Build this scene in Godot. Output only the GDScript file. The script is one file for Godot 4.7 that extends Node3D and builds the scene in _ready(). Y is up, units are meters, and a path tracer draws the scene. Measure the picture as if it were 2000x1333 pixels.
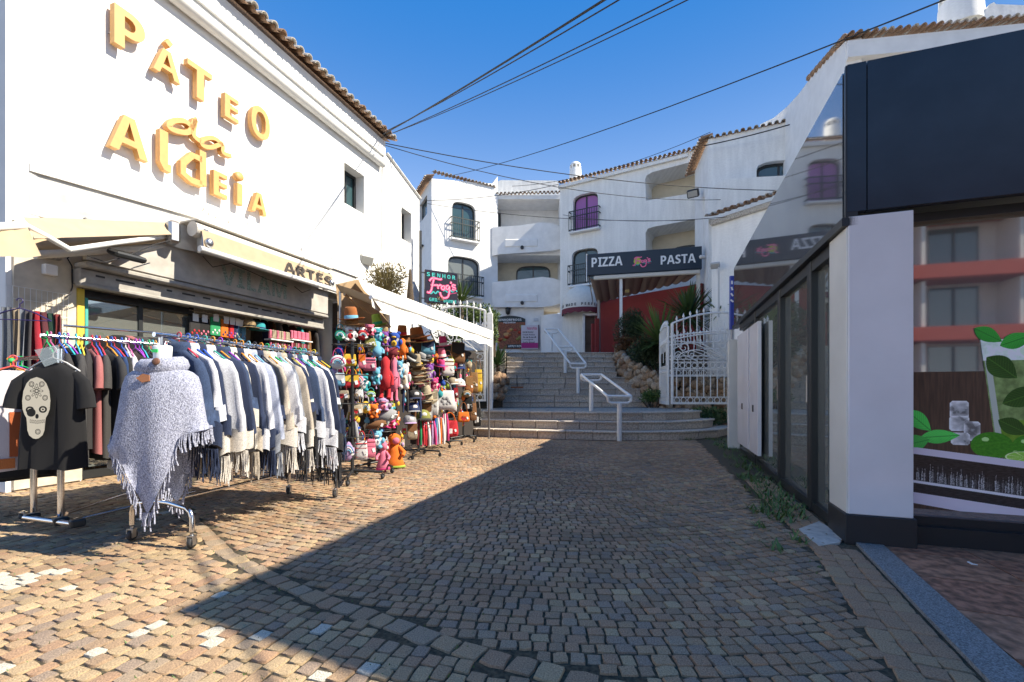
extends Node3D
# A sunny courtyard: clothes stall on one side, shop front on the other, stairs up to white apartment houses.
const FOC := 870.0
const CX := 1000.0
const CY := 765.0
const EYE := 1.1
var M := {}
var counts := {}
var rng := RandomNumberGenerator.new()
var leaf_mesh: ArrayMesh

class Shape:
	var st := SurfaceTool.new()
	var n := 0
	func _init() -> void:
		st.begin(Mesh.PRIMITIVE_TRIANGLES)
		st.set_smooth_group(-1)
	func smooth(on := true) -> Shape:
		st.set_smooth_group(0 if on else -1)
		return self
	func col(c: Color) -> Shape:
		st.set_color(c)
		return self
	func tri(a: Vector3, b: Vector3, c: Vector3) -> void:
		st.add_vertex(a); st.add_vertex(c); st.add_vertex(b)
	func quad(a: Vector3, b: Vector3, c: Vector3, d: Vector3) -> void:
		tri(a, b, c); tri(a, c, d)
	func quv(a: Vector3, b: Vector3, c: Vector3, d: Vector3) -> void:
		var v := [a, b, c, d]
		var t := [Vector2(0, 1), Vector2(1, 1), Vector2(1, 0), Vector2(0, 0)]
		for i in [0, 2, 1, 0, 3, 2]:
			st.set_uv(t[i]); st.add_vertex(v[i])
	func box(c: Vector3, s: Vector3, bs := Basis.IDENTITY, bev := 0.0) -> Shape:
		var h := s * 0.5
		var b := minf(bev, minf(h.x, minf(h.y, h.z)) * 0.9)
		for ax in 3:
			var u := (ax + 1) % 3
			var w := (ax + 2) % 3
			for sg in [-1.0, 1.0]:
				var q := []
				for k in [[-1, -1], [1, -1], [1, 1], [-1, 1]]:
					var p := Vector3.ZERO
					p[ax] = h[ax] * sg; p[u] = (h[u] - b) * k[0]; p[w] = (h[w] - b) * k[1]
					q.append(c + bs * p)
				if sg > 0: quad(q[0], q[1], q[2], q[3])
				else: quad(q[3], q[2], q[1], q[0])
			if b > 0.0:
				for s1 in [-1.0, 1.0]:
					for s2 in [-1.0, 1.0]:
						var e := []
						for k in [[0, -1], [1, -1], [1, 1], [0, 1]]:
							var p := Vector3.ZERO
							p[ax] = (h[ax] - b) * k[1]
							p[u] = (h[u] - (b if k[0] == 1 else 0.0)) * s1
							p[w] = (h[w] - (b if k[0] == 0 else 0.0)) * s2
							e.append(c + bs * p)
						if s1 * s2 < 0: quad(e[0], e[1], e[2], e[3])
						else: quad(e[3], e[2], e[1], e[0])
		if b > 0.0:
			for sx in [-1.0, 1.0]:
				for sy in [-1.0, 1.0]:
					for sz in [-1.0, 1.0]:
						var k := Vector3(sx, sy, sz)
						var a1 := c + bs * (Vector3(h.x, h.y - b, h.z - b) * k)
						var a2 := c + bs * (Vector3(h.x - b, h.y, h.z - b) * k)
						var a3 := c + bs * (Vector3(h.x - b, h.y - b, h.z) * k)
						if sx * sy * sz > 0: tri(a1, a2, a3)
						else: tri(a3, a2, a1)
		return self
	func tube(pts: Array, rad, sides := 8, caps := true, flat := 1.0) -> Shape:
		smooth()
		var rings := []
		var up := Vector3.ZERO
		for i in pts.size():
			var t: Vector3 = (pts[mini(i + 1, pts.size() - 1)] - pts[maxi(i - 1, 0)])
			t = t.normalized() if t.length() > 1e-6 else Vector3.UP
			if up == Vector3.ZERO: up = t.cross(Vector3.UP if absf(t.y) < 0.9 else Vector3.RIGHT).normalized()
			up = (up - t * up.dot(t)).normalized()
			var sd := t.cross(up)
			var r: float = rad[i] if rad is Array else rad
			var ring := []
			for k in sides:
				var an := TAU * k / sides
				ring.append(pts[i] + (up * cos(an) * flat + sd * sin(an)) * r)
			rings.append(ring)
		grid(rings, true)
		if caps:
			smooth(false)
			for e in [0, pts.size() - 1]:
				for k in range(1, sides - 1):
					if e == 0: tri(rings[e][0], rings[e][k + 1], rings[e][k])
					else: tri(rings[e][0], rings[e][k], rings[e][k + 1])
		smooth(false)
		return self
	func grid(rows: Array, wrap := false) -> Shape:
		for i in rows.size() - 1:
			var a: Array = rows[i]
			var b: Array = rows[i + 1]
			var m := a.size()
			for k in (m if wrap else m - 1):
				quad(a[k], a[(k + 1) % m], b[(k + 1) % m], b[k])
		return self
	func lathe(prof: Array, sides := 16, xf := Transform3D.IDENTITY, sx := 1.0, sz := 1.0) -> Shape:
		smooth()
		var rows := []
		for p in prof:
			var r := []
			for k in sides:
				var an := -TAU * k / sides
				r.append(xf * Vector3(cos(an) * p.x * sx, p.y, sin(an) * p.x * sz))
			rows.append(r)
		grid(rows, true)
		return smooth(false)
	func ball(c: Vector3, r: Vector3, sides := 12, rows := 7, bs := Basis.IDENTITY) -> Shape:
		var pr := []
		for i in rows + 1:
			var a := PI * i / rows - PI / 2
			pr.append(Vector2(maxf(cos(a), 0.001), sin(a)))
		return lathe(pr, sides, Transform3D(bs * Basis.from_scale(r), c))
	func prism(poly: PackedVector2Array, z0: float, z1: float, xf := Transform3D.IDENTITY) -> Shape:
		var pl := poly
		if Geometry2D.is_polygon_clockwise(pl): pl.reverse()
		var ix := Geometry2D.triangulate_polygon(pl)
		var v := func(i: int, z: float) -> Vector3: return xf * Vector3(pl[i].x, pl[i].y, z)
		for i in range(0, ix.size(), 3):
			var a := ix[i]; var b := ix[i + 1]; var c := ix[i + 2]
			if (pl[b] - pl[a]).cross(pl[c] - pl[a]) < 0:
				var t := b; b = c; c = t
			tri(v.call(a, z1), v.call(b, z1), v.call(c, z1))
			tri(v.call(a, z0), v.call(c, z0), v.call(b, z0))
		for i in pl.size():
			var j := (i + 1) % pl.size()
			quad(v.call(i, z0), v.call(j, z0), v.call(j, z1), v.call(i, z1))
		return self
	func made() -> ArrayMesh:
		st.generate_normals()
		return st.commit()

# ---- positions -------------------------------------------------------------
func px(x: float, y: float, d: float) -> Vector3:
	return Vector3((x - CX) * d / FOC, EYE - (y - CY) * d / FOC, -d)
func gp(x: float, y: float, h := 0.0) -> Vector3:
	return px(x, y, FOC * (EYE - h) / (y - CY))
func frame(a: Vector2, b: Vector2) -> Transform3D:
	var x := Vector3(b.x - a.x, 0, -(b.y - a.y)).normalized()
	return Transform3D(Basis(x, Vector3.UP, x.cross(Vector3.UP)), Vector3(a.x, 0, -a.y))
func hit(f: Transform3D, x: float, y: float, w := 0.0) -> Vector3:
	var o := f.affine_inverse() * Vector3(0, EYE, 0)
	var d := f.basis.inverse() * Vector3((x - CX) / FOC, -(y - CY) / FOC, -1)
	return o + d * ((w - o.z) / d.z)
func xz(v: Vector2, y := 0.0) -> Vector3:
	return Vector3(v.x, y, -v.y)

# ---- scene tree ------------------------------------------------------------
func numbered(n: String) -> String:
	counts[n] = counts.get(n, -1) + 1
	return n if counts[n] == 0 else "%s_%03d" % [n, counts[n]]
func tag(o: Node, label: String, category: String, group := "") -> Node:
	o.set_meta("label", label); o.set_meta("category", category)
	if group: o.set_meta("group", group)
	return o
func thing(called: String, label: String, category: String, xf := Transform3D.IDENTITY, group := "") -> Node3D:
	var o := Node3D.new()
	o.name = numbered(called); add_child(o); o.transform = xf
	tag(o, label, category, group)
	return o
func part(called: String, s, mt: Material, parent: Node3D, xf := Transform3D.IDENTITY) -> MeshInstance3D:
	var o := MeshInstance3D.new()
	o.name = called
	o.mesh = s.made() if s is Shape else s
	o.material_override = mt
	o.transform = xf
	parent.add_child(o, true)
	return o
func solo(called: String, s, mt: Material, label: String, category: String, xf := Transform3D.IDENTITY, group := "") -> MeshInstance3D:
	var o := part(numbered(called), s, mt, self, xf)
	tag(o, label, category, group)
	return o
func setting(called: String, s, mt: Material, xf := Transform3D.IDENTITY) -> MeshInstance3D:
	var o := part(called, s, mt, self, xf)
	o.set_meta("kind", "structure")
	return o
func csg(called: String, parent: Node3D, xf: Transform3D, outline: PackedVector2Array, thick: float, cuts: Array, mt: Material) -> CSGCombiner3D:
	var c := CSGCombiner3D.new()
	c.name = called; c.transform = xf
	var p := CSGPolygon3D.new()
	p.polygon = outline; p.depth = thick; p.material = mt
	c.add_child(p)
	for k in cuts:
		var q := CSGPolygon3D.new()
		q.polygon = k[0]; q.depth = k[1] + 0.1; q.position.z = 0.1; q.material = mt
		q.operation = CSGShape3D.OPERATION_SUBTRACTION
		c.add_child(q)
	parent.add_child(c, true)
	return c
func rect(u0: float, v0: float, u1: float, v1: float) -> PackedVector2Array:
	return PackedVector2Array([Vector2(u0, v0), Vector2(u1, v0), Vector2(u1, v1), Vector2(u0, v1)])
func arch(u0: float, v0: float, u1: float, v1: float, rise: float, n := 12) -> PackedVector2Array:
	var p := PackedVector2Array([Vector2(u0, v0), Vector2(u1, v0)])
	var c := (u0 + u1) / 2
	var h := (u1 - u0) / 2
	for i in n + 1:
		var a := PI * i / n
		var e := 0.62
		p.append(Vector2(c + h * signf(cos(a)) * pow(absf(cos(a)), e), v1 - rise + rise * pow(sin(a), e)))
	return p
func rounded(u0: float, v0: float, u1: float, v1: float, r: float) -> PackedVector2Array:
	var p := PackedVector2Array()
	for q in [[u1 - r, v0 + r, -90.0], [u1 - r, v1 - r, 0.0], [u0 + r, v1 - r, 90.0], [u0 + r, v0 + r, 180.0]]:
		for i in 5:
			var a := deg_to_rad(q[2] + i * 22.5)
			p.append(Vector2(q[0] + r * cos(a), q[1] + r * sin(a)))
	return p
func text(s: String, size: float, depth: float, bold := true, serif := false) -> TextMesh:
	var t := TextMesh.new()
	var f := SystemFont.new()
	f.font_names = PackedStringArray(["Droid Serif" if serif else "Droid Sans"])
	f.font_weight = 700 if bold else 400
	t.font = f; t.text = s; t.font_size = 48; t.pixel_size = size / 48.0; t.depth = depth; t.curve_step = 1.0
	return t
func lettering(called: String, s: String, mt: Material, parent: Node3D, f: Transform3D, u0: float, v0: float, u1: float, v1: float, w: float, depth := 0.01, bold := true, serif := false) -> MeshInstance3D:
	var t := text(s, 1.0, depth, bold, serif)
	var b := t.get_aabb()
	var k := Vector3((u1 - u0) / maxf(b.size.x, 0.001), (v1 - v0) / maxf(b.size.y, 0.001), 1)
	var l := Transform3D(Basis.from_scale(k), Vector3(u0 - b.position.x * k.x, v0 - b.position.y * k.y, w))
	return part(called, t, mt, parent, f * l)

# ---- materials -------------------------------------------------------------
func lin(r: float, g: float, b: float) -> Color:
	return Color(r, g, b).linear_to_srgb()
func noise_image(sz: int, freq: float, oct: int, sd: int, lo: float, hi: float, type := FastNoiseLite.TYPE_SIMPLEX_SMOOTH) -> Image:
	var n := FastNoiseLite.new()
	n.seed = sd; n.frequency = freq; n.noise_type = type
	n.fractal_octaves = oct
	n.cellular_return_type = FastNoiseLite.RETURN_DISTANCE
	var im := n.get_seamless_image(sz, sz, false, false, 0.12)
	im.convert(Image.FORMAT_RGB8)
	var d := im.get_data()
	for i in d.size():
		d[i] = int(clampf(lo + (hi - lo) * d[i] / 255.0, 0.0, 1.0) * 255.0)
	return Image.create_from_data(sz, sz, false, Image.FORMAT_RGB8, d)
func tex(im: Image) -> ImageTexture:
	im.generate_mipmaps()
	return ImageTexture.create_from_image(im)
func normal_of(im: Image, k: float) -> ImageTexture:
	var c: Image = im.duplicate()
	c.clear_mipmaps()
	c.convert(Image.FORMAT_RGBA8)
	c.bump_map_to_normal_map(k)
	return tex(c)
func mat(c: Color, rough := 0.8, metal := 0.0) -> StandardMaterial3D:
	var m := StandardMaterial3D.new()
	m.albedo_color = c; m.roughness = rough; m.metallic = metal
	m.cull_mode = BaseMaterial3D.CULL_DISABLED
	return m
func surf(c: Color, rough: float, t: Texture2D, nt: Texture2D, scale: float, depth := 1.0, world := true) -> StandardMaterial3D:
	var m := mat(c, rough)
	m.albedo_texture = t
	if nt:
		m.normal_enabled = true; m.normal_texture = nt; m.normal_scale = depth
	m.uv1_triplanar = true
	m.uv1_world_triplanar = world
	m.uv1_scale = Vector3.ONE * scale
	return m
func glass(c: Color, a: float) -> StandardMaterial3D:
	var m := mat(c, 0.02)
	m.transparency = BaseMaterial3D.TRANSPARENCY_ALPHA
	m.albedo_color = Color(c.r, c.g, c.b, a)
	m.metallic_specular = 0.6
	return m
func make_materials() -> void:
	var fine := noise_image(256, 0.09, 4, 3, 0.72, 1.12)
	var coarse := noise_image(512, 0.012, 5, 5, 0.93, 1.0)
	var grit := noise_image(256, 0.22, 3, 8, 0.62, 1.1)
	var blotch := noise_image(512, 0.02, 5, 11, 0.55, 1.15)
	var mottle := noise_image(512, 0.015, 5, 17, 0.84, 1.04)
	var knit_im := Image.create(128, 128, false, Image.FORMAT_RGB8)
	rng.seed = 5
	for y in 128:
		for x in 128:
			var v := 0.62 + 0.38 * absf(sin(PI * x / 8.0)) * (0.6 + 0.4 * absf(sin(PI * (y + 4.0 * absf(fposmod(x / 8.0, 2.0) - 1.0)) / 8.0)))
			v *= rng.randf_range(0.72, 1.0)
			knit_im.set_pixel(x, y, Color(v, v, v))
	var tf := tex(fine); var tc := tex(coarse); var tg := tex(grit); var tb := tex(blotch); var tk := tex(knit_im)
	var nf := normal_of(fine, 4.0); var nc := normal_of(coarse, 6.0); var ng := normal_of(grit, 3.0); var nk := normal_of(knit_im, 6.0); var nb := normal_of(blotch, 5.0)
	M.tf = tf; M.tc = tc; M.tg = tg; M.tb = tb; M.nf = nf; M.nc = nc; M.ng = ng; M.tk = tk; M.nk = nk
	M.tm = tex(mottle)
	var hz := Image.create(128, 128, false, Image.FORMAT_RGB8)
	for y in 128:
		for x in 128:
			var v := clampf(rng.randf_range(.55, 1.1), 0, 1)
			hz.set_pixel(x, y, Color(v, v, v))
	M.th = tex(hz); M.nh = normal_of(hz, 2.0)
	var hh := Image.create(128, 128, false, Image.FORMAT_RGB8)
	for y in 128:
		for x in 128:
			var v := clampf(rng.randf_range(.35, 1.2), .4, 1)
			hh.set_pixel(x, y, Color(v, v, minf(1, v * 1.06)))
	M.heather = surf(lin(.55, .575, .68), 1.0, tex(hh), normal_of(hh, 2.0), 2.6, .7, false)
	M.plaster = surf(lin(.86, .85, .83), .9, tc, nc, .35, .35)
	var streak := Image.create(512, 512, false, Image.FORMAT_RGB8)
	var sn := FastNoiseLite.new()
	sn.seed = 23; sn.frequency = .02; sn.fractal_octaves = 4
	for y in 512:
		for x in 512:
			var wx := minf(x, 511 - x) * 1.0
			var wy := minf(y, 511 - y) * .18
			var v := clampf(.965 + .07 * sn.get_noise_2d(wx * 1.3, wy) + .04 * sn.get_noise_2d(wx * 4.0 + 900, wy * 30.0), .72, 1.0)
			streak.set_pixel(x, y, Color(v, v, v * .99))
	M.plaster_old = surf(lin(.86, .85, .83), .92, tex(streak), nb, .3, .3)
	M.cream_wall = surf(lin(.66, .58, .44), .9, tc, nc, .5, .3)
	M.pier = surf(lin(.64, .57, .46), .9, M.tm, nf, .6, .3)
	M.tile = surf(lin(.42, .27, .175), .9, tb, nf, 3.0, .8)
	M.tile_pale = surf(lin(.62, .58, .52), .9, tb, nf, 2.2, .8)
	M.gutter = surf(lin(.72, .72, .70), .55, tc, null, .8)
	M.letter = surf(lin(.66, .36, .12), .55, tc, null, 1.5)
	M.stone_var = []
	for c in [[.48, .325, .19], [.44, .295, .175], [.39, .265, .165], [.51, .37, .215], [.43, .27, .165], [.35, .26, .19], [.46, .285, .17], [.40, .30, .205]]:
		M.stone_var.append(surf(lin(c[0], c[1], c[2]), .82, tg, ng, 2.1, .8))
	M.stone_white = surf(lin(.62, .58, .48), .8, tg, ng, 2.1, .8)
	M.cobble = surf(Color.WHITE, .82, tg, ng, 2.1, .8)
	M.cobble.vertex_color_use_as_albedo = true
	M.earth = surf(lin(.095, .076, .046), 1.0, tb, nf, 3.0, 1.0)
	M.paving = surf(lin(.30, .26, .21), .9, tb, nf, 1.1, .8)
	M.granite = surf(lin(.30, .31, .315), .7, M.th, null, 2.0, .3)
	M.slab = surf(lin(.40, .385, .35), .8, tb, nf, .9, .4)
	M.step = surf(lin(.56, .485, .41), .85, tf, nf, .8, .4)
	M.step_b = surf(lin(.49, .43, .37), .85, tf, nf, 1.1, .4)
	M.step_c = surf(lin(.60, .52, .43), .85, tf, nf, .7, .4)
	M.rubble = []
	for c in [[.42, .28, .17], [.48, .36, .25], [.36, .22, .13], [.52, .43, .33]]:
		M.rubble.append(surf(lin(c[0], c[1], c[2]), .9, tb, nb, 2.4, 1.2))
	M.red_wall = surf(lin(.25, .032, .03), .85, tc, nc, .5, .3)
	M.dark = mat(lin(.02, .02, .022), .5)
	M.black_metal = mat(lin(.018, .02, .022), .4)
	M.iron = mat(lin(.02, .03, .032), .5)
	M.white_metal = surf(lin(.78, .78, .76), .45, tc, null, 2.0)
	M.white = mat(lin(.8, .8, .79), .5)
	M.chrome = mat(lin(.72, .72, .74), .16, 1.0)
	M.steel = mat(lin(.45, .46, .48), .35, 1.0)
	M.rubber = mat(lin(.03, .03, .033), .7)
	M.awning = surf(lin(.46, .355, .235), .9, tc, null, 1.0)
	M.awning.backlight = lin(.22, .16, .09)
	M.awning_white = surf(lin(.80, .77, .70), .9, tc, null, .9)
	M.awning_white.backlight = lin(.40, .30, .18)
	M.awning_case = surf(lin(.66, .62, .55), .6, tc, null, 1.4)
	M.sign_board = surf(lin(.47, .44, .40), .7, M.tm, null, .6)
	M.shutter = surf(lin(.36, .34, .31), .6, M.tm, nf, .9, .15)
	M.fascia_side = mat(lin(.30, .31, .33), .04, .75)
	M.fascia_front = surf(lin(.022, .036, .055), .25, M.tm, nc, .3, .04)
	M.panel_white = surf(lin(.80, .77, .79), .16, tc, nc, .25, .03)
	M.panel_cream = surf(lin(.76, .75, .70), .2, tc, null, .3)
	M.dark_glass = glass(lin(.42, .46, .44), .80)
	M.dark_glass.metallic = .75
	M.house_glass = mat(lin(.035, .075, .085), .05)
	M.house_glass.metallic_specular = 0.9
	M.curtain = mat(lin(.55, .56, .55), .9)
	M.terracotta = surf(lin(.42, .19, .115), .6, tb, nf, 1.2, .3)
	M.terracotta_b = surf(lin(.46, .23, .14), .6, tb, nf, 1.0, .3)
	M.wire = mat(lin(.02, .02, .022), .7)
	M.foliage = []
	for c in [[.085, .15, .035], [.05, .10, .028], [.11, .16, .04]]:
		var f := mat(lin(c[0], c[1], c[2]), .6)
		f.backlight = lin(c[0] * 1.5, c[1] * 1.6, c[2])
		M.foliage.append(f)
	M.foliage_dark = mat(lin(.03, .055, .02), .6)
	M.dry = mat(lin(.21, .17, .07), .8)
	M.bark = surf(lin(.12, .085, .055), .95, tb, nf, 4.0, 1.0)
func paint(r: float, g: float, b: float, rough := .6) -> StandardMaterial3D:
	var k := "p%.3f_%.3f_%.3f_%.2f" % [r, g, b, rough]
	if not M.has(k): M[k] = mat(lin(r, g, b), rough)
	return M[k]
func cloth(r: float, g: float, b: float) -> StandardMaterial3D:
	var k := "c%.3f_%.3f_%.3f" % [r, g, b]
	if not M.has(k):
		var m := surf(lin(r, g, b), .95, M.tf, M.nf, 7.0, .4, false)
		m.rim_enabled = true; m.rim = .12
		M[k] = m
	return M[k]
func knit(r: float, g: float, b: float) -> StandardMaterial3D:
	var k := "k%.3f_%.3f_%.3f" % [r, g, b]
	if not M.has(k):
		var m := surf(lin(minf(r * 1.2, .85), minf(g * 1.2, .85), minf(b * 1.2, .88)), 1.0, M.th, M.nh, 4.3, .6, false)
		m.rim_enabled = true; m.rim = .15
		M[k] = m
	return M[k]

func _ready() -> void:
	# camera
	var cam := Camera3D.new()
	cam.name = "camera"
	add_child(cam)
	cam.position = Vector3(0, EYE, 0)
	cam.set_frustum(1333.0 / FOC * 0.05, Vector2(0, 98.5 / FOC * 0.05), 0.05, 400.0)
	cam.current = true
	# sky, exposure
	var we := WorldEnvironment.new()
	we.name = "world_environment"
	var env := Environment.new()
	env.background_mode = Environment.BG_SKY
	var sk := ProceduralSkyMaterial.new()
	sk.sky_top_color = lin(.004, .070, .22)
	sk.sky_horizon_color = lin(.68, .74, .76)
	sk.sky_curve = .15
	sk.ground_bottom_color = lin(.22, .19, .16)
	sk.ground_horizon_color = lin(.34, .36, .38)
	sk.sun_angle_max = 8.0
	sk.energy_multiplier = 1.0
	env.sky = Sky.new()
	env.sky.sky_material = sk
	env.tonemap_mode = Environment.TONE_MAPPER_LINEAR
	env.tonemap_exposure = 3.2
	env.sdfgi_enabled = true; env.ssao_enabled = true; env.ssil_enabled = true
	we.environment = env
	add_child(we)
	# sun
	var sun := DirectionalLight3D.new()
	sun.name = "sun"
	sun.light_color = Color(1.0, .96, .88)
	sun.light_energy = 1.05
	sun.light_angular_distance = .5
	sun.shadow_enabled = true
	add_child(sun)
	sun.look_at_from_position(Vector3.ZERO, Vector3(-1.033, -1.0, -.16), Vector3.UP)
	make_materials()
	build_ground()
	build_left_house()
	build_shop_front()
	build_right_store()
	build_stairs()
	build_far_houses()
	build_gates()
	build_stall()
	build_racks()
	build_goods()
	build_plants()
	build_details()

# ---- ground ----------------------------------------------------------------
func lerp_table(t: Array, x: float) -> float:
	if x <= t[0][0]: return t[0][1]
	for i in t.size() - 1:
		if x <= t[i + 1][0]: return lerpf(t[i][1], t[i + 1][1], (x - t[i][0]) / (t[i + 1][0] - t[i][0]))
	return t[-1][1]
var band_line := [[-6.0, 14.0], [-4.5, 6.4], [-3.6, 4.9], [-3.0, 4.07], [-2.46, 3.54], [-1.96, 3.04], [-1.35, 2.586], [-.966, 2.334], [-.587, 2.127], [-.267, 1.933], [0.0, 1.806], [.198, 1.724], [.6, 1.56], [1.2, 1.36], [1.8, 1.1]]
func right_limit(d: float) -> float:
	return .742 + .444 * d if d < 3.0 else minf(1.36 + .363 * d, 2.07 + (d - 3.0) * .30)
func cobble_mesh(sd: int) -> ArrayMesh:
	var r := RandomNumberGenerator.new()
	r.seed = sd
	var s := Shape.new()
	var out := []
	var mid := []
	var top := []
	for k in [[-1, -1], [0, -1], [1, -1], [1, 0], [1, 1], [0, 1], [-1, 1], [-1, 0]]:
		var c := Vector2(k[0], k[1]) * .5
		var e := absi(k[0]) + absi(k[1]) == 2
		c += Vector2(r.randf_range(-.055, .055), r.randf_range(-.055, .055))
		if e: c *= .97
		else: c *= 1.02
		out.append(Vector3(c.x * .96, -1.0, c.y * .96))
		mid.append(Vector3(c.x * .97, -.14 + r.randf_range(-.06, .03), c.y * .97))
		var q := c * (.915 + r.randf_range(-.025, .02))
		top.append(Vector3(q.x, r.randf_range(-.05, .02), q.y))
	s.smooth()
	for i in 8:
		var j := (i + 1) % 8
		s.quad(out[j], out[i], mid[i], mid[j])
		s.quad(mid[j], mid[i], top[i], top[j])
	s.smooth(false)
	var ce := Vector3(r.randf_range(-.1, .1), .02, r.randf_range(-.1, .1))
	for i in 8:
		s.tri(top[(i + 1) % 8], top[i], ce)
	return s.made()
func build_ground() -> void:
	var g := Node3D.new()
	g.name = "cobbled_ground"
	add_child(g)
	g.set_meta("kind", "structure")
	var e := Shape.new()
	e.quad(Vector3(-150, -.009, 60), Vector3(150, -.009, 60), Vector3(150, -.009, -150), Vector3(-150, -.009, -150))
	setting("ground", e, M.earth)
	rng.seed = 77
	var variants := []
	for i in 10: variants.append(cobble_mesh(100 + i))
	var all := []
	var ax := Vector2(.287, .958)
	var ac := Vector2(.958, -.287)
	# straight courses
	var t := -9.0
	while t < 4.0:
		var wd := rng.randf_range(.070, .086)
		var s := rng.randf_range(.4, .6)
		while s < 9.0:
			var ln := rng.randf_range(.066, .100)
			var p := ax * (s + ln * .5) + ac * (t + wd * .5 + .012 * sin(s * 2.3 + t))
			if p.y > .9 and p.y < 7.5 and p.x > -7.0 and p.x < 1.5 and p.y < lerp_table(band_line, p.x) - .085 and p.x < right_limit(p.y):
				all.append([p, Vector2(wd - .006, ln - .006), atan2(ax.x, ax.y) + rng.randf_range(-.07, .07), 0])
			s += ln
		t += wd
	# bowed courses
	t = .2
	while t < 12.0:
		var wd := rng.randf_range(.066, .082)
		var s := -7.0 + rng.randf_range(0.0, .1)
		while s < 5.0:
			var ln := rng.randf_range(.062, .094)
			var m := s + ln * .5
			var sl := clampf(.19 * (m - .5), -.55, .55)
			var dy := .095 * (m - .5) * (m - .5)
			if absf(m - .5) > 2.9: dy = .095 * 2.9 * 2.9 + .55 * (absf(m - .5) - 2.9)
			dy += .03 * sin(m * 1.7 + t * .9)
			var p := Vector2(m, t + dy)
			var lim := lerp_table(band_line, p.x)
			if p.y < 11.9 and p.y > lim + .095 and p.x < right_limit(p.y) - .03 and p.x > -6.2:
				all.append([p, Vector2(ln * sqrt(1 + sl * sl) - .007, wd / sqrt(1 + sl * sl) - .006), -atan(sl) * -1.0 + rng.randf_range(-.08, .08), 1])
			s += ln
		t += wd
	for c in all: c.append(c[0].y + absf(c[0].x) * .15 + (50.0 if absf(c[0].x) * FOC / c[0].y > 1010.0 or EYE * FOC / c[0].y > 575.0 else 0.0))
	all.sort_custom(func(a, b): return a[4] < b[4])
	var pal := [[.48, .325, .19], [.44, .295, .175], [.39, .265, .165], [.51, .37, .215], [.43, .27, .165], [.35, .26, .19], [.46, .285, .17], [.40, .30, .205]]
	var rest := []
	for i in variants.size(): rest.append([])
	var dn := FastNoiseLite.new()
	dn.seed = 12; dn.frequency = .55; dn.fractal_octaves = 3
	for i in all.size():
		var c: Array = all[i]
		var p: Vector2 = c[0]
		var b := Basis(Vector3.UP, c[2] if c[3] == 1 else -c[2])
		b = Basis(Vector3(rng.randf_range(-1, 1), 0, rng.randf_range(-1, 1)).normalized(), rng.randf_range(0, .025)) * b
		var xf := Transform3D(b * Basis.from_scale(Vector3(c[1].x, .05, c[1].y)), xz(p, rng.randf_range(-.004, .003)))
		var k := rng.randi() % 8
		if c[3] == 0 and rng.randf() < .45: k = [0, 3, 3, 1][rng.randi() % 4]
		if c[3] == 1 and rng.randf() < .35: k = [2, 5, 6, 4][rng.randi() % 4]
		var white: bool = c[3] == 0 and rng.randf() < (.03 if p.x > -2.1 and p.x < -.3 else .008)
		if p.x < -2.75 and p.y < 2.75 and c[3] == 0: white = rng.randf() < .5
		var v := rng.randi() % variants.size()
		if i < 300:
			part("cobble", variants[v], M.stone_white if white else M.stone_var[k], g, xf)
		else:
			var j := rng.randf_range(.80, 1.15) * (1.0 + .3 * dn.get_noise_2d(p.x, p.y))
			var cl := Color(.66, .61, .50) if white else Color(pal[k][0] * j, pal[k][1] * j, pal[k][2] * j)
			rest[v].append([xf, cl])
	var ms := Shape.new()
	for v in variants.size():
		var ar: Array = (variants[v] as ArrayMesh).surface_get_arrays(0)
		rest[v].push_front(ar)
	var verts := PackedVector3Array()
	var nors := PackedVector3Array()
	var cols := PackedColorArray()
	for v in variants.size():
		var ar: Array = rest[v][0]
		var vs: PackedVector3Array = ar[Mesh.ARRAY_VERTEX]
		var ns: PackedVector3Array = ar[Mesh.ARRAY_NORMAL]
		for q in range(1, rest[v].size()):
			var xf: Transform3D = rest[v][q][0]
			var nb := xf.basis.inverse().transposed()
			verts.append_array(xf * vs)
			nors.append_array(Transform3D(nb.scaled(Vector3.ONE * .08), Vector3.ZERO) * ns)
			var cc := PackedColorArray()
			cc.resize(vs.size()); cc.fill(rest[v][q][1])
			cols.append_array(cc)
	var arr := []
	arr.resize(Mesh.ARRAY_MAX)
	arr[Mesh.ARRAY_VERTEX] = verts; arr[Mesh.ARRAY_NORMAL] = nors; arr[Mesh.ARRAY_COLOR] = cols
	var am := ArrayMesh.new()
	am.add_surface_from_arrays(Mesh.PRIMITIVE_TRIANGLES, arr)
	var fld := part("cobble_field", am, M.cobble, g)
	fld.set_meta("kind", "stuff")
	# the curved band of larger stones
	var x := -3.7
	while x < 1.3:
		var d0 := lerp_table(band_line, x)
		var ln := rng.randf_range(.105, .155)
		var d1 := lerp_table(band_line, x + .1)
		var dir := Vector2(.1, d1 - d0).normalized()
		var p := Vector2(x, d0) + dir * ln * .5
		var b := Basis(Vector3.UP, atan2(dir.y, dir.x) + rng.randf_range(-.06, .06))
		part("border_stone", variants[rng.randi() % 10], M.stone_var[[0, 2, 1, 7, 3, 4][rng.randi() % 6]], g, Transform3D(b * Basis.from_scale(Vector3(ln - .008, .06, rng.randf_range(.095, .12))), xz(p, rng.randf_range(-.002, .004))))
		x += dir.x * ln
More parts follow.
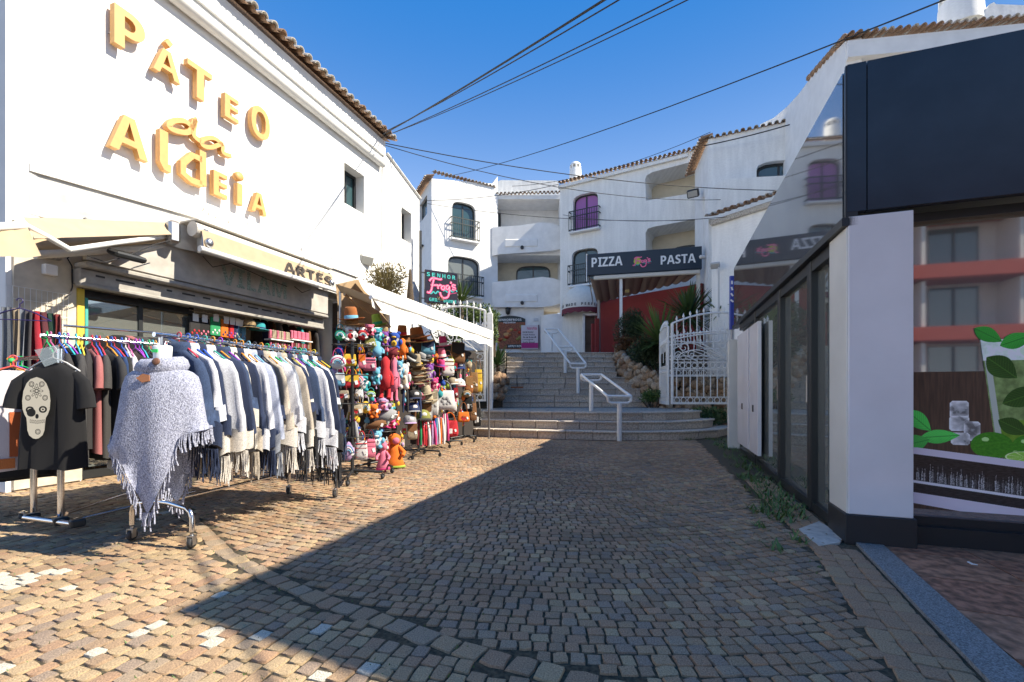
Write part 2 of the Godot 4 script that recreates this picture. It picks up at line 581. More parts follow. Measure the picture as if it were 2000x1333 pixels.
	# straight edging of three brick courses along the granite strip
	for r in 3:
		var d := 1.1 + .05 * r
		while d < 5.6:
			var ln := rng.randf_range(.085, .115)
			var xe := .742 + .444 * d if d < 3.0 else 2.074 + (d - 3.0) * .33
			var sl := .444 if d < 3.0 else .33
			var p := Vector2(xe + .05 + r * .104, d + ln * .4)
			if not (d > 3.05 and r == 2 and d < 3.5):
				var b := Basis(Vector3.UP, -atan(sl) + rng.randf_range(-.03, .03))
				part("edge_brick", variants[rng.randi() % 10], M.stone_var[[0, 6, 1, 4][rng.randi() % 4]], g, Transform3D(b * Basis.from_scale(Vector3(.098, .05, ln)), xz(p, rng.randf_range(-.002, .004))))
			d += ln * .93
	# granite strip and tiled terrace of the shop
	var gs := Shape.new()
	var a1 := Vector2(1.055 + .444 * 1.0, 1.0)
	var a2 := Vector2(1.055 + .444 * 3.3, 3.3)
	gs.prism(PackedVector2Array([a1, a2, a2 + Vector2(.17, -.02), a1 + Vector2(.17, -.02)]), -.03, .012, Transform3D(Basis(Vector3.RIGHT, Vector3.FORWARD, Vector3.UP), Vector3.ZERO))
	setting("granite_strip", gs, M.granite)
	var tf := Node3D.new()
	tf.name = "terrace_floor"
	tf.set_meta("kind", "structure")
	add_child(tf)
	var dir := Vector2(.945, -.326)
	var ax2 := Vector2(.326, .945)
	var base := Shape.new()
	base.prism(PackedVector2Array([a1 + Vector2(.17, -.02), a2 + Vector2(.17, -.02), a2 + Vector2(.9, -.1), Vector2(8, 1.8), Vector2(8, -2), Vector2(1.3, -2)]), -.03, -.004, Transform3D(Basis(Vector3.RIGHT, Vector3.FORWARD, Vector3.UP), Vector3.ZERO))
	part("bedding", base, M.earth, tf)
	var edge := PackedVector2Array([a1 + Vector2(.175, -.02), a2 + Vector2(.175, -.02), a2 + Vector2(6, -1.5), Vector2(8, -1.5), Vector2(.7, -1.5)])
	for i in range(-1, 9):
		for j in range(-1, 9):
			var o := Vector2(2.5, 3.1) + dir * (i * .6 - 1.2) - ax2 * (j * .45)
			var q := PackedVector2Array([o + dir * .004 + ax2 * .004, o + dir * .596 + ax2 * .004, o + dir * .596 + ax2 * .446, o + dir * .004 + ax2 * .446])
			for pc in Geometry2D.intersect_polygons(q, edge):
				var s := Shape.new()
				s.prism(pc, -.02, .004, Transform3D(Basis(Vector3.RIGHT, Vector3.FORWARD, Vector3.UP), Vector3.ZERO))
				part("floor_tile", s, [M.terracotta, M.terracotta_b][(i * 7 + j * 3) % 2 if i >= 0 and j >= 0 else 0], tf)
	# low slabs along the glass front
	var sl := Node3D.new()
	sl.name = "kerb"
	sl.set_meta("kind", "structure")
	add_child(sl)
	for i in 5:
		var d0 := 4.0 + i * 1.02
		var s := Shape.new()
		var q := PackedVector2Array([Vector2(1.46 + .363 * d0, d0), Vector2(1.70 + .363 * d0, d0 - .09), Vector2(1.70 + .363 * (d0 + 1.01), d0 + .92), Vector2(1.46 + .363 * (d0 + 1.01), d0 + 1.01)])
		s.prism(q, -.03, .03 + .004 * (i % 2), Transform3D(Basis(Vector3.RIGHT, Vector3.FORWARD, Vector3.UP), Vector3.ZERO))
		part("kerb_slab", s, M.slab, sl)
	var cp := Shape.new()
	cp.prism(PackedVector2Array([gv(1560, 1035), gv(1600, 1020), gv(1650, 1050), gv(1640, 1062), gv(1600, 1068)]), -.02, .006, Transform3D(Basis(Vector3.RIGHT, Vector3.FORWARD, Vector3.UP), Vector3.ZERO))
	setting("mortar_patch_on_ground", cp, surf(lin(.55, .52, .47), .9, M.tm, M.nf, 1.5, .5))
func gv(x: float, y: float) -> Vector2:
	var p := gp(x, y)
	return Vector2(p.x, -p.z)

# ---- left house ------------------------------------------------------------
const LA := Vector2(-5.485, 4.87)
const LB := Vector2(-2.697, 12.95)
func half_tile(r: float, ln: float, up: bool) -> ArrayMesh:
	var s := Shape.new()
	s.smooth()
	var rows := []
	var inn := []
	for i in 2:
		var a := []
		var b := []
		for k in 7:
			var an := PI * k / 6.0
			var rr := r * (1.0 if i == 0 else .86)
			var y := sin(an) * (1.0 if up else -1.0)
			a.append(Vector3(cos(an) * rr, y * rr, -i * ln))
			b.append(Vector3(cos(an) * (rr - .014), y * (rr - .014), -i * ln))
		rows.append(a); inn.append(b)
	s.grid(rows); s.grid([inn[1], inn[0]])
	s.smooth(false)
	for k in 6: s.quad(rows[0][k], rows[0][k + 1], inn[0][k + 1], inn[0][k])
	return s.made()
func eave(parent: Node3D, f: Transform3D, u0: float, u1: float, v: float, w: float, pitch: float, slope: float, rows: int, pale := .5) -> void:
	# rows of barrel tiles, lowest course first; f: wall frame
	var cover := half_tile(pitch * .36, .42, true)
	var pan := half_tile(pitch * .36, .42, false)
	var n := int(round((u1 - u0) / pitch))
	var tilt := Basis(Vector3.RIGHT, deg_to_rad(slope))
	for r in rows:
		var o := tilt * Vector3(0, 0, -r * .36)
		for i in n:
			var u := u0 + (i + .5) * (u1 - u0) / n
			part("roof_tile", cover, M.tile_pale if rng.randf() < pale else M.tile, parent, f * Transform3D(tilt, Vector3(u + rng.randf_range(-.006, .006), v + o.y + .03 + r * .006, w + o.z + rng.randf_range(-.012, .012))))
			if r == 0:
				part("roof_tile", pan, M.tile, parent, f * Transform3D(tilt, Vector3(u + pitch * .5, v + o.y + .075, w + o.z - .03)))
func build_left_house() -> void:
	rng.seed = 21
	var f := frame(LA, LB)
	var h := thing("white_house", "large white plastered house with yellow raised lettering and tiled eave", "building", f)
	var I := Transform3D.IDENTITY
	var ln := (xz(LB) - xz(LA)).length()
	var top := 6.85
	var ge := hit(f, 742, 310).x
	# wall facing the court, with two window openings
	var w1 := [hit(f, 672, 396), hit(f, 711, 343)]
	var w2 := [hit(f, 784, 466), hit(f, 803, 416)]
	var wt1 := hit(f, 674, 318).y
	var wb1 := hit(f, 672, 396).y
	var r1 := rect(w1[0].x, wb1, w1[1].x, wt1)
	var wt2 := hit(f, 785, 405).y
	var wb2 := hit(f, 784, 466).y
	var r2 := rect(w2[0].x, wb2, w2[1].x, wt2)
	var u_a := hit(f, 158, 600).x
	var u_b := hit(f, 650, 600).x
	var shop := rect(u_a, -.5, u_b, 3.05)
	var ol := PackedVector2Array([Vector2(0, 0), Vector2(ln, 0), Vector2(ln, hit(f, 818, 388).y), Vector2(ge + .25, hit(f, 752, 300).y), Vector2(ge, top + .1), Vector2(0, top + .1)])
	csg("wall", h, I, ol, .4, [[r1, .32], [r2, .32], [shop, .6]], M.plaster)
	var side := Shape.new()
	side.box(Vector3(-.02, 3.45, -3.2), Vector3(.04, 6.9, 6.4)); side.box(Vector3(ln - .2, 3.3, -3.2), Vector3(.4, 6.6, 5.6)); side.box(Vector3(ln / 2, 3.3, -6.2), Vector3(ln - .1, 6.6, .3))
	side.box(Vector3(ln / 2, 6.7, -3.2), Vector3(ln - .2, .1, 5.8))
	part("wall", side, M.plaster, h)
	for q in [[w1, wt1, wb1], [w2, wt2, wb2]]:
		var a: float = q[0][0].x
		var b: float = q[0][1].x
		var fr := Shape.new()
		var cm := Vector3((a + b) / 2, (q[1] + q[2]) / 2, -.27)
		var s2 := Vector2(b - a, q[1] - q[2])
		fr.box(cm + Vector3(-s2.x / 2 + .035, 0, 0), Vector3(.06, s2.y, .07)); fr.box(cm + Vector3(s2.x / 2 - .035, 0, 0), Vector3(.06, s2.y, .07))
		fr.box(cm + Vector3(0, s2.y / 2 - .035, 0), Vector3(s2.x - .14, .06, .07)); fr.box(cm - Vector3(0, s2.y / 2 - .035, 0), Vector3(s2.x - .14, .06, .07))
		fr.box(cm, Vector3(.05, s2.y - .14, .05))
		var wn := part("window", fr, M.black_metal, h)
		var g := Shape.new()
		g.box(cm + Vector3(0, 0, -.02), Vector3(s2.x - .1, s2.y - .1, .012))
		part("pane", g, M.house_glass, wn)
	# gutter: a half-round moulding
	var gu := Shape.new()
	gu.tube([Vector3(-.1, top - .06, .09), Vector3(ge, top - .06, .09)], .10, 12)
	gu.box(Vector3(ge / 2, top + .06, .05), Vector3(ge, .10, .12))
	part("gutter", gu, M.gutter, h)
	var co := Shape.new()
	co.box(Vector3(ge / 2, top + .30, .06), Vector3(ge, .36, .2))
	part("cornice", co, M.plaster, h)
	eave(h, I, -.2, ge + .12, top + .52, .42, .2, 20, 2, .75)
	var rf := Shape.new()
	rf.quad(Vector3(-.2, top + .50, .25), Vector3(ge + .1, top + .50, .25), Vector3(ge + .1, top + 1.5, -2.5), Vector3(-.2, top + 1.5, -2.5))
	part("roof", rf, M.tile, h)
	var dp := Shape.new()
	dp.tube([Vector3(ge + .05, top - .1, .05), Vector3(ge + .05, 3.2, .05)], .025, 6)
	part("drainpipe", dp, M.white, h)
	# capping course of the lower gable
	var cap := Shape.new()
	for i in 6:
		var p := Vector3(lerpf(ge + .3, ln, (i + .5) / 6.0), 0, -.15)
		p.y = lerpf(hit(f, 752, 300).y, hit(f, 818, 388).y, (i + .5) / 6.0) + .02
		cap.box(p, Vector3(.36, .05, .42), Basis(Vector3.FORWARD, .28), .015)
	part("capping", cap, M.plaster_old, h)
	# raised letters
	var sg := thing("wall_lettering", "raised ochre letters mounted on the white house wall", "sign", f)
	var wf := .135
	var lt := [["P", 223, 4, 236, 90, 283, 40], ["A", 299, 96, 299, 132, 352, 130], ["T", 366, 113, 393, 195, 414, 140], ["E", 439, 180, 441, 227, 466, 205], ["O", 491, 213, 491, 252, 527, 240],
		["A", 214, 227, 214, 284, 289, 280], ["E", 417, 331, 418, 379, 444, 355], ["A", 491, 376, 491, 410, 521, 405], ["I", 463, 356, 463, 398, 474, 380]]
	for L in lt:
		var u0 := hit(f, L[1], L[6], wf).x
		var u1 := hit(f, L[5], L[6], wf).x
		var vt := hit(f, L[1], L[2], wf).y
		var vb := hit(f, L[3], L[4], wf).y
		if L[0] == "A":
			vt = hit(f, (L[1] + L[5]) / 2.0 - 3, L[2], wf).y; vb = hit(f, L[3], L[4], wf).y
		if L[0] == "O":
			vt = hit(f, 507, 208, wf).y; vb = hit(f, 508, 270, wf).y
		if L[0] == "I":
			var s := Shape.new()
			s.box(Vector3((u0 + u1) / 2, (vt + vb) / 2, wf - .045), Vector3(u1 - u0, vt - vb, .09), Basis.IDENTITY, .006)
			part("letter", s, M.letter, sg)
			var dt := Shape.new()
			dt.lathe([Vector2(.001, -.045), Vector2(.07, -.045), Vector2(.075, 0), Vector2(.07, .045), Vector2(.001, .045)], 16, Transform3D(Basis(Vector3.RIGHT, PI / 2), Vector3((u0 + u1) / 2, vt + .12, wf - .045)))
			part("letter", dt, M.letter, sg)
		else:
			lettering("letter", L[0], M.letter, sg, I, u0, vb, u1, vt, wf - .045, .09)
	var acc := Shape.new()
	var pa := hit(f, 330, 84, wf)
	acc.box(Vector3(pa.x, pa.y, wf - .045), Vector3(.08, .10, .09), Basis(Vector3.BACK, -.5), .006)
	part("letter_accent", acc, M.letter, sg)
	# l, d drawn as strokes, and the cursive da
	var strokes := [[[[312, 255], [312, 318], [316, 326], [326, 331]], .055], [[[388, 295], [389, 362]], .05],
		[[[386, 312], [368, 303], [350, 318], [350, 338], [366, 352], [387, 360]], .045]]
	for k in strokes:
		var pts := []
		for q in k[0]:
			var p := hit(f, q[0] + 8, q[1], wf)
			pts.append(Vector2(p.x, p.y))
		part("letter", ribbon(pts, k[1], wf - .09, wf), M.letter, sg)
	for k in [[[[378, 252], [362, 237], [340, 236], [330, 247], [346, 256], [370, 257], [382, 232], [378, 262], [392, 276]], .035], [[[436, 283], [418, 270], [398, 272], [395, 283], [412, 288], [434, 282], [436, 298], [452, 305]], .03]]:
		var pts := []
		for q in k[0]:
			var p := hit(f, q[0], q[1], wf)
			pts.append(Vector2(p.x, p.y))
		part("letter", ribbon(smooth2(pts), k[1], wf - .09, wf), M.letter, sg)
	var pins := Shape.new()
	for q in [[224, 60], [330, 120], [395, 160], [442, 205], [508, 240], [240, 265], [322, 300], [390, 330], [420, 355], [468, 385], [503, 395]]:
		var p := hit(f, q[0], q[1], wf)
		pins.tube([Vector3(p.x, p.y, 0), Vector3(p.x, p.y, wf - .06)], .006, 5)
	part("mounting_pins", pins, M.steel, sg)
func smooth2(p: Array) -> Array:
	var o := []
	for i in p.size() - 1:
		var a: Vector2 = p[maxi(i - 1, 0)]
		var d: Vector2 = p[mini(i + 2, p.size() - 1)]
		for k in 5: o.append((p[i] as Vector2).cubic_interpolate(p[i + 1], a, d, k / 5.0))
	o.append(p[-1])
	return o
func ribbon(pts: Array, hw: float, z0: float, z1: float, z_up := Transform3D.IDENTITY) -> Shape:
	# an extruded stroke of half width hw following pts
	var s := Shape.new()
	var l := []
	var r := []
	for i in pts.size():
		var t: Vector2 = (pts[mini(i + 1, pts.size() - 1)] - pts[maxi(i - 1, 0)])
		t = t.normalized()
		var n := Vector2(-t.y, t.x) * hw
		l.append(pts[i] + n); r.append(pts[i] - n)
	var v := func(p: Vector2, z: float) -> Vector3: return z_up * Vector3(p.x, p.y, z)
	for i in pts.size() - 1:
		s.quad(v.call(r[i], z1), v.call(r[i + 1], z1), v.call(l[i + 1], z1), v.call(l[i], z1))
		s.quad(v.call(l[i], z0), v.call(l[i + 1], z0), v.call(r[i + 1], z0), v.call(r[i], z0))
		s.quad(v.call(l[i], z1), v.call(l[i + 1], z1), v.call(l[i + 1], z0), v.call(l[i], z0))
		s.quad(v.call(r[i + 1], z1), v.call(r[i], z1), v.call(r[i], z0), v.call(r[i + 1], z0))
	s.quad(v.call(l[0], z0), v.call(r[0], z0), v.call(r[0], z1), v.call(l[0], z1))
	s.quad(v.call(r[-1], z0), v.call(l[-1], z0), v.call(l[-1], z1), v.call(r[-1], z1))
	return s

# ---- shop front under the left house ----------------------------------------
func build_shop_front() -> void:
	rng.seed = 31
	var f := frame(LA, LB)
	var I := Transform3D.IDENTITY
	var sh := thing("clothes_shop", "open shop front with beige sign board and roller shutter box", "shop", f)
	var ua := hit(f, 158, 600).x
	var ub := hit(f, 650, 600).x
	# room behind the opening
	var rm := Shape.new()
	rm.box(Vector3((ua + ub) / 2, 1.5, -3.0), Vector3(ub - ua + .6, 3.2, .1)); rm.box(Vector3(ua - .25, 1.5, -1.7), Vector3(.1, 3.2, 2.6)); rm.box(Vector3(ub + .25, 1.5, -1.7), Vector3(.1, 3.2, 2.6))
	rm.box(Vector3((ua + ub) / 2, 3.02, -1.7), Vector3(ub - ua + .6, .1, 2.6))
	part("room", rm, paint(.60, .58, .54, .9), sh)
	# ledge with a splayed near end
	var p0 := Vector2(.15, .02)
	var p1 := Vector2(hit(f, 390, 415, .45).x, .45)
	var p2 := Vector2(hit(f, 702, 540, .45).x, .45)
	var lv := hit(f, 390, 415, .45).y
	var flat := Transform3D(Basis(Vector3.RIGHT, Vector3.BACK, Vector3.DOWN), Vector3.ZERO)
	var lg := Shape.new()
	lg.prism(PackedVector2Array([p0, p1, p2, Vector2(p2.x, -.02), Vector2(p0.x, -.02)]), -lv, -lv + .09, flat)
	part("ledge", lg, M.plaster_old, sh)
	var pn := Shape.new()
	pn.prism(PackedVector2Array([p0 + Vector2(.02, -.03), p1 + Vector2(-.02, -.04), p2 + Vector2(-.05, -.04), Vector2(p2.x - .05, .005), Vector2(p0.x, .005)]), -lv + .09, -3.1, flat)
	part("ledge_panel", pn, surf(lin(.62, .60, .56), .8, M.tm, M.nf, .7, .2), sh)
	# sign board and shutter box
	var s0 := hit(f, 166, 520, .3).x
	var s1 := hit(f, 640, 600, .3).x
	var vt := 3.16
	var vm := 2.66
	var vb := 2.38
	var sb := Shape.new()
	sb.box(Vector3((s0 + s1) / 2, (vt + vm) / 2, .28), Vector3(s1 - s0, vt - vm, .06), Basis.IDENTITY, .008)
	var sbn := part("sign_board", sb, M.sign_board, sh)
	var tw := hit(f, 432, 545, .32)
	var tx := hit(f, 560, 575, .32)
	lettering("lettering", "VILAM", surf(lin(.36, .46, .42), .8, M.tb, null, 3.0), sbn, I, tw.x, vm + .1, tx.x, vt - .1, .312, .004)
	var sx := Shape.new()
	sx.box(Vector3((s0 + s1) / 2, vm - .05, .2), Vector3(s1 - s0, .07, .26), Basis.IDENTITY, .02)
	sx.box(Vector3((s0 + s1) / 2, (vm + vb) / 2 - .04, .12), Vector3(s1 - s0, vm - vb - .1, .16), Basis.IDENTITY, .01)
	sx.box(Vector3((s0 + s1) / 2, vb, .16), Vector3(s1 - s0, .05, .12), Basis.IDENTITY, .012)
	var sxn := part("shutter_box", sx, M.shutter, sh)
	for i in 14:
		part("vent_slot", Shape.new().box(Vector3(lerpf(s0 + .2, s1 - .3, i / 13.0), vm - .15, .203), Vector3(rng.randf_range(.05, .22), .022, .01)), M.dark, sxn)
	# glazing of the near half
	var ug := hit(f, 372, 600, -.1).x
	var fr := Shape.new()
	for u in [ua + .03, (ua + ug) / 2, ug]: fr.box(Vector3(u, 1.2, -.1), Vector3(.05, 2.36, .06))
	fr.box(Vector3((ua + ug) / 2, .06, -.1), Vector3(ug - ua, .1, .065)); fr.box(Vector3((ua + ug) / 2, 2.32, -.1), Vector3(ug - ua, .1, .065))
	var wf := part("window_frame", fr, M.black_metal, sh)
	for k in 2:
		var a := lerpf(ua, ug, k * .5) + .03
		var b := lerpf(ua, ug, k * .5 + .5) - .03
		var g := Shape.new()
		g.box(Vector3((a + b) / 2, 1.2, -.1), Vector3(b - a, 2.1, .012))
		part("pane", g, M.dark_glass, wf)
	# cream pier facing, yellow edging
	var pr := Shape.new()
	pr.box(Vector3(ua / 2, 1.5, .02), Vector3(ua - .02, 2.96, .035))
	part("pier", pr, M.pier, sh)
	var ed := Shape.new()
	ed.box(Vector3(ua - .03, 1.6, .045), Vector3(.07, 1.5, .02)); 
	part("edging", ed, paint(.62, .45, .05), sh)
	var ed2 := Shape.new()
	ed2.box(Vector3(ua + .04, 1.55, .02), Vector3(.03, 1.4, .02))
	part("edging", ed2, paint(.06, .35, .30), sh)
	var post := Shape.new()
	post.box(Vector3(ub + .15, 1.5, .05), Vector3(.3, 3.0, .14)); post.box(Vector3(ub + .55, 1.5, .05), Vector3(.2, 3.0, .1))
	part("pilaster", post, paint(.10, .075, .06), sh)
	# wire grid panel on the pier
	var gr := Shape.new()
	var ga := hit(f, 12, 600, .06).x
	var gb := hit(f, 133, 600, .06).x
	for i in 12: gr.tube([Vector3(lerpf(ga, gb, i / 11.0), 1.15, .06), Vector3(lerpf(ga, gb, i / 11.0), 2.25, .06)], .003, 4)
	for i in 9: gr.tube([Vector3(ga, 1.15 + i * .1375, .064), Vector3(gb, 1.15 + i * .1375, .064)], .003, 4)
	solo("wire_grid_panel", gr, M.white_metal, "white wire grid panel fixed on the cream pier", "grid panel", f)
	# flood light over the door
	var fl := thing("flood_light", "black flood light under the shop awning", "lamp", f)
	var fp := hit(f, 248, 500, .55)
	var fs := Shape.new()
	fs.box(fp, Vector3(.34, .07, .2), Basis(Vector3.RIGHT, .35), .02)
	part("housing", fs, M.black_metal, fl)
	var fg := Shape.new()
	fg.box(fp + Basis(Vector3.RIGHT, .35) * Vector3(0, -.038, 0), Vector3(.28, .01, .15), Basis(Vector3.RIGHT, .35))
	part("lens", fg, paint(.3, .3, .3, .2), fl)
	var fb := Shape.new()
	fb.tube([fp, fp + Vector3(0, .05, -.3)], .015, 5)
	part("bracket", fb, M.black_metal, fl)
	var jb := solo("junction_box", Shape.new().box(hit(f, 96, 528, .06), Vector3(.12, .12, .09), Basis.IDENTITY, .01), M.white, "small white junction box on the cream pier", "electrical box", f)
	jb.name = "junction_box"
	var jb2 := hit(f, 98, 515, .05)
	solo("junction_box", Shape.new().box(jb2 + Vector3(0, .10, 0), Vector3(.17, .1, .08), Basis.IDENTITY, .01), surf(lin(.5, .46, .38), .7, M.tb, null, 2.0), "beige junction box above a smaller white one on the pier", "electrical box", f)
	var cb := Shape.new()
	var pts := []
	for q in [[145, 492], [131, 505], [140, 520], [141, 560], [136, 575], [125, 582]]: pts.append(hit(f, q[0], q[1], .07))
	cb.tube(pts, .007, 5)
	solo("cable", cb, M.wire, "black cable hanging down the cream pier", "cable", f)

	# near awning, partly out, on the splayed corner
	var a1 := thing("folding_awning", "cream folding awning with white arms at the splayed shop corner", "awning")
	var c := Shape.new()
	c.smooth()
	var rows := []
	for i in 9:
		var t := i / 8.0
		rows.append([px(lerpf(352, 45, t), lerpf(436, 424, t), lerpf(6.2, 4.3, t)), px(lerpf(345, 54, t), lerpf(447, 442, t) + 4 * sin(PI * t), lerpf(6.1, 4.15, t)), px(lerpf(340, 66, t), lerpf(458, 466, t), lerpf(6.0, 4.05, t))])
	c.grid(rows)
	part("fabric", c, M.awning, a1)
	var us := Shape.new()
	us.smooth()
	rows = []
	for i in 9:
		var t := i / 8.0
		rows.append([px(lerpf(348, 60, t), lerpf(442, 448, t), lerpf(6.3, 4.6, t)), px(lerpf(340, 66, t), lerpf(462, 474, t), lerpf(6.35, 4.85, t)), px(lerpf(330, 76, t), lerpf(484, 498, t), lerpf(6.3, 4.85, t))])
	us.grid(rows)
	part("rolled_fabric", us, M.awning, a1)
	var rl := Shape.new()
	rl.tube([px(336, 462, 6.15), px(60, 482, 4.75)], .075, 10)
	part("roller", rl, M.awning, a1)
	var hb := Shape.new()
	hb.tube([px(325, 482, 6.15), px(66, 497, 4.75)], .05, 8)
	part("housing", hb, M.awning_case, a1)
	for q in [[[325, 462, 6.05], [230, 474, 5.2], [136, 488, 4.5]], [[136, 488, 4.5], [92, 463, 4.25], [48, 440, 4.1]]]:
		var ar := Shape.new()
		ar.tube([px(q[0][0], q[0][1], q[0][2]), px(q[1][0], q[1][1], q[1][2]), px(q[2][0], q[2][1], q[2][2])], .028, 8)
		part("arm", ar, M.white_metal, a1)
	var fbar := Shape.new()
	fbar.tube([px(50, 440, 4.08), px(-160, 452, 3.4)], .035, 8)
	part("front_bar", fbar, M.white_metal, a1)
	var vl := Shape.new()
	vl.smooth()
	rows = []
	for i in 9:
		var t := i / 8.0
		rows.append([px(lerpf(50, -160, t), lerpf(438, 450, t), lerpf(4.08, 3.4, t)), px(lerpf(80, -160, t), lerpf(500, 510, t) + 3 * sin(t * 14), lerpf(4.0, 3.35, t) + .03 * sin(t * 20))])
	vl.grid(rows)
	part("valance", vl, M.awning, a1)
	var ec := Shape.new()
	ec.box(px(336, 455, 6.05), Vector3(.14, .3, .2), Basis(Vector3.UP, 1.0), .03)
	part("end_bracket", ec, M.steel, a1)

	# second awning, rolled in, along the wall
	var a2 := thing("folding_awning", "rolled in cream awning along the white wall above the sign board", "awning", f)
	var k0 := hit(f, 383, 455, .7)
	var k1 := hit(f, 648, 560, .7)
	var cs := Shape.new()
	cs.tube([Vector3(k0.x, 3.34, .62), Vector3(k1.x, 3.34, .62)], .105, 12)
	cs.box(Vector3((k0.x + k1.x) / 2, 3.46, .55), Vector3(k1.x - k0.x, .03, .36), Basis.IDENTITY, .01)
	part("cassette", cs, M.awning_case, a2)
	var rr := Shape.new()
	rr.smooth()
	rows = []
	for i in 13:
		var u := lerpf(k0.x + .05, k1.x - .05, i / 12.0)
		rows.append([Vector3(u, 3.33, .735), Vector3(u, 3.2, .76 + .008 * sin(i * 2.1)), Vector3(u, 3.06, .78)])
	rr.grid(rows)
	var rrn := part("valance", rr, M.awning, a2)
	lettering("lettering", "ARTES", paint(.05, .04, .035), rrn, I, hit(f, 553, 545, .77).x, 3.08, hit(f, 646, 570, .77).x, 3.27, .778, .003)
	var fb2 := Shape.new()
	fb2.tube([Vector3(k0.x - .02, 3.04, .79), Vector3(k1.x + .02, 3.04, .79)], .045, 8)
	part("front_bar", fb2, M.white_metal, a2)
	for u in [k0.x + .12, k1.x - .1]:
		var ar := Shape.new()
		ar.box(Vector3(u, 3.2, .66), Vector3(.1, .34, .14), Basis.IDENTITY, .02)
		ar.ball(Vector3(u, 3.16, .78), Vector3(.06, .07, .05), 10, 6)
		part("end_bracket", ar, M.steel, a2)
	var ur := Shape.new()
	ur.tube([Vector3(k0.x + .1, 3.1, .7), Vector3(k1.x - .3, 3.1, .6)], .03, 8)
	part("arm", ur, M.white_metal, a2)
	# string of small lights and wires beneath
	for q in [[[170, 500], [205, 512], [250, 500], [300, 478], [330, 470]], [[395, 500], [415, 522], [450, 515], [480, 527], [520, 545], [560, 560]], [[575, 560], [590, 572], [606, 566]]]:
		var pp := []
		for w in q: pp.append(hit(f, w[0], w[1], .6))
		solo("cable", Shape.new().tube(pp, .006, 5), M.wire, "thin black cable sagging below the awning bars", "cable", f, "cables under the shop awnings")

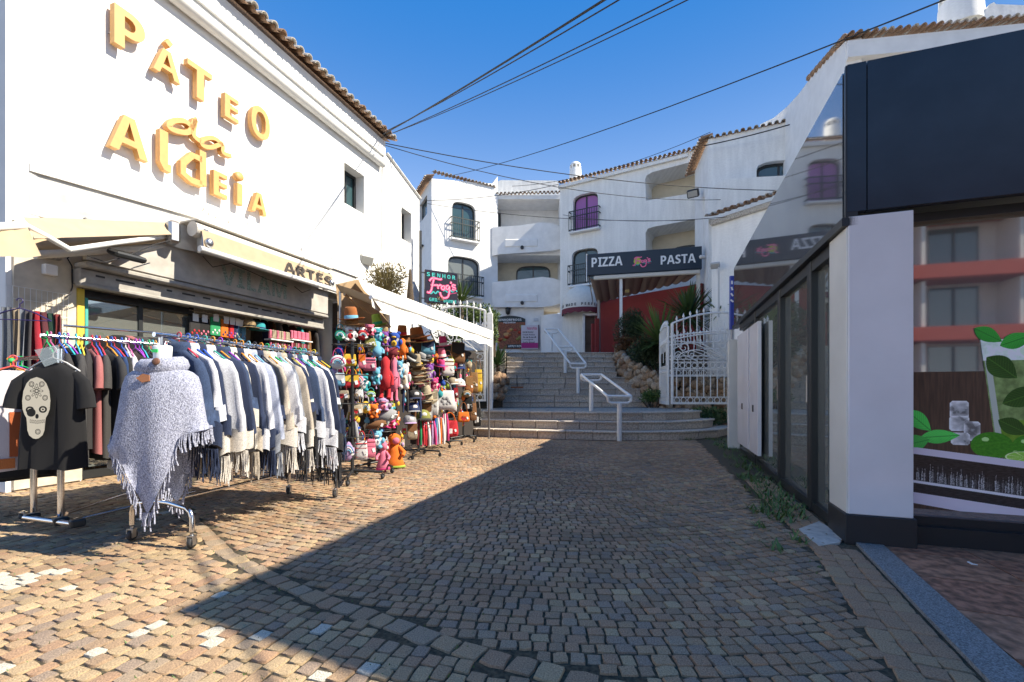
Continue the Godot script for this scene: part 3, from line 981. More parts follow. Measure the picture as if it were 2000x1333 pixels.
# ---- goods inside the shop ---------------------------------------------------
func build_right_store() -> void:
	rng.seed = 41
	var a := Vector2(4.287, 8.6)
	var b := Vector2(2.438, 3.24)
	var sf := frame(a, b)
	var ff := frame(b, b + Vector2(.945, -.326) * 4.5)
	var st := thing("glass_shop", "dark modern shop pavilion with glossy navy fascia and glass doors", "shop")
	var I := Transform3D.IDENTITY
	var L := (xz(a) - xz(b)).length()
	var vb := 2.37
	var vt := hit(ff, 1645, 130).y
	# glossy side fascia in panels
	var cuts := [0.0, L * .36, L * .985, L]
	for i in 2:
		var s := Shape.new()
		s.box(Vector3((cuts[i] + cuts[i + 1]) / 2, (vb + vt) / 2, -.03), Vector3(cuts[i + 1] - cuts[i] - .006, vt - vb, .06))
		part("side_fascia_panel", s, M.fascia_side, st, sf)
	var tr := Shape.new()
	tr.box(Vector3(L / 2, vb - .035, -.02), Vector3(L, .06, .1)); tr.box(Vector3(L - .012, (vb + vt) / 2, -.03), Vector3(.02, vt - vb, .075))
	part("trim", tr, M.black_metal, st, sf)
	var fr := Shape.new()
	fr.box(Vector3(.06, (vb + vt) / 2 + .02, -.03), Vector3(.115, vt - vb - .03, .06)); fr.box(Vector3(2.3, (vb + vt) / 2 + .02, -.03), Vector3(4.35, vt - vb - .03, .06))
	part("front_fascia", fr, M.fascia_front, st, ff)
	var rf := Shape.new()
	rf.prism(PackedVector2Array([a + Vector2(.05, 0), b + Vector2(.06, 0), b + Vector2(.945, -.326) * 4.5, a + Vector2(.945, -.326) * 4.5]), vt - .12, vt - .02, Transform3D(Basis(Vector3.RIGHT, Vector3.FORWARD, Vector3.UP), Vector3.ZERO))
	part("roof", rf, paint(.12, .12, .12, .8), st)
	# corner pier: white front panel, cream side panel, black plinth
	var u1 := hit(ff, 1786, 700).x
	var us := hit(sf, 1620, 700).x
	var pl := Shape.new()
	pl.box(Vector3(u1 / 2 - .0, .1, -.12), Vector3(u1 + .03, .22, .27), Basis.IDENTITY, .006)
	pl.box(Vector3(.10, .1, -.3), Vector3(.2, .22, .12))
	part("plinth", pl, M.dark, st, ff)
	var pls := Shape.new()
	pls.box(Vector3((us + L) / 2, .1, -.1), Vector3(L - us + .01, .215, .215), Basis.IDENTITY, .006)
	part("plinth", pls, M.dark, st, sf)
	var wp := Shape.new()
	wp.box(Vector3(u1 / 2 + .004, (.21 + vb) / 2, -.1), Vector3(u1 - .012, vb - .21, .2), Basis.IDENTITY, .004)
	part("white_panel", wp, M.panel_white, st, ff)
	var cp := Shape.new()
	cp.box(Vector3((us + L) / 2 - .004, (.21 + vb - .07) / 2, -.1), Vector3(L - us - .01, vb - .28, .2), Basis.IDENTITY, .004)
	part("cream_panel", cp, M.panel_cream, st, sf)
	# side glazing
	var ms := [1452, 1484, 1534, 1597, 1621]
	var u := []
	for x in ms: u.append(hit(sf, x, 800, -.08).x)
	for i in range(1, 4):
		var m := Shape.new()
		m.box(Vector3(u[i], (vb - .07) / 2, -.07), Vector3(.11 if i > 1 else .08, vb - .07, .12), Basis.IDENTITY, .006)
		part("mullion", m, M.black_metal, st, sf)
	var tl := Shape.new()
	tl.box(Vector3((u[0] + us) / 2, vb - .12, -.07), Vector3(us - u[0], .1, .1)); tl.box(Vector3((u[0] + us) / 2, .05, -.07), Vector3(us - u[0], .08, .1))
	part("door_rail", tl, M.black_metal, st, sf)
	for i in range(0, 4):
		var x0: float = u[i] + (.055 if i > 0 else 0.0)
		var x1: float = u[i + 1] - (.055 if i < 3 else 0.0)
		var g := Shape.new()
		g.box(Vector3((x0 + x1) / 2, (vb - .07) / 2, -.075), Vector3(x1 - x0, vb - .25, .012))
		var d := part("glass_door", g, M.dark_glass, st, sf)
		if i in [1, 2]:
			var hd := Shape.new()
			hd.tube([Vector3(x1 - .06, 1.0, -.03), Vector3(x1 - .06, 1.25, -.03)], .012, 6)
			part("handle", hd, M.steel, d, I)
	# unseen wing added behind the pavilion to shade the stair foot
	var wing := Shape.new()
	wing.prism(PackedVector2Array([Vector2(4.60, 8.30), Vector2(5.55, 11.1), Vector2(7.0, 11.1), Vector2(7.3, 7.4)]), 0, 4.0, Transform3D(Basis(Vector3.RIGHT, Vector3.FORWARD, Vector3.UP), Vector3.ZERO))
	part("added_shade_wing", wing, M.plaster, st)
	# far white panels, with dark finger pulls
	for q in [[1441, 1462], [1464, 1481]]:
		var x0 := hit(sf, q[0], 800, .02).x
		var x1 := hit(sf, q[1], 800, .02).x
		var w := Shape.new()
		w.box(Vector3((x0 + x1) / 2, 1.14, .0), Vector3(x1 - x0 - .02, 1.9, .05), Basis.IDENTITY, .004)
		var wpn := part("shutter_panel", w, M.panel_white, st, sf)
		var hd := Shape.new()
		hd.box(Vector3((x0 + x1) / 2, .85, .03), Vector3(.05, .1, .015))
		part("finger_pull", hd, M.dark, wpn, I)
	var fp := Shape.new()
	fp.box(Vector3(-.06, 1.05, .0), Vector3(.2, 2.1, .2), Basis.IDENTITY, .006)
	part("end_pillar", fp, M.panel_cream, st, sf)
	# front window with dark base
	var fb := Shape.new()
	fb.box(Vector3((u1 + 4.5) / 2, .06, -.2), Vector3(4.5 - u1 - .01, .14, .18)); fb.box(Vector3((u1 + 4.5) / 2, .16, -.23), Vector3(4.5 - u1 - .01, .06, .1))
	fb.box(Vector3(u1 + .012, 1.25, -.2), Vector3(.02, 2.2, .1)); fb.box(Vector3((u1 + 4.5) / 2, vb - .01, -.2), Vector3(4.5 - u1 - .01, .06, .1))
	part("window_frame", fb, M.black_metal, st, ff)
	var fg := Shape.new()
	fg.box(Vector3((u1 + 4.5) / 2, 1.26, -.22), Vector3(4.5 - u1 - .05, 2.15, .012))
	var gm := mat(lin(.52, .52, .53), .03, .85)
	part("front_window", fg, M.front_glass if M.has("front_glass") else gm, st, ff)
	# unseen taller wing, shaped to cast the shade corner on the near cobbles
	var tw := Shape.new()
	tw.prism(PackedVector2Array([Vector2(4.5, 1.27), Vector2(5.09, 2.97), Vector2(8.5, 2.4), Vector2(7.73, -.2)]), 0, 6.0, Transform3D(Basis(Vector3.RIGHT, Vector3.FORWARD, Vector3.UP), Vector3.ZERO))
	solo("unseen_shade_wing", tw, M.plaster, "unseen taller wing shaped to shade the near cobbles", "building")
	# printed film on the window
	var p0 := hit(ff, 1790, 640, -.21)
	var p1 := hit(ff, 2060, 1040, -.21)
	var v0 := .24
	var v1 := hit(ff, 1930, 636, -.21).y
	var pr := Shape.new()
	pr.quv(Vector3(u1 + .03, v0, -.208), Vector3(p1.x, v0, -.208), Vector3(p1.x, v1, -.208), Vector3(u1 + .03, v1, -.208))
	var pm := mat(Color.WHITE, .3)
	pm.albedo_texture = tex(drink_print())
	pm.transparency = BaseMaterial3D.TRANSPARENCY_ALPHA_SCISSOR
	pm.alpha_scissor_threshold = .5
	part("window_print", pr, pm, st, ff)
	# dim room inside
	var rm := Shape.new()
	var o := b + Vector2(.945, -.326) * 3.2
	for q in [[a + Vector2(.945, -.326) * 3.0, o + Vector2(.3, 1.0)], [a + Vector2(.2, -.1), a + Vector2(.945, -.326) * 3.0]]:
		var fq := frame(q[0], q[1])
		var ln := (xz(q[0]) - xz(q[1])).length()
		rm.box(fq * Vector3(ln / 2, 1.2, 0), Vector3(ln, 2.4, .1), fq.basis)
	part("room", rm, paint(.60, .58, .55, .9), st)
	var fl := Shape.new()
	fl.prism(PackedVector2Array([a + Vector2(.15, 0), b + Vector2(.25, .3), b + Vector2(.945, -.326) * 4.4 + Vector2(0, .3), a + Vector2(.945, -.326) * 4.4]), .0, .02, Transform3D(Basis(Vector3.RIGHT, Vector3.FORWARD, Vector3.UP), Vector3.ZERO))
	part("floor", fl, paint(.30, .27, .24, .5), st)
func disc(im: Image, cx: float, cy: float, rx: float, ry: float, an: float, fn: Callable) -> void:
	var r := int(maxf(rx, ry)) + 1
	for y in range(maxi(0, int(cy) - r), mini(im.get_height(), int(cy) + r)):
		for x in range(maxi(0, int(cx) - r), mini(im.get_width(), int(cx) + r)):
			var p := Vector2(x - cx, y - cy).rotated(-an)
			var q := Vector2(p.x / rx, p.y / ry)
			if q.length_squared() <= 1.0: im.set_pixel(x, y, fn.call(q))
func leaf_shape(im: Image, cx: float, cy: float, ln: float, wd: float, an: float, c0: Color, c1: Color) -> void:
	var r := int(ln) + 2
	for y in range(maxi(0, int(cy) - r), mini(im.get_height(), int(cy) + r)):
		for x in range(maxi(0, int(cx) - r), mini(im.get_width(), int(cx) + r)):
			var p := Vector2(x - cx, y - cy).rotated(-an) / Vector2(ln, wd)
			if absf(p.x) < 1.0 and absf(p.y) < (1.0 - p.x * p.x) * (1.0 - .25 * p.x):
				var v := absf(p.y) < .05 or absf(fposmod(p.x * 6.0 + absf(p.y) * 3.0, 1.0) - .5) < .06
				im.set_pixel(x, y, c1 if v else c0.lerp(c1, .35 * clampf(p.y, 0, 1)))
func drink_print() -> Image:
	# film: dark timber ground, tall glass with limes, ice and mint, and a framed grey picture of bottles below
	var W := 540
	var H := 800
	var im := Image.create(W, H, false, Image.FORMAT_RGBA8)
	im.fill(Color(0, 0, 0, 0))
	var n := FastNoiseLite.new()
	n.seed = 4; n.frequency = .012; n.fractal_octaves = 4
	# (0,0) = top left = photo (1790,636); 2 texels a photo pixel
	for y in range(195, H):
		for x in W:
			var g := n.get_noise_2d(x * 6.0, y * .5) * .5 + .5
			im.set_pixel(x, y, Color(.20 + .14 * g, .16 + .10 * g, .14 + .07 * g))
	for y in range(60, 560):
		for x in range(285 + int((y - 60) * .12), 540):
			var e := x - 285 - (y - 60) * .12
			var g := n.get_noise_2d(x * 2.0, y * 2.0) * .5 + .5
			var c := Color(.62, .64, .60) if e < 26 and e > 4 else Color(.30 + .25 * g, .36 + .28 * g, .20 + .2 * g)
			if y < 150: c = Color(.66 + .2 * g, .70 + .2 * g, .66 + .2 * g)
			if e >= 26 and y > 400: c = Color(.28 + .18 * g, .40 + .2 * g, .10 + .1 * g)
			im.set_pixel(x, y, c)
	for q in [[360, 180, 70, 45, .7], [440, 300, 85, 40, -.4], [400, 430, 60, 34, .5]]:
		leaf_shape(im, q[0], q[1], q[2], q[3], q[4], Color(.14, .26, .09), Color(.22, .38, .14))
	for q in [[470, 120, 60], [520, 210, 50]]:
		disc(im, q[0], q[1], q[2], q[2] * .55, .3, func(p: Vector2) -> Color: return Color(.86, .89, .88) if p.length() > .8 else Color(.72, .80, .70))
	leaf_shape(im, 312, 40, 58, 30, .55, Color(.20, .56, .20), Color(.12, .40, .14))
	leaf_shape(im, 412, 66, 62, 32, -.35, Color(.22, .60, .22), Color(.12, .40, .14))
	leaf_shape(im, 500, 48, 60, 30, -.2, Color(.20, .55, .20), Color(.12, .40, .14))
	for q in [[208, 360, 70, 76], [208, 420, 74, 66], [255, 452, 60, 84], [212, 486, 70, 54]]:
		for y in range(q[1] - q[3] / 2, q[1] + q[3] / 2):
			for x in range(q[0] - q[2] / 2, q[0] + q[2] / 2):
				var g := n.get_noise_2d(x * 1.1 + q[1] * 3.0, y * 1.4) * .5 + .5
				var ex := minf(x - (q[0] - q[2] / 2), (q[0] + q[2] / 2) - x)
				var ey := minf(y - (q[1] - q[3] / 2), (q[1] + q[3] / 2) - y)
				if ex + ey < 9: continue
				var c := .36 + .42 * g
				c += .22 * clampf(1.0 - minf(ex, ey) / 14.0, 0, 1) - .12 * smoothstep(.45, .35, g)
				im.set_pixel(x, y, Color(c, c * .985, c * .98))
	leaf_shape(im, 55, 410, 66, 34, .75, Color(.27, .72, .30), Color(.16, .50, .20))
	leaf_shape(im, 135, 478, 76, 30, -.1, Color(.30, .74, .32), Color(.16, .50, .20))
	leaf_shape(im, 40, 510, 60, 38, -.3, Color(.24, .62, .27), Color(.16, .50, .20))
	for q in [[325, 510, 76, 56], [455, 512, 60, 50], [430, 548, 70, 30], [540, 540, 60, 44]]:
		disc(im, q[0], q[1], q[2], q[3], 0, func(p: Vector2) -> Color:
			var g := n.get_noise_2d(p.x * 400 + q[0], p.y * 400) * .5 + .5
			if (p - Vector2(-.3, -.45)).length() < .14 + .05 * g: return Color(.62, .76, .48)
			return Color(.14 + .12 * g, .38 + .14 * g, .08 + .06 * g))
	disc(im, 440, 556, 74, 26, 0, func(p: Vector2) -> Color:
		if p.length() > .93: return Color(.25, .48, .12)
		if p.length() > .84: return Color(.74, .82, .58)
		return Color(.78, .84, .60) if absf(fposmod(p.angle() / TAU * 9.0, 1.0) - .5) > .44 else Color(.50, .68, .26))
	for y in range(530, H):
		for x in W:
			if y > 524 + x * .11 and y < 772 + x * .13:
				im.set_pixel(x, y, Color(.72, .68, .72))
	rng.seed = 3
	var y0 := 574.0
	for y in range(540, H):
		for x in range(32, W):
			var yy := y - x * .11
			if yy > y0 - 20 and yy < y0 + 150:
				var g := n.get_noise_2d(x * 3.0, y * 12.0) * .5 + .5
				var c := .07 + .14 * g
				if yy > y0 + 96: c = .75 if yy < y0 + 108 else .10 + .12 * g
				im.set_pixel(x, y, Color(c, c * .98, c))
	for i in 46:
		var bx := 48 + i * 10 + rng.randi_range(-3, 3)
		var hh := rng.randi_range(46, 82)
		var tone := rng.randf_range(.25, .9)
		for y in hh:
			var hw := 4 if y < hh * .62 else 1
			for x in range(bx - hw, bx + hw + 1):
				var py := int(y0 + 94 + x * .11 - y)
				if x < W and x >= 0 and py < H and py > 0: im.set_pixel(x, py, Color(tone, tone, tone) if (x - bx) == -2 or rng.randf() < .35 else Color(.08, .08, .09))
	var dat := im.get_data()
	for i in dat.size():
		if i % 4 != 3: dat[i] = mini(255, int(dat[i] * 1.28))
	return Image.create_from_data(W, H, false, Image.FORMAT_RGBA8, dat)

# ---- stairs ------------------------------------------------------------------
const RISE := .2
func arc_step(off: float) -> Array:
	# front edge of the wide lower steps in plan, pushed back by off
	var base := [[-1.3, 11.0], [-.9, 10.85], [-.2, 10.6], [.95, 10.25], [2.38, 9.95], [3.82, 10.05], [4.8, 10.5], [5.5, 11.2], [5.8, 12.0]]
	var o := []
	for p in base:
		var c := Vector2(2.4, 14.0)
		var v := Vector2(p[0], p[1])
		o.append(v + (c - v).normalized() * off)
	return o
func blocks_along(parent: Node3D, line: Array, y0: float, y1: float, depth: float, seedv: int, len0 := .42) -> void:
	rng.seed = seedv
	var total := 0.0
	for i in line.size() - 1: total += (line[i + 1] - line[i]).length()
	var at := 0.0
	while at < total - .05:
		var ln := minf(len0 * rng.randf_range(.8, 1.35), total - at)
		if total - at - ln < .18: ln = total - at
		var p := along(line, at + .007)
		var q := along(line, at + ln - .007)
		var dir := (q - p).normalized()
		var n := Vector2(-dir.y, dir.x)
		if n.y < 0: n = -n
		var s := Shape.new()
		var j := rng.randf_range(0, .008)
		var c := (p + q) / 2 + n * (depth / 2 + j)
		var bs := Basis(Vector3.UP, atan2(dir.y, dir.x))
		var m: Material = [M.step, M.step_b, M.step_c, M.step][rng.randi() % 4]
		s.box(xz(c + n * .02, (y0 + y1 - .045) / 2), Vector3((q - p).length(), y1 - y0 - .045, depth), bs, .006)
		part("riser_stone", s, m, parent)
		var tr := Shape.new()
		tr.box(xz(c - n * .012, y1 - .022 + rng.randf_range(-.004, .003)), Vector3((q - p).length() + .002, .044, depth + .02), bs, .01)
		part("tread_stone", tr, [M.step, M.step_c, m][rng.randi() % 3], parent)
		at += ln
func along(line: Array, t: float) -> Vector2:
	for i in line.size() - 1:
		var l: float = (line[i + 1] - line[i]).length()
		if t <= l or i == line.size() - 2: return line[i] + (line[i + 1] - line[i]) * (t / l)
		t -= l
	return line[-1]
func build_stairs() -> void:
	var st := Node3D.new()
	st.name = "stone_stairs"
	st.set_meta("kind", "structure")
	add_child(st)
	var up := Transform3D(Basis(Vector3.RIGHT, Vector3.FORWARD, Vector3.UP), Vector3.ZERO)
	for k in 3:
		blocks_along(st, arc_step(k * .36), k * RISE, (k + 1) * RISE, .34, 50 + k, .5)
		var line := arc_step(k * .36 + .1)
		var pg := PackedVector2Array()
		for p in line: pg.append(p)
		pg.append(Vector2(5.7, 14.9)); pg.append(Vector2(-2.2, 14.9)); pg.append(Vector2(-2.2, 12.4))
		var s := Shape.new()
		s.prism(pg, k * RISE - .02, (k + 1) * RISE - .012, up)
		part("landing" if k == 2 else "core", s, M.slab if k == 2 else M.step_b, st)
	for n in range(4, 14):
		var d := 14.2 + .31 * (n - 4)
		var x0 := lerp_table([[4, -.62], [5, -.58], [6, -.42], [7, -.2], [13, -.2]], n)
		var x1 := lerp_table([[4, 4.35], [5, 4.5], [6, 4.55], [7, 4.4], [8, 4.2], [9, 3.72], [13, 3.85]], n)
		blocks_along(st, [Vector2(x0, d), Vector2(x1, d)], (n - 1) * RISE, n * RISE, .33, 70 + n, .62)
		var s := Shape.new()
		s.box(Vector3((x0 + x1) / 2, (n - 1) * RISE / 2 - .02, -d - .17), Vector3(x1 - x0 - .02, (n - 1) * RISE - .04, .3))
		part("core", s, M.step_b, st)
	var tr := Shape.new()
	tr.prism(PackedVector2Array([Vector2(-.2, 17.3), Vector2(3.85, 17.3), Vector2(3.9, 16.6), Vector2(9.0, 16.0), Vector2(12, 24), Vector2(-9, 26), Vector2(-6, 16.2), Vector2(-.25, 16.2)]), 0, 2.595, up)
	setting("upper_terrace", tr, M.paving)
	# handrails: paired white pipes on posts
	var mk := func(label: String, posts: Array) -> void:
		var h := thing("handrail", label, "handrail")
		for p in posts:
			var s := Shape.new()
			s.tube([p[0], p[0] + Vector3(0, p[1] - .09, 0)], .055, 12)
			part("post", s, M.white_metal, h)
			var u := Shape.new()
			var t: Vector3 = p[0] + Vector3(0, p[1], 0)
			u.tube([t + Vector3(-.26, .06, 0), t + Vector3(-.25, -.05, 0), t + Vector3(-.18, -.09, 0), t + Vector3(.18, -.09, 0), t + Vector3(.25, -.05, 0), t + Vector3(.26, .06, 0)], .03, 8)
			part("bracket", u, M.white_metal, h)
		for i in posts.size() - 1:
			var a: Vector3 = posts[i][0] + Vector3(0, posts[i][1] + .06, 0)
			var b: Vector3 = posts[i + 1][0] + Vector3(0, posts[i + 1][1] + .06, 0)
			var r := Vector3(.26, 0, 0)
			var ex := Vector3(0, 0, .18)
			var s := Shape.new()
			s.tube([a - r, a + r], .032, 8); s.tube([b - r + Vector3(0, 0, .02), b + r + Vector3(0, 0, .02)], .032, 8)
			part("crossbar", s, M.white_metal, h)
			for e in [-1.0, 1.0]:
				var q := Shape.new()
				q.tube([a + r * e, b + r * e], .032, 8)
				part("rail", q, M.white_metal, h)
	mk.call("white tubular handrail standing on the lowest steps", [[px(1210, 862, 9.87), .93], [px(1155, 803, 11.45), .87]])
	mk.call("longer white tubular handrail on the upper flight of stairs", [[px(1129, 769, 14.75), .93], [px(1104, 729, 15.6), .86], [px(1077, 686, 17.2), .78]])
	# broom resting on a step
	var bp := px(1010, 752, 14.9)
	bp.y = 5 * RISE + .2
	var br := thing("broom", "short orange broom lying on a stair tread", "broom", Transform3D(Basis(Vector3.UP, .2), bp))
	part("head", Shape.new().box(Vector3(0, .03, 0), Vector3(.42, .07, .08), Basis.IDENTITY, .02), paint(.40, .13, .04), br)
	part("handle", Shape.new().tube([Vector3(0, .05, 0), Vector3(.02, .45, -.12)], .014, 6), M.rubber, br)

# ---- houses beyond the stairs --------------------------------------------------
func ring(s: Shape, o: PackedVector2Array, t: float, z0: float, z1: float) -> void:
	var inn := PackedVector2Array()
	var c := Vector2.ZERO
	for p in o: c += p / o.size()
	var lo := o[0]
	var hi := o[0]
	for p in o:
		lo = lo.min(p); hi = hi.max(p)
	c = (lo + hi) / 2
	var k := Vector2(1 - 2 * t / (hi.x - lo.x), 1 - 2 * t / (hi.y - lo.y))
	for p in o: inn.append(c + (p - c) * k)
	for i in o.size():
		var j := (i + 1) % o.size()
		var v := func(p: Vector2, z: float) -> Vector3: return Vector3(p.x, p.y, z)
		s.quad(v.call(o[i], z1), v.call(o[j], z1), v.call(inn[j], z1), v.call(inn[i], z1))
		s.quad(v.call(inn[i], z1), v.call(inn[j], z1), v.call(inn[j], z0), v.call(inn[i], z0))
		s.quad(v.call(o[j], z1), v.call(o[i], z1), v.call(o[i], z0), v.call(o[j], z0))
func arch_window(parent: Node3D, f: Transform3D, o: PackedVector2Array, w: float, mullions: Array, pane: Material, rail := 0.0, frame_t := .07) -> void:
	var s := Shape.new()
	ring(s, o, frame_t, w - .05, w + .03)
	var lo := o[0]
	var hi := o[0]
	for p in o:
		lo = lo.min(p); hi = hi.max(p)
	for m in mullions:
		s.box(Vector3(lerpf(lo.x, hi.x, m), (lo.y + hi.y) / 2, w), Vector3(.07, hi.y - lo.y - .06, .05))
	var wn := part("window", s, M.black_metal, parent, f)
	var g := Shape.new()
	g.prism(o, w - .015, w)
	part("pane", g, pane, wn)
	if rail > 0.0:
		var r := Shape.new()
		var a := lo.x - .12
		var b := hi.x + .12
		var z := .22
		for y in [lo.y + .06, lo.y + rail * .72, lo.y + rail]:
			r.box(Vector3((a + b) / 2, y, z), Vector3(b - a, .035, .035))
			for u in [a, b]: r.box(Vector3(u, y, z / 2), Vector3(.035, .035, z))
		var n := int((b - a) / .11)
		for i in n + 1: r.box(Vector3(lerpf(a, b, i / float(n)), lo.y + rail / 2, z), Vector3(.022, rail, .022))
		part("railing", r, M.iron, parent, f)
		var sl := Shape.new()
		sl.box(Vector3((a + b) / 2, lo.y - .06, .1), Vector3(b - a, .1, .28), Basis.IDENTITY, .02)
		part("window_sill", sl, M.plaster, parent, f)
func harch(f: Transform3D, x0: float, y0: float, x1: float, y1: float, rise := .45) -> PackedVector2Array:
	# arch opening from photo bounds: (x0, y0) top left, (x1, y1) lower right
	var c := (x0 + x1) / 2
	return arch(hit(f, x0, (y0 + y1) / 2).x, hit(f, c, y1).y, hit(f, x1, (y0 + y1) / 2).x, hit(f, c, y0).y, rise)
func hp(f: Transform3D, pts: Array, w := 0.0) -> PackedVector2Array:
	var o := PackedVector2Array()
	for p in pts:
		var h := hit(f, p[0], p[1], w)
		o.append(Vector2(h.x, h.y))
	return o
func lattice_chimney(parent: Node3D, at: Vector3, r: float, h: float) -> void:
	var s := Shape.new()
	s.lathe([Vector2(r, 0), Vector2(r * .92, h * .55), Vector2(r * .86, h * .6)], 16, Transform3D(Basis.IDENTITY, at))
	for i in 8:
		var a := TAU * i / 8
		s.box(at + Vector3(cos(a) * r * .78, h * .69, sin(a) * r * .78), Vector3(.3 * r, h * .2, .22 * r), Basis(Vector3.UP, -a + PI / 2), .02)
	s.lathe([Vector2(r * .86, h * .78), Vector2(r * .82, h * .86), Vector2(r * .55, h * .95), Vector2(r * .1, h), Vector2(.001, h)], 16, Transform3D(Basis.IDENTITY, at))
	s.lathe([Vector2(r * .5, h * .55), Vector2(r * .5, h * .8)], 10, Transform3D(Basis.IDENTITY, at))
	part("chimney", s, M.plaster_old, parent)
func build_far_houses() -> void:
	rng.seed = 61
	var I := Transform3D.IDENTITY
	# B: lit house behind the left one
	var fb := frame(Vector2(-3.9, 21.6), Vector2(-.72, 23.4))
	var B := thing("apartment_house", "sunlit white house with two arched balcony windows beside the staircase", "building")
	var o1 := harch(fb, 883, 396, 929, 470, .5)
	var o2 := harch(fb, 875, 502, 937, 578, .5)
	var ol := hp(fb, [[843, 349], [843, 700], [972, 700], [972, 345], [962, 359], [905, 354]])
	csg("wall", B, fb, ol, .35, [[o1, .3], [o2, .3]], M.plaster)
	arch_window(B, fb, o1, -.2, [.5], M.house_glass, 1.0)
	arch_window(B, fb, o2, -.2, [.5], paint(.16, .18, .18, .12), 1.0)
	eave(B, fb, 0.05, hit(fb, 966, 358).x, hit(fb, 905, 353).y + .02, .12, .2, 14, 1, .7)
	var fs := frame(Vector2(-5.35, 24.6), Vector2(-3.9, 21.6))
	var sl := (Vector2(-5.35, 24.6) - Vector2(-3.9, 21.6)).length()
	var sw := rect(hit(fs, 820, 400).x, hit(fs, 827, 427).y, hit(fs, 834, 400).x, hit(fs, 827, 391).y)
	csg("wall", B, fs, rect(0, 1, sl - .01, hit(fb, 843, 349).y - .02), .3, [[sw, .2]], M.plaster)
	arch_window(B, fs, sw, -.15, [], M.house_glass)
	eave(B, fs, -.2, sl + .1, hit(fb, 843, 349).y - .02, .35, .2, 16, 1, .3)
	var bk := Shape.new()
	bk.box(fb * Vector3(1.9, 5.5, -1.6), Vector3(3.6, 9, 2.2), fb.basis)
	part("wall", bk, M.plaster, B)
	var sc := Shape.new()
	sc.box(fs * (hit(fs, 826, 481) + Vector3(0, 0, .15)), Vector3(.3, .08, .3), fs.basis, .02)
	part("wall_lamp", sc, M.black_metal, B)
	# C: recessed balconies
	var fc := frame(Vector2(-1.05, 23.45), Vector2(2.5, 23.25))
	var C := thing("apartment_house", "white house with stacked recessed balconies above the pizza poster", "building")
	var ur := hp(fc, [[969, 389], [969, 446], [1093, 446], [1093, 389]])
	var lr := hp(fc, [[967, 499], [967, 550], [1096, 550], [1096, 499]])
	csg("wall", C, fc, hp(fc, [[958, 381], [958, 700], [1062, 700], [1062, 600], [1099, 600], [1099, 381]]), 1.8, [[ur, 1.5], [lr, 1.5]], M.plaster)
	var bw := Shape.new()
	bw.box(fc * Vector3(1.8, 6.0, -1.47), Vector3(3.4, 7.5, .04), fc.basis)
	part("balcony_wall", bw, M.cream_wall, C)
	arch_window(C, fc, arch(hit(fc, 1008, 540, -1.4).x, hit(fc, 1040, 556, -1.4).y - .6, hit(fc, 1075, 540, -1.4).x, hit(fc, 1040, 520, -1.4).y, .5), -1.42, [.5], M.house_glass)
	arch_window(C, fc, rect(hit(fc, 970, 430, -1.35).x, hit(fc, 972, 446, -1.35).y - .5, hit(fc, 978, 430, -1.35).x, hit(fc, 972, 417, -1.35).y), -1.4, [], M.house_glass)
	for q in [[[961, 444], [1010, 441], [1060, 434], [1080, 437], [1098, 444], [1098, 486], [1078, 490], [975, 497], [961, 500]], [[961, 552], [1000, 548], [1060, 541], [1082, 544], [1098, 550], [1098, 592], [1078, 598], [1060, 600], [961, 600]]]:
		var s := Shape.new()
		s.prism(hp(fc, q, .3), .0, .3)
		var pw := part("parapet", s, M.plaster, C, fc)
		var d := Shape.new()
		var c := hit(fc, 1018, q[0][1] + 31, .3)
		d.box(c, Vector3(1.7, .4, .08), Basis.IDENTITY, .04)
		part("drip_panel", d, M.plaster, pw)
		var sp := Shape.new()
		sp.tube([c + Vector3(.05, -.25, 0), c + Vector3(.05, -.25, .12)], .09, 10)
		part("drain_spout", sp, M.dark, pw)
	eave(C, fc, hit(fc, 968, 380).x, hit(fc, 1097, 380).x, hit(fc, 1030, 380).y, .15, .2, 14, 1, .4)
	var up := Shape.new()
	up.prism(hp(fc, [[970, 356], [978, 352], [1090, 353], [1097, 385], [968, 385]], -.8), -1.2, -.8)
	part("parapet", up, M.plaster_old, C, fc)
	var lp := thing("wall_lantern", "black wall lantern above the arched pizza poster", "lamp", fc)
	var lc := hit(fc, 992, 607, .12)
	part("body", Shape.new().lathe([Vector2(.02, .22), Vector2(.1, .16), Vector2(.14, .12), Vector2(.11, -.16), Vector2(.03, -.22)], 6, Transform3D(I.basis, lc)), M.black_metal, lp)
	part("bracket", Shape.new().box(lc + Vector3(0, .05, -.08), Vector3(.05, .2, .14)), M.black_metal, lp)
	solo("wall_plate", Shape.new().box(hit(fc, 1031, 600, .02), Vector3(.32, .05, .05)), M.dark, "narrow dark plate on the white wall near the lantern", "plate", fc)
	solo("wall_plate", Shape.new().box(hit(fc, 1047, 625, .02), Vector3(.26, .15, .03)), paint(.55, .56, .58), "small grey number plate on the white wall beside the posters", "plate", fc)
	# D: large shaded facade
	var fd := frame(Vector2(2.42, 22.0), Vector2(7.9, 18.85))
	var D := thing("apartment_house", "shaded white house with purple curtained window and deep loggias", "building")
	var d1 := harch(fd, 1119, 378, 1168, 450, .42)
	var d2 := harch(fd, 1117, 486, 1168, 556, .42)
	var g1 := hp(fd, [[1262, 392], [1260, 350], [1264, 342], [1275, 336], [1367, 312], [1367, 375]])
	var g2 := hp(fd, [[1262, 520], [1261, 455], [1265, 447], [1277, 443], [1367, 427], [1367, 520]])
	csg("wall", D, fd, hp(fd, [[1094, 362], [1094, 700], [1400, 700], [1400, 281]]), 1.7, [[d1, .3], [d2, .3], [g1, 1.4], [g2, 1.4]], M.plaster_old)
	arch_window(D, fd, d1, -.22, [.5], paint(.34, .12, .36, .35), .95)
	arch_window(D, fd, d2, -.22, [.5], M.house_glass, .95)
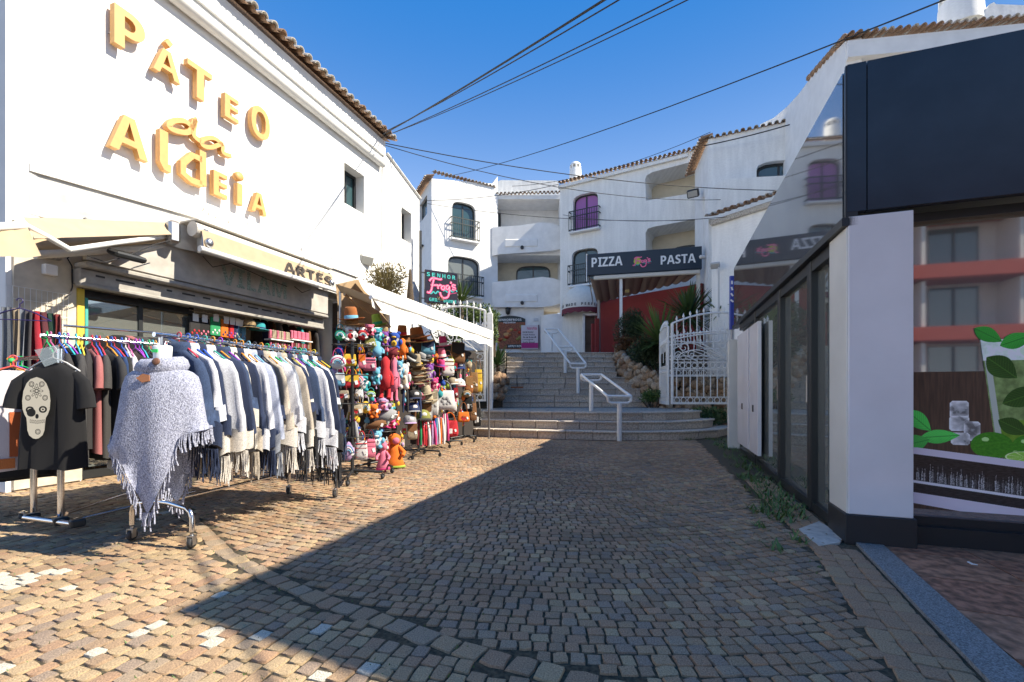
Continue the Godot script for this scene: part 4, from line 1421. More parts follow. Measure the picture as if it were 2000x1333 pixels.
	for q in [[g1, 1308, 370, 1400, 420, paint(.10, .035, .03)], [g2, 1306, 475, 1372, 530, M.house_glass]]:
		var s := Shape.new()
		s.prism(q[0], -1.38, -1.34)
		part("loggia_wall", s, M.cream_wall, D, fd)
		var a := hit(fd, q[1], q[4], -1.3)
		var b := hit(fd, q[3], q[2], -1.3)
		arch_window(D, fd, arch(a.x, a.y, b.x, b.y, .7), -1.3, [.33, .66], q[5])
	eave(D, fd, -.1, hit(fd, 1372, 290).x, hit(fd, 1094, 362).y + .02, .22, .2, 14, 1, .45)
	part("cornice", Shape.new().box(Vector3(2.9, hit(fd, 1094, 362).y - .12, .06), Vector3(6.0, .14, .14)), M.plaster_old, D, fd)
	lattice_chimney(D, px(1124, 352, 23.5), .33, .95)
	# dome awning over the side door
	var aw := thing("dome_awning", "white half dome awning with maroon scalloped edge and printed slogan", "awning", fd)
	var ac := hit(fd, 1136, 606)
	var dm := Shape.new()
	dm.smooth()
	var rows := []
	for i in 7:
		var ph := PI / 2 * i / 6.0
		var r := []
		for k in 17:
			var th := PI * k / 16.0
			r.append(ac + Vector3(cos(th) * .95 * sin(ph + .12), 1.15 * cos(ph), sin(th) * .9 * sin(ph + .12)))
		rows.append(r)
	dm.grid(rows)
	part("canopy", dm, M.awning_white, aw)
	var vl := Shape.new()
	var ra := []
	var rb := []
	for k in 33:
		var th := PI * k / 32.0
		ra.append(ac + Vector3(cos(th) * .95, 0, sin(th) * .9)); rb.append(ac + Vector3(cos(th) * .96, -.2 - .06 * absf(sin(k * PI / 4.0)), sin(th) * .91))
	vl.grid([rb, ra])
	part("valance", vl, paint(.16, .035, .05, .9), aw)
	var words := "FRESH MADE PERFECT"
	for i in words.length():
		if words[i] == " ": continue
		var th := lerpf(PI * .97, PI * .06, i / float(words.length() - 1))
		var l := text(words[i], .17, .004)
		part("print", l, M.dark, aw, Transform3D(Basis(Vector3.UP, PI / 2 - th), ac + Vector3(cos(th) * .95, .13, sin(th) * .91)))
	# door way below
	var dw := thing("doorway", "brown panelled door with red posts under the dome awning", "door")
	var dc := px(1152, 655, 20.9) + Vector3(0, -.1, 0)
	part("door_leaf", Shape.new().box(dc + Vector3(0, 0, -.12), Vector3(.5, 2.0, .06)), paint(.10, .065, .05, .5), dw)
	for k in 3: part("door_panel", Shape.new().box(dc + Vector3(0, -.6 + .6 * k, -.085), Vector3(.36, .46, .02), Basis.IDENTITY, .01), paint(.12, .08, .06, .5), dw)
	part("jamb", Shape.new().box(dc + Vector3(-.29, 0, 0), Vector3(.08, 2.1, .3)), M.plaster, dw)
	part("lintel", Shape.new().box(dc + Vector3(0, 1.05, 0), Vector3(.66, .1, .3)), M.plaster, dw)
	part("curved_wall", Shape.new().lathe([Vector2(1.6, 2.4), Vector2(1.6, 4.95)], 28, Transform3D(I.basis, Vector3(2.75, 0, -22.9)), .8, .6), M.plaster, dw)
	part("red_post", Shape.new().box(px(1158, 657, 19.6) + Vector3(0, -.3, 0), Vector3(.14, 1.7, .14), Basis.IDENTITY, .02), M.red_wall, dw)
	part("red_post", Shape.new().box(px(1166, 652, 19.4) + Vector3(0, -.3, 0), Vector3(.18, 1.9, .18), Basis.IDENTITY, .02), M.red_wall, dw)
	# red restaurant block with awning sign
	var fr := frame(Vector2(3.95, 20.0), Vector2(7.0, 16.75))
	var R := thing("red_restaurant", "red walled restaurant front with dark awning sign", "building")
	var rt := 5.15
	csg("wall", R, fr, rect(0, 2.3, 4.6, rt), .3, [], M.red_wall)
	part("wall", Shape.new().box(xz(Vector2(4.05, 20.8), (2.3 + rt) / 2), Vector3(.2, rt - 2.3, 1.6)), M.red_wall, R)
	part("downpipe", Shape.new().tube([px(1170, 700, 19.6), px(1170, 560, 19.6)], .07, 8), paint(.30, .30, .31), R)
	# sign box and awning
	var fsn := frame(Vector2(2.96, 17.5), Vector2(7.02, 16.5))
	var S := thing("restaurant_awning", "dark box sign reading pizza and pasta over a striped awning", "awning", fsn)
	var ln := 4.18
	var v0 := hit(fsn, 1149, 540).y
	var v1 := hit(fsn, 1149, 499).y
	part("sign_box", Shape.new().box(Vector3(ln / 2, (v0 + v1) / 2, 0), Vector3(ln, v1 - v0, .25), I.basis, .01), paint(.006, .018, .035, .35), S)
	part("white_edge", Shape.new().box(Vector3(-.02, (v0 + v1) / 2 - .1, .0), Vector3(.035, v1 - v0 + .25, .26)), M.white, S)
	lettering("lettering", "PIZZA", M.white, S, I, hit(fsn, 1156, 515).x, hit(fsn, 1157, 524).y, hit(fsn, 1216, 515).x, hit(fsn, 1157, 506).y, .13, .02)
	lettering("lettering", "PASTA", M.white, S, I, hit(fsn, 1290, 515).x, hit(fsn, 1291, 519).y, hit(fsn, 1358, 515).x, hit(fsn, 1291, 502).y, .13, .02)
	logo(S, I, hit(fsn, 1235, 525), hit(fsn, 1272, 501), .13, true)
	part("front_bar", Shape.new().box(Vector3(ln / 2 + .1, v0 - .1, .05), Vector3(ln - .3, .16, .12), I.basis, .03), paint(.62, .58, .50), S)
	# underside with seams between striped panels
	for i in 12:
		var t0 := i / 12.0
		var t1 := (i + 1) / 12.0
		var s := Shape.new()
		s.smooth()
		var b0 := fsn.affine_inverse() * (fr * Vector3(lerpf(-.1, 4.2, t0), rt - .05 + .25 * t0, .1))
		var b1 := fsn.affine_inverse() * (fr * Vector3(lerpf(-.1, 4.2, t1), rt - .05 + .25 * t1, .1))
		var f0 := Vector3(lerpf(.1, ln, t0), v0 - .05, -.05)
		var f1 := Vector3(lerpf(.1, ln, t1), v0 - .05, -.05)
		var rr := []
		for k in 5:
			var q := k / 4.0
			rr.append([f0.lerp(f1, q) + Vector3(0, -.07 * sin(PI * q), 0), b0.lerp(b1, q) + Vector3(0, -.07 * sin(PI * q), 0)])
		s.grid(rr)
		part("awning_panel", s, [paint(.30, .23, .19, .9), paint(.22, .15, .13, .9)][i % 2], S)
	part("side_flap", Shape.new().prism(PackedVector2Array([Vector2(0, v0), Vector2(-2.6, rt - .1), Vector2(-2.6, rt + .1), Vector2(0, v0 + .1)]), -.01, .01, Transform3D(Basis(Vector3.BACK, Vector3.UP, Vector3.LEFT), Vector3(.05, 0, 0))), paint(.42, .35, .28, .9), S)
	for x in [1213.0]:
		var tp := hit(fsn, x, 538, -.05)
		part("post", Shape.new().box(Vector3(tp.x, (2.6 + v0) / 2, -.05), Vector3(.11, v0 - 2.6, .11)), M.white_metal, S)
	part("post", Shape.new().box(Vector3(ln - .1, (2.6 + v0) / 2, -.05), Vector3(.12, v0 - 2.6, .12)), paint(.62, .58, .50), S)
	part("exit_plate", Shape.new().box(hit(fsn, 1225, 569, -.6), Vector3(.16, .11, .04)), paint(.45, .33, .12), S)
	# E: house at the turn
	var fe := frame(Vector2(7.06, 16.0), Vector2(10.1, 14.55))
	var E := thing("apartment_house", "shaded white house with curved balcony parapet and arched window strip", "building")
	var e1 := hp(fe, [[1478, 346], [1478, 330], [1482, 323], [1496, 317], [1515, 314], [1560, 311], [1560, 346]])
	csg("wall", E, fe, hp(fe, [[1384, 272], [1384, 760], [1680, 760], [1680, 206]]), .4, [[e1, .3]], M.plaster_old)
	arch_window(E, fe, e1, -.25, [.55], M.house_glass, 0.0, .08)
	eave(E, fe, 0, 4.2, hit(fe, 1384, 272).y - .04, .12, .2, 12, 1, .75)
	var fes := frame(Vector2(7.52, 18.3), Vector2(7.06, 16.0))
	csg("wall", E, fes, rect(0, 1, 2.34, hit(fe, 1384, 272).y - .02), .3, [[rounded(1.5, 6.2, 1.75, 8.4, .1), .1]], M.plaster)
	eave(E, fes, -.5, 2.4, hit(fe, 1384, 272).y - .02, .32, .2, 14, 1, .1)
	var pp := Shape.new()
	pp.prism(hp(fe, [[1384, 428], [1384, 384], [1392, 366], [1404, 354], [1420, 349], [1535, 343], [1560, 342], [1560, 428]], .5), -.0, .5)
	part("balcony_parapet", pp, M.plaster_old, E, fe)
	# annex with a short tiled roof edge
	var fx := frame(Vector2(6.28, 14.0), Vector2(7.8, 11.9))
	var X := thing("annex", "low white annex wall with a short crooked edge of roof tiles", "building")
	csg("wall", X, fx, rect(0, 0, 4.0, hit(fx, 1395, 440).y), .35, [], M.plaster_old)  # unseen right end added to keep sun off the step ends
	part("cornice", Shape.new().box(Vector3(1.3, hit(fx, 1395, 440).y + .06, .05), Vector3(2.6, .16, .14), I.basis, .03), M.tile_pale, X, fx)
	eave(X, fx, -.08, 2.5, hit(fx, 1388, 430).y, .32, .2, 16, 1, .6)
	# F: tall house above the pavilion
	var cr := Vector2(.755 * 9.8, 9.8)
	var ff := frame(cr, cr + Vector2(1, -.139) * 7.0)
	var Fh := thing("apartment_house", "tall white house with tiled eave, deep soffit and lattice chimney", "building")
	var et := hit(ff, 1657, 74).y
	part("eave_slab", Shape.new().prism(PackedVector2Array([Vector2(0, 0), Vector2(7, 0), Vector2(7, -1.3), Vector2(.4, -1.3)]), et - .42, et - .06, Transform3D(Basis(Vector3.RIGHT, Vector3.BACK, Vector3.UP), Vector3.ZERO)), M.plaster, Fh, ff)
	part("wall", Shape.new().box(Vector3(3.9, et / 2 - .25, -1.5), Vector3(6.6, et - .4, .4)), M.plaster, Fh, ff)
	eave(Fh, ff, -.05, 7, et, .1, .155, 16, 2, .55)
	var fg := frame(cr + Vector2(.345, 1) * 12.0, cr)
	part("gable_wall", Shape.new().prism(hp(fg, [[1652, 80], [1600, 132], [1580, 157], [1560, 184], [1538, 208], [1512, 230], [1485, 243], [1485, 700], [1652, 700]]), -.3, 0.0), M.plaster, Fh, fg)
	for i in 10:
		var q := hit(fg, lerpf(1650, 1582, i / 9.0), lerpf(77, 153, i / 9.0))
		part("verge_tile", Shape.new().ball(q + Vector3(0, .03, .02), Vector3(.13, .07, .07), 8, 5), M.tile, Fh, fg)
	lattice_chimney(Fh, px(1876, 58, 10.9), .44, 1.15)
	part("raised_gable", Shape.new().prism(hp(ff, [[1908, 48], [1934, 8], [1942, 4], [1946, 8], [2000, 10], [2060, 12], [2060, 48]], -1.2), -1.5, -1.2), M.plaster_old, Fh, ff)
	# flats across the street, mirrored in the shop window
	var fo := frame(Vector2(18, -25), Vector2(-5, -16))
	var O := thing("block_of_flats", "pale block of flats with red balcony bands across the street", "building")
	part("wall", Shape.new().box(Vector3(12, 5.5, -1.5), Vector3(25, 11, .4)), surf(lin(.7, .67, .62), .9, M.tc, null, .2), O, fo)
	for k in 4:
		var y := .9 + k * 2.8
		part("balcony_band", Shape.new().box(Vector3(12, y, .2), Vector3(25, .62, .3)), surf(lin(.42, .075, .05), .8, M.tc, null, .3), O, fo)
		part("balcony_floor", Shape.new().box(Vector3(12, y - .28, -.6), Vector3(25, .12, 1.5)), paint(.3, .1, .08, .9), O, fo)
		for i in 7:
			var wn := part("window", Shape.new().box(Vector3(1.8 + i * 3.5, y + 1.35, -1.27), Vector3(1.9, 1.9, .08)), M.house_glass, O, fo)
			part("frame", Shape.new().box(Vector3(1.8 + i * 3.5, y + 1.35, -1.2), Vector3(.08, 1.9, .06)), M.black_metal, wn)
		for i in 8: part("balcony_divider", Shape.new().box(Vector3(.1 + i * 3.5, y + 1.2, -.6), Vector3(.15, 2.4, 1.4)), paint(.7, .67, .62, .9), O, fo)
func logo(parent: Node3D, f: Transform3D, a: Vector3, b: Vector3, w: float, disc_behind: bool) -> void:
	# curly pink script over teal waves, in the box a (lower left) .. b (upper right)
	var m := func(x: float, y: float) -> Vector2: return Vector2(lerpf(a.x, b.x, x), lerpf(a.y, b.y, y))
	var k := (b.y - a.y)
	if disc_behind:
		var s := Shape.new()
		var pg := PackedVector2Array()
		for i in 14: pg.append(m.call(.27 + .20 * cos(TAU * i / 14), .55 + .30 * sin(TAU * i / 14)))
		s.prism(pg, w + .002, w + .006)
		part("emblem", s, paint(.45, .55, .06), parent, f)
	var strokes := [[[.02, .22], [.10, .2], [.16, .34], [.2, .62], [.24, .86]], [[.1, .74], [.2, .9], [.42, .88], [.5, .92]], [[.14, .56], [.28, .58], [.36, .6]],
		[[.36, .62], [.38, .42]], [[.37, .54], [.44, .62], [.48, .58]],
		[[.54, .60], [.48, .52], [.50, .42], [.57, .44], [.58, .56], [.54, .60]], [[.72, .64], [.64, .60], [.63, .48], [.70, .46], [.74, .62], [.73, .3], [.68, .08], [.54, .02], [.46, .14], [.44, .28]],
		[[.78, .74], [.80, .84]], [[.94, .68], [.85, .70], [.84, .60], [.93, .56], [.90, .46], [.82, .48]]]
	for s in strokes:
		var p := []
		for q in s: p.append(m.call(q[0], q[1]))
		part("script", ribbon(smooth2(p), k * .055, w + .004, w + .014), paint(.78, .06, .22), parent, f)
		part("script_highlight", ribbon(smooth2(p), k * .012, w + .012, w + .018), paint(.85, .45, .55), parent, f)
	for yy in [[.18, .05, .42], [.34, .55, 1.0]]:
		var p := []
		for i in 16: p.append(m.call(lerpf(yy[1], yy[2], i / 15.0), yy[0] + .05 * sin(i * 1.1) + i * .006))
		part("wave", ribbon(p, k * .028, w + .002, w + .008), paint(.03, .42, .42), parent, f)
	part("dash", ribbon([m.call(.74, .24), m.call(.98, .34)], k * .012, w + .002, w + .008), paint(.70, .05, .20), parent, f)

# ---- white iron gates ----------------------------------------------------------
func spear(s: Shape, p: Vector3, h: float) -> void:
	s.lathe([Vector2(.012, 0), Vector2(.02, h * .2), Vector2(.035, h * .42), Vector2(.012, h * .8), Vector2(.002, h)], 6, Transform3D(Basis.IDENTITY, p))
func circle_band(s: Shape, u0: float, u1: float, v: float, r: float) -> void:
	var n := int((u1 - u0) / (2.3 * r))
	for i in n:
		var c := Vector3(lerpf(u0, u1, (i + .5) / n), v, 0)
		var pts := []
		for k in 11: pts.append(c + Vector3(cos(TAU * k / 10), sin(TAU * k / 10), 0) * r)
		s.tube(pts, .012, 5, false)
func spiral(s: Shape, c: Vector2, r: float, a0: float, turns: float, tail: Vector2) -> void:
	var pts := [Vector3(tail.x, tail.y, 0)]
	var n := int(14 * absf(turns))
	for i in n + 1:
		var t := i / float(n)
		var a := a0 + TAU * turns * t
		pts.append(Vector3(c.x + cos(a) * r * (1 - .8 * t), c.y + sin(a) * r * (1 - .8 * t), 0))
	s.tube(pts, .013, 5)
func gate_leaf(label: String, f: Transform3D, W: float, vb: float, hl: float, hr: float, scrolls := true, called := "iron_gate") -> Node3D:
	var g := thing(called, label, "gate", f, "white wrought iron gates at the stairs")
	var fr := Shape.new()
	fr.box(Vector3(.035, (vb + hl) / 2, 0), Vector3(.07, hl - vb, .05), Basis.IDENTITY, .006); fr.box(Vector3(W - .035, (vb + hr) / 2, 0), Vector3(.07, hr - vb, .05), Basis.IDENTITY, .006)
	fr.box(Vector3(W / 2, vb + .03, 0), Vector3(W - .14, .06, .045))
	var top := []
	for i in 9:
		var t := i / 8.0
		top.append(Vector3(lerpf(.03, W - .03, t), lerpf(hl, hr, t) + .1 * sin(PI * t), 0))
	fr.tube(top, .03, 6)
	var H := hl - vb
	for v in [vb + .20, vb + H * .44, vb + H * .52]: fr.box(Vector3(W / 2, v, 0), Vector3(W - .14, .025, .03))
	var mid := []
	for i in 9:
		var t := i / 8.0
		mid.append(Vector3(lerpf(.05, W - .05, t), vb + lerpf(H * .80, H * .80 + (hr - hl) * .6, t) + .05 * sin(PI * t), 0))
	fr.tube(mid, .022, 6)
	part("frame", fr, M.white_metal, g)
	var n := maxi(3, int(round(W / .2)))
	for i in n:
		var u := lerpf(.07, W - .07, (i + .5) / n)
		var t := (i + .5) / n
		var vt := lerpf(hl, hr, t) + .1 * sin(PI * t)
		var b := Shape.new()
		b.tube([Vector3(u, vb + .2, 0), Vector3(u, vb + H * .44, 0)], .014, 6)
		part("bar", b, M.white_metal, g)
		b = Shape.new()
		b.tube([Vector3(u, vb + H * .80 + .04, 0), Vector3(u, vt + .03, 0)], .014, 6)
		spear(b, Vector3(u, vt + .02, 0), .16)
		part("bar", b, M.white_metal, g)
	for i in n + 1:
		if i % 2 == 1 and W < 1.0: continue
		var u := lerpf(.1, W - .1, i / float(n))
		var t := i / float(n)
		var b := Shape.new()
		var vt := vb + lerpf(H * .80, H * .80 + (hr - hl) * .6, t) + .05
		b.tube([Vector3(u, vt + .01, 0), Vector3(u, vt - H * (.12 if (i % 3) else .26), 0)], .011, 5)
		spear(b, Vector3(u, vt, 0), .12)
		part("bar", b, M.white_metal, g)
	var cb := Shape.new()
	circle_band(cb, .08, W - .08, vb + .115, .075)
	circle_band(cb, .08, W - .08, vb + H * .48, .07)
	part("ring_band", cb, M.white_metal, g)
	if scrolls:
		var s := Shape.new()
		var v0 := vb + H * .53
		var hh := H * .27
		for q in [[.22, .62, .13, -1.5, 1.4, .05, .95], [.35, .3, .10, 1.0, 1.3, .8, .05], [.60, .34, .11, 2.5, -1.3, .98, .02], [.86, .75, .12, 3.0, -1.4, .98, .3], [.12, .28, .09, .5, 1.3, .45, .0], [.8, .42, .08, 1.0, 1.2, .5, .6]]:
			spiral(s, Vector2(q[0] * W, v0 + q[1] * hh), q[2] * hh * 2.0, q[3], q[4], Vector2(q[5] * W, v0 + q[6] * hh))
		for q in [[[.04, .95], [.4, .8], [.75, .35], [.97, .04]], [[.04, .55], [.35, .9], [.7, .55], [.97, .06]], [[.10, .05], [.2, .4], [.5, .5], [.8, .02]], [[.45, 1.0], [.6, .7], [.78, .4], [.95, .06]]]:
			var pts := []
			for p in smooth2([Vector2(q[0][0], q[0][1]), Vector2(q[1][0], q[1][1]), Vector2(q[2][0], q[2][1]), Vector2(q[3][0], q[3][1])]): pts.append(Vector3(p.x * W, v0 + p.y * hh, 0))
			s.tube(pts, .014, 5)
		part("scrollwork", s, M.white_metal, g)
	return g
func build_gates() -> void:
	var g1 := frame(Vector2(4.46, 12.5), Vector2(6.1, 12.45))
	gate_leaf("white scrolled iron gate leaf swung in front of the rubble wall", g1, 1.64, .74, hit(g1, 1312, 632).y, hit(g1, 1415, 611).y)
	var g2 := frame(Vector2(4.62, 13.9), Vector2(4.43, 12.6))
	gate_leaf("narrow folded iron gate leaf beside the wide scrolled one", g2, 1.31, .72, hit(g2, 1292, 652).y, hit(g2, 1309, 636).y, false)
	var g3 := frame(Vector2(4.7, 13.6), Vector2(7.1, 13.3))
	gate_leaf("white spearhead railing on the rubble wall behind the open leaf", g3, 2.4, 1.55, 2.75, 2.85, false, "iron_railing")
	var g4 := frame(Vector2(-2.0, 12.6), Vector2(-.72, 12.5))
	gate_leaf("white iron gate leaf behind the bags at the stall end", g4, 1.28, .82, hit(g4, 868, 604).y, hit(g4, 948, 607).y)
	var g5 := frame(Vector2(-.70, 13.6), Vector2(-.55, 12.5))
	gate_leaf("iron gate leaf standing edge on beside the left stair plants", g5, 1.1, .8, 3.5, 2.95, false)
	var p := Shape.new()
	p.box(Vector3(-.62, 1.7, -12.55), Vector3(.16, 3.4 - .6 + .4, .14), Basis.IDENTITY, .01)
	solo("gate_post", p, M.white_metal, "square white gate post beside the stair planter", "post")
	var q := Shape.new()
	q.box(Vector3(6.22, 1.7, -12.5), Vector3(.14, 3.2, .14), Basis.IDENTITY, .01)
	solo("gate_post", q, M.white_metal, "square white gate post beside the shop pavilion end", "post")

# ---- stall canopy ----------------------------------------------------------------
func build_stall() -> void:
	var a := thing("stall_awning", "wide white sagging awning shading hats and bags", "awning")
	var c := Shape.new()
	c.smooth()
	var rows := []
	for i in 13:
		var t := i / 12.0
		var fr := px(725, 579, 5.65).lerp(px(960, 660, 10.0), t)
		var bk := px(700, 546, 7.4).lerp(px(964, 648, 10.7), t)
		var r := []
		for k in 6:
			var q := k / 5.0
			r.append(fr.lerp(bk, q) + Vector3(0, -.05 * sin(PI * q) * (1 - .5 * t), 0))
		rows.append(r)
	c.grid(rows)
	part("canopy", c, M.awning_white, a)
	var v := Shape.new()
	v.smooth()
	rows = []
	for i in 25:
		var t := i / 24.0
		var fr := px(725, 579, 5.65).lerp(px(960, 660, 10.0), t)
		var lo := fr + Vector3(.02, -.20 - .02 * sin(t * 40.0), .02)
		if t < .12: lo.y += (.12 - t) * .5
		rows.append([lo, (lo + fr) / 2 + Vector3(.012 * sin(t * 33.0), 0, .01), fr])
	v.grid(rows)
	part("valance", v, M.awning_white, a)
	var bar := Shape.new()
	bar.tube([px(724, 581, 5.65), px(960, 662, 10.0)], .03, 8)
	part("front_bar", bar, M.white_metal, a)
	var sd := Shape.new()
	sd.smooth()
	rows = []
	for i in 7:
		var t := i / 6.0
		rows.append([px(725, 579, 5.65).lerp(px(748, 610, 5.7), t), px(690, 566, 6.4).lerp(px(715, 590, 6.3), t) + Vector3(0, -.04 * sin(PI * t), 0), px(655, 555, 7.0).lerp(px(665, 572, 7.0), t)])
	sd.grid(rows)
	part("side_flap", sd, M.awning, a)
	var bk := Shape.new()
	bk.grid([[px(655, 556, 7.05), px(700, 546, 7.45)], [px(665, 640, 7.4), px(765, 640, 8.6)]])
	for r in [[px(672, 575, 6.6), px(760, 640, 8.2)]]: bk.tube(r, .02, 6)
	part("back_cloth", bk, cloth(.60, .42, .25), a)
	for q in [[px(664, 570, 7.0), 7.0], [px(955, 668, 10.3), 10.3]]:
		part("pole", Shape.new().tube([q[0], Vector3(q[0].x, 0, q[0].z)], .022, 8), M.steel, a)

# ---- clothes racks ---------------------------------------------------------------
func caster(s: Shape, rub: Shape, p: Vector3, r: float) -> void:
	rub.lathe([Vector2(.001, -.012), Vector2(r * .9, -.014), Vector2(r, -.008), Vector2(r, .008), Vector2(r * .9, .014), Vector2(.001, .012)], 14, Transform3D(Basis(Vector3.FORWARD, PI / 2), p + Vector3(0, r, 0)))
	for e in [-1.0, 1.0]: s.box(p + Vector3(.02 * e, r * 1.35, .005), Vector3(.006, r * 1.5, r * .9))
	s.box(p + Vector3(0, r * 2.1, 0), Vector3(.048, .01, r * 1.0)); s.tube([p + Vector3(0, r * 2.1, 0), p + Vector3(0, r * 2.6, 0)], .012, 6)
func hanger_mesh(w: float) -> ArrayMesh:
	var s := Shape.new()
	var hk := []
	for i in 9:
		var a := PI * 1.15 * i / 8.0 - .5
		hk.append(Vector3(cos(a) * .022, .018 + sin(a) * .022, 0))
	hk.reverse()
	hk.append(Vector3(.0, -.01, 0)); hk.append(Vector3(0, -.05, 0))
	s.tube(hk, .0045, 6)
	s.tube([Vector3(-w, -.15, 0), Vector3(-w * .5, -.085, 0), Vector3(0, -.045, 0), Vector3(w * .5, -.085, 0), Vector3(w, -.15, 0)], .006, 6)
	s.tube([Vector3(-w, -.15, 0), Vector3(w, -.15, 0)], .0045, 5)
	return s.made()
func garment(prof: Array, sides: int, ripple: float, sd: int, sleeves: Array) -> Shape:
	# prof rows: [y, half width, half thickness, x shift]; sleeves: list of [points, radii]
	var r := RandomNumberGenerator.new()
	r.seed = sd
	var ph := r.randf() * 6.0
	var k1 := 3 + r.randi() % 3
	var s := Shape.new()
	s.smooth()
	var rows := []
	for i in prof.size():
		var p: Array = prof[i]
		var t := i / float(prof.size() - 1)
		var ring := []
		for k in sides:
			var a := -TAU * k / sides
			var cx := signf(cos(a)) * pow(absf(cos(a)), .8)
			var x: float = cx * p[1] + (p[3] if p.size() > 3 else 0.0)
			var z: float = sin(a) * p[2]
			z += ripple * t * sin(k1 * cx * 3.0 + ph + t * 1.5) + ripple * .5 * t * sin(9.0 * cx + ph * 2.0)
			var y: float = p[0] + ripple * .5 * t * sin(a * 3.0 + ph)
			ring.append(Vector3(x, y, z))
		rows.append(ring)
	rows.reverse()
	s.grid(rows, true)
	var m := []
	for q in rows[-1]: m.append(q)
	for k in range(1, sides - 1): s.tri(m[0], m[k], m[k + 1])
	for sl in sleeves: s.tube(sl[0], sl[1], 9, true, .5)
	return s
func tee(sd: int, w := .25, ln := .66) -> Shape:
	var pr := [[-.035, .06, .02], [-.06, .10, .03], [-.10, w * .72, .035], [-.15, w * .95, .04], [-.28, w * .93, .045], [-.45, w * .96, .045], [-.60, w * 1.0, .045], [-ln - .06, w * 1.03, .05]]
	var sl := []
	for e in [-1.0, 1.0]: sl.append([[Vector3(e * w * .66, -.125, 0), Vector3(e * w * .96, -.20, .01), Vector3(e * w * 1.06, -.30, .015), Vector3(e * w * 1.11, -.39, .02)], [.045, .062, .07, .074]])
	return garment(pr, 18, .016, sd, sl)
func poncho(sd: int, w := .34, drop := .8) -> Shape:
	var pr := [[-.02, .065, .05], [-.045, .075, .055], [-.075, .12, .05], [-.13, w * .66, .05], [-.22, w * .80, .055], [-.36, w * .88, .06], [-.5, w * .94, .065], [-drop * .8, w * 1.0, .07], [-drop, w * 1.04, .075]]
	return garment(pr, 24, .03, sd, [])
func fringe(w: float, y: float, n: int, ln: float, sd: int, skew := 0.0) -> Shape:
	var r := RandomNumberGenerator.new()
	r.seed = sd
	var s := Shape.new()
	for i in n:
		var a := TAU * i / n
		var c := signf(cos(a)) * pow(absf(cos(a)), .8)
		var p := Vector3(c * w, y + skew * c, sin(a) * .065)
		var q := p + Vector3(r.randf_range(-.02, .02), -ln * r.randf_range(.7, 1.1), r.randf_range(-.015, .015))
		s.tube([p + Vector3(0, .02, 0), (p + q) / 2 + Vector3(r.randf_range(-.01, .01), 0, 0), q], [.005, .0045, .006], 4)
	return s
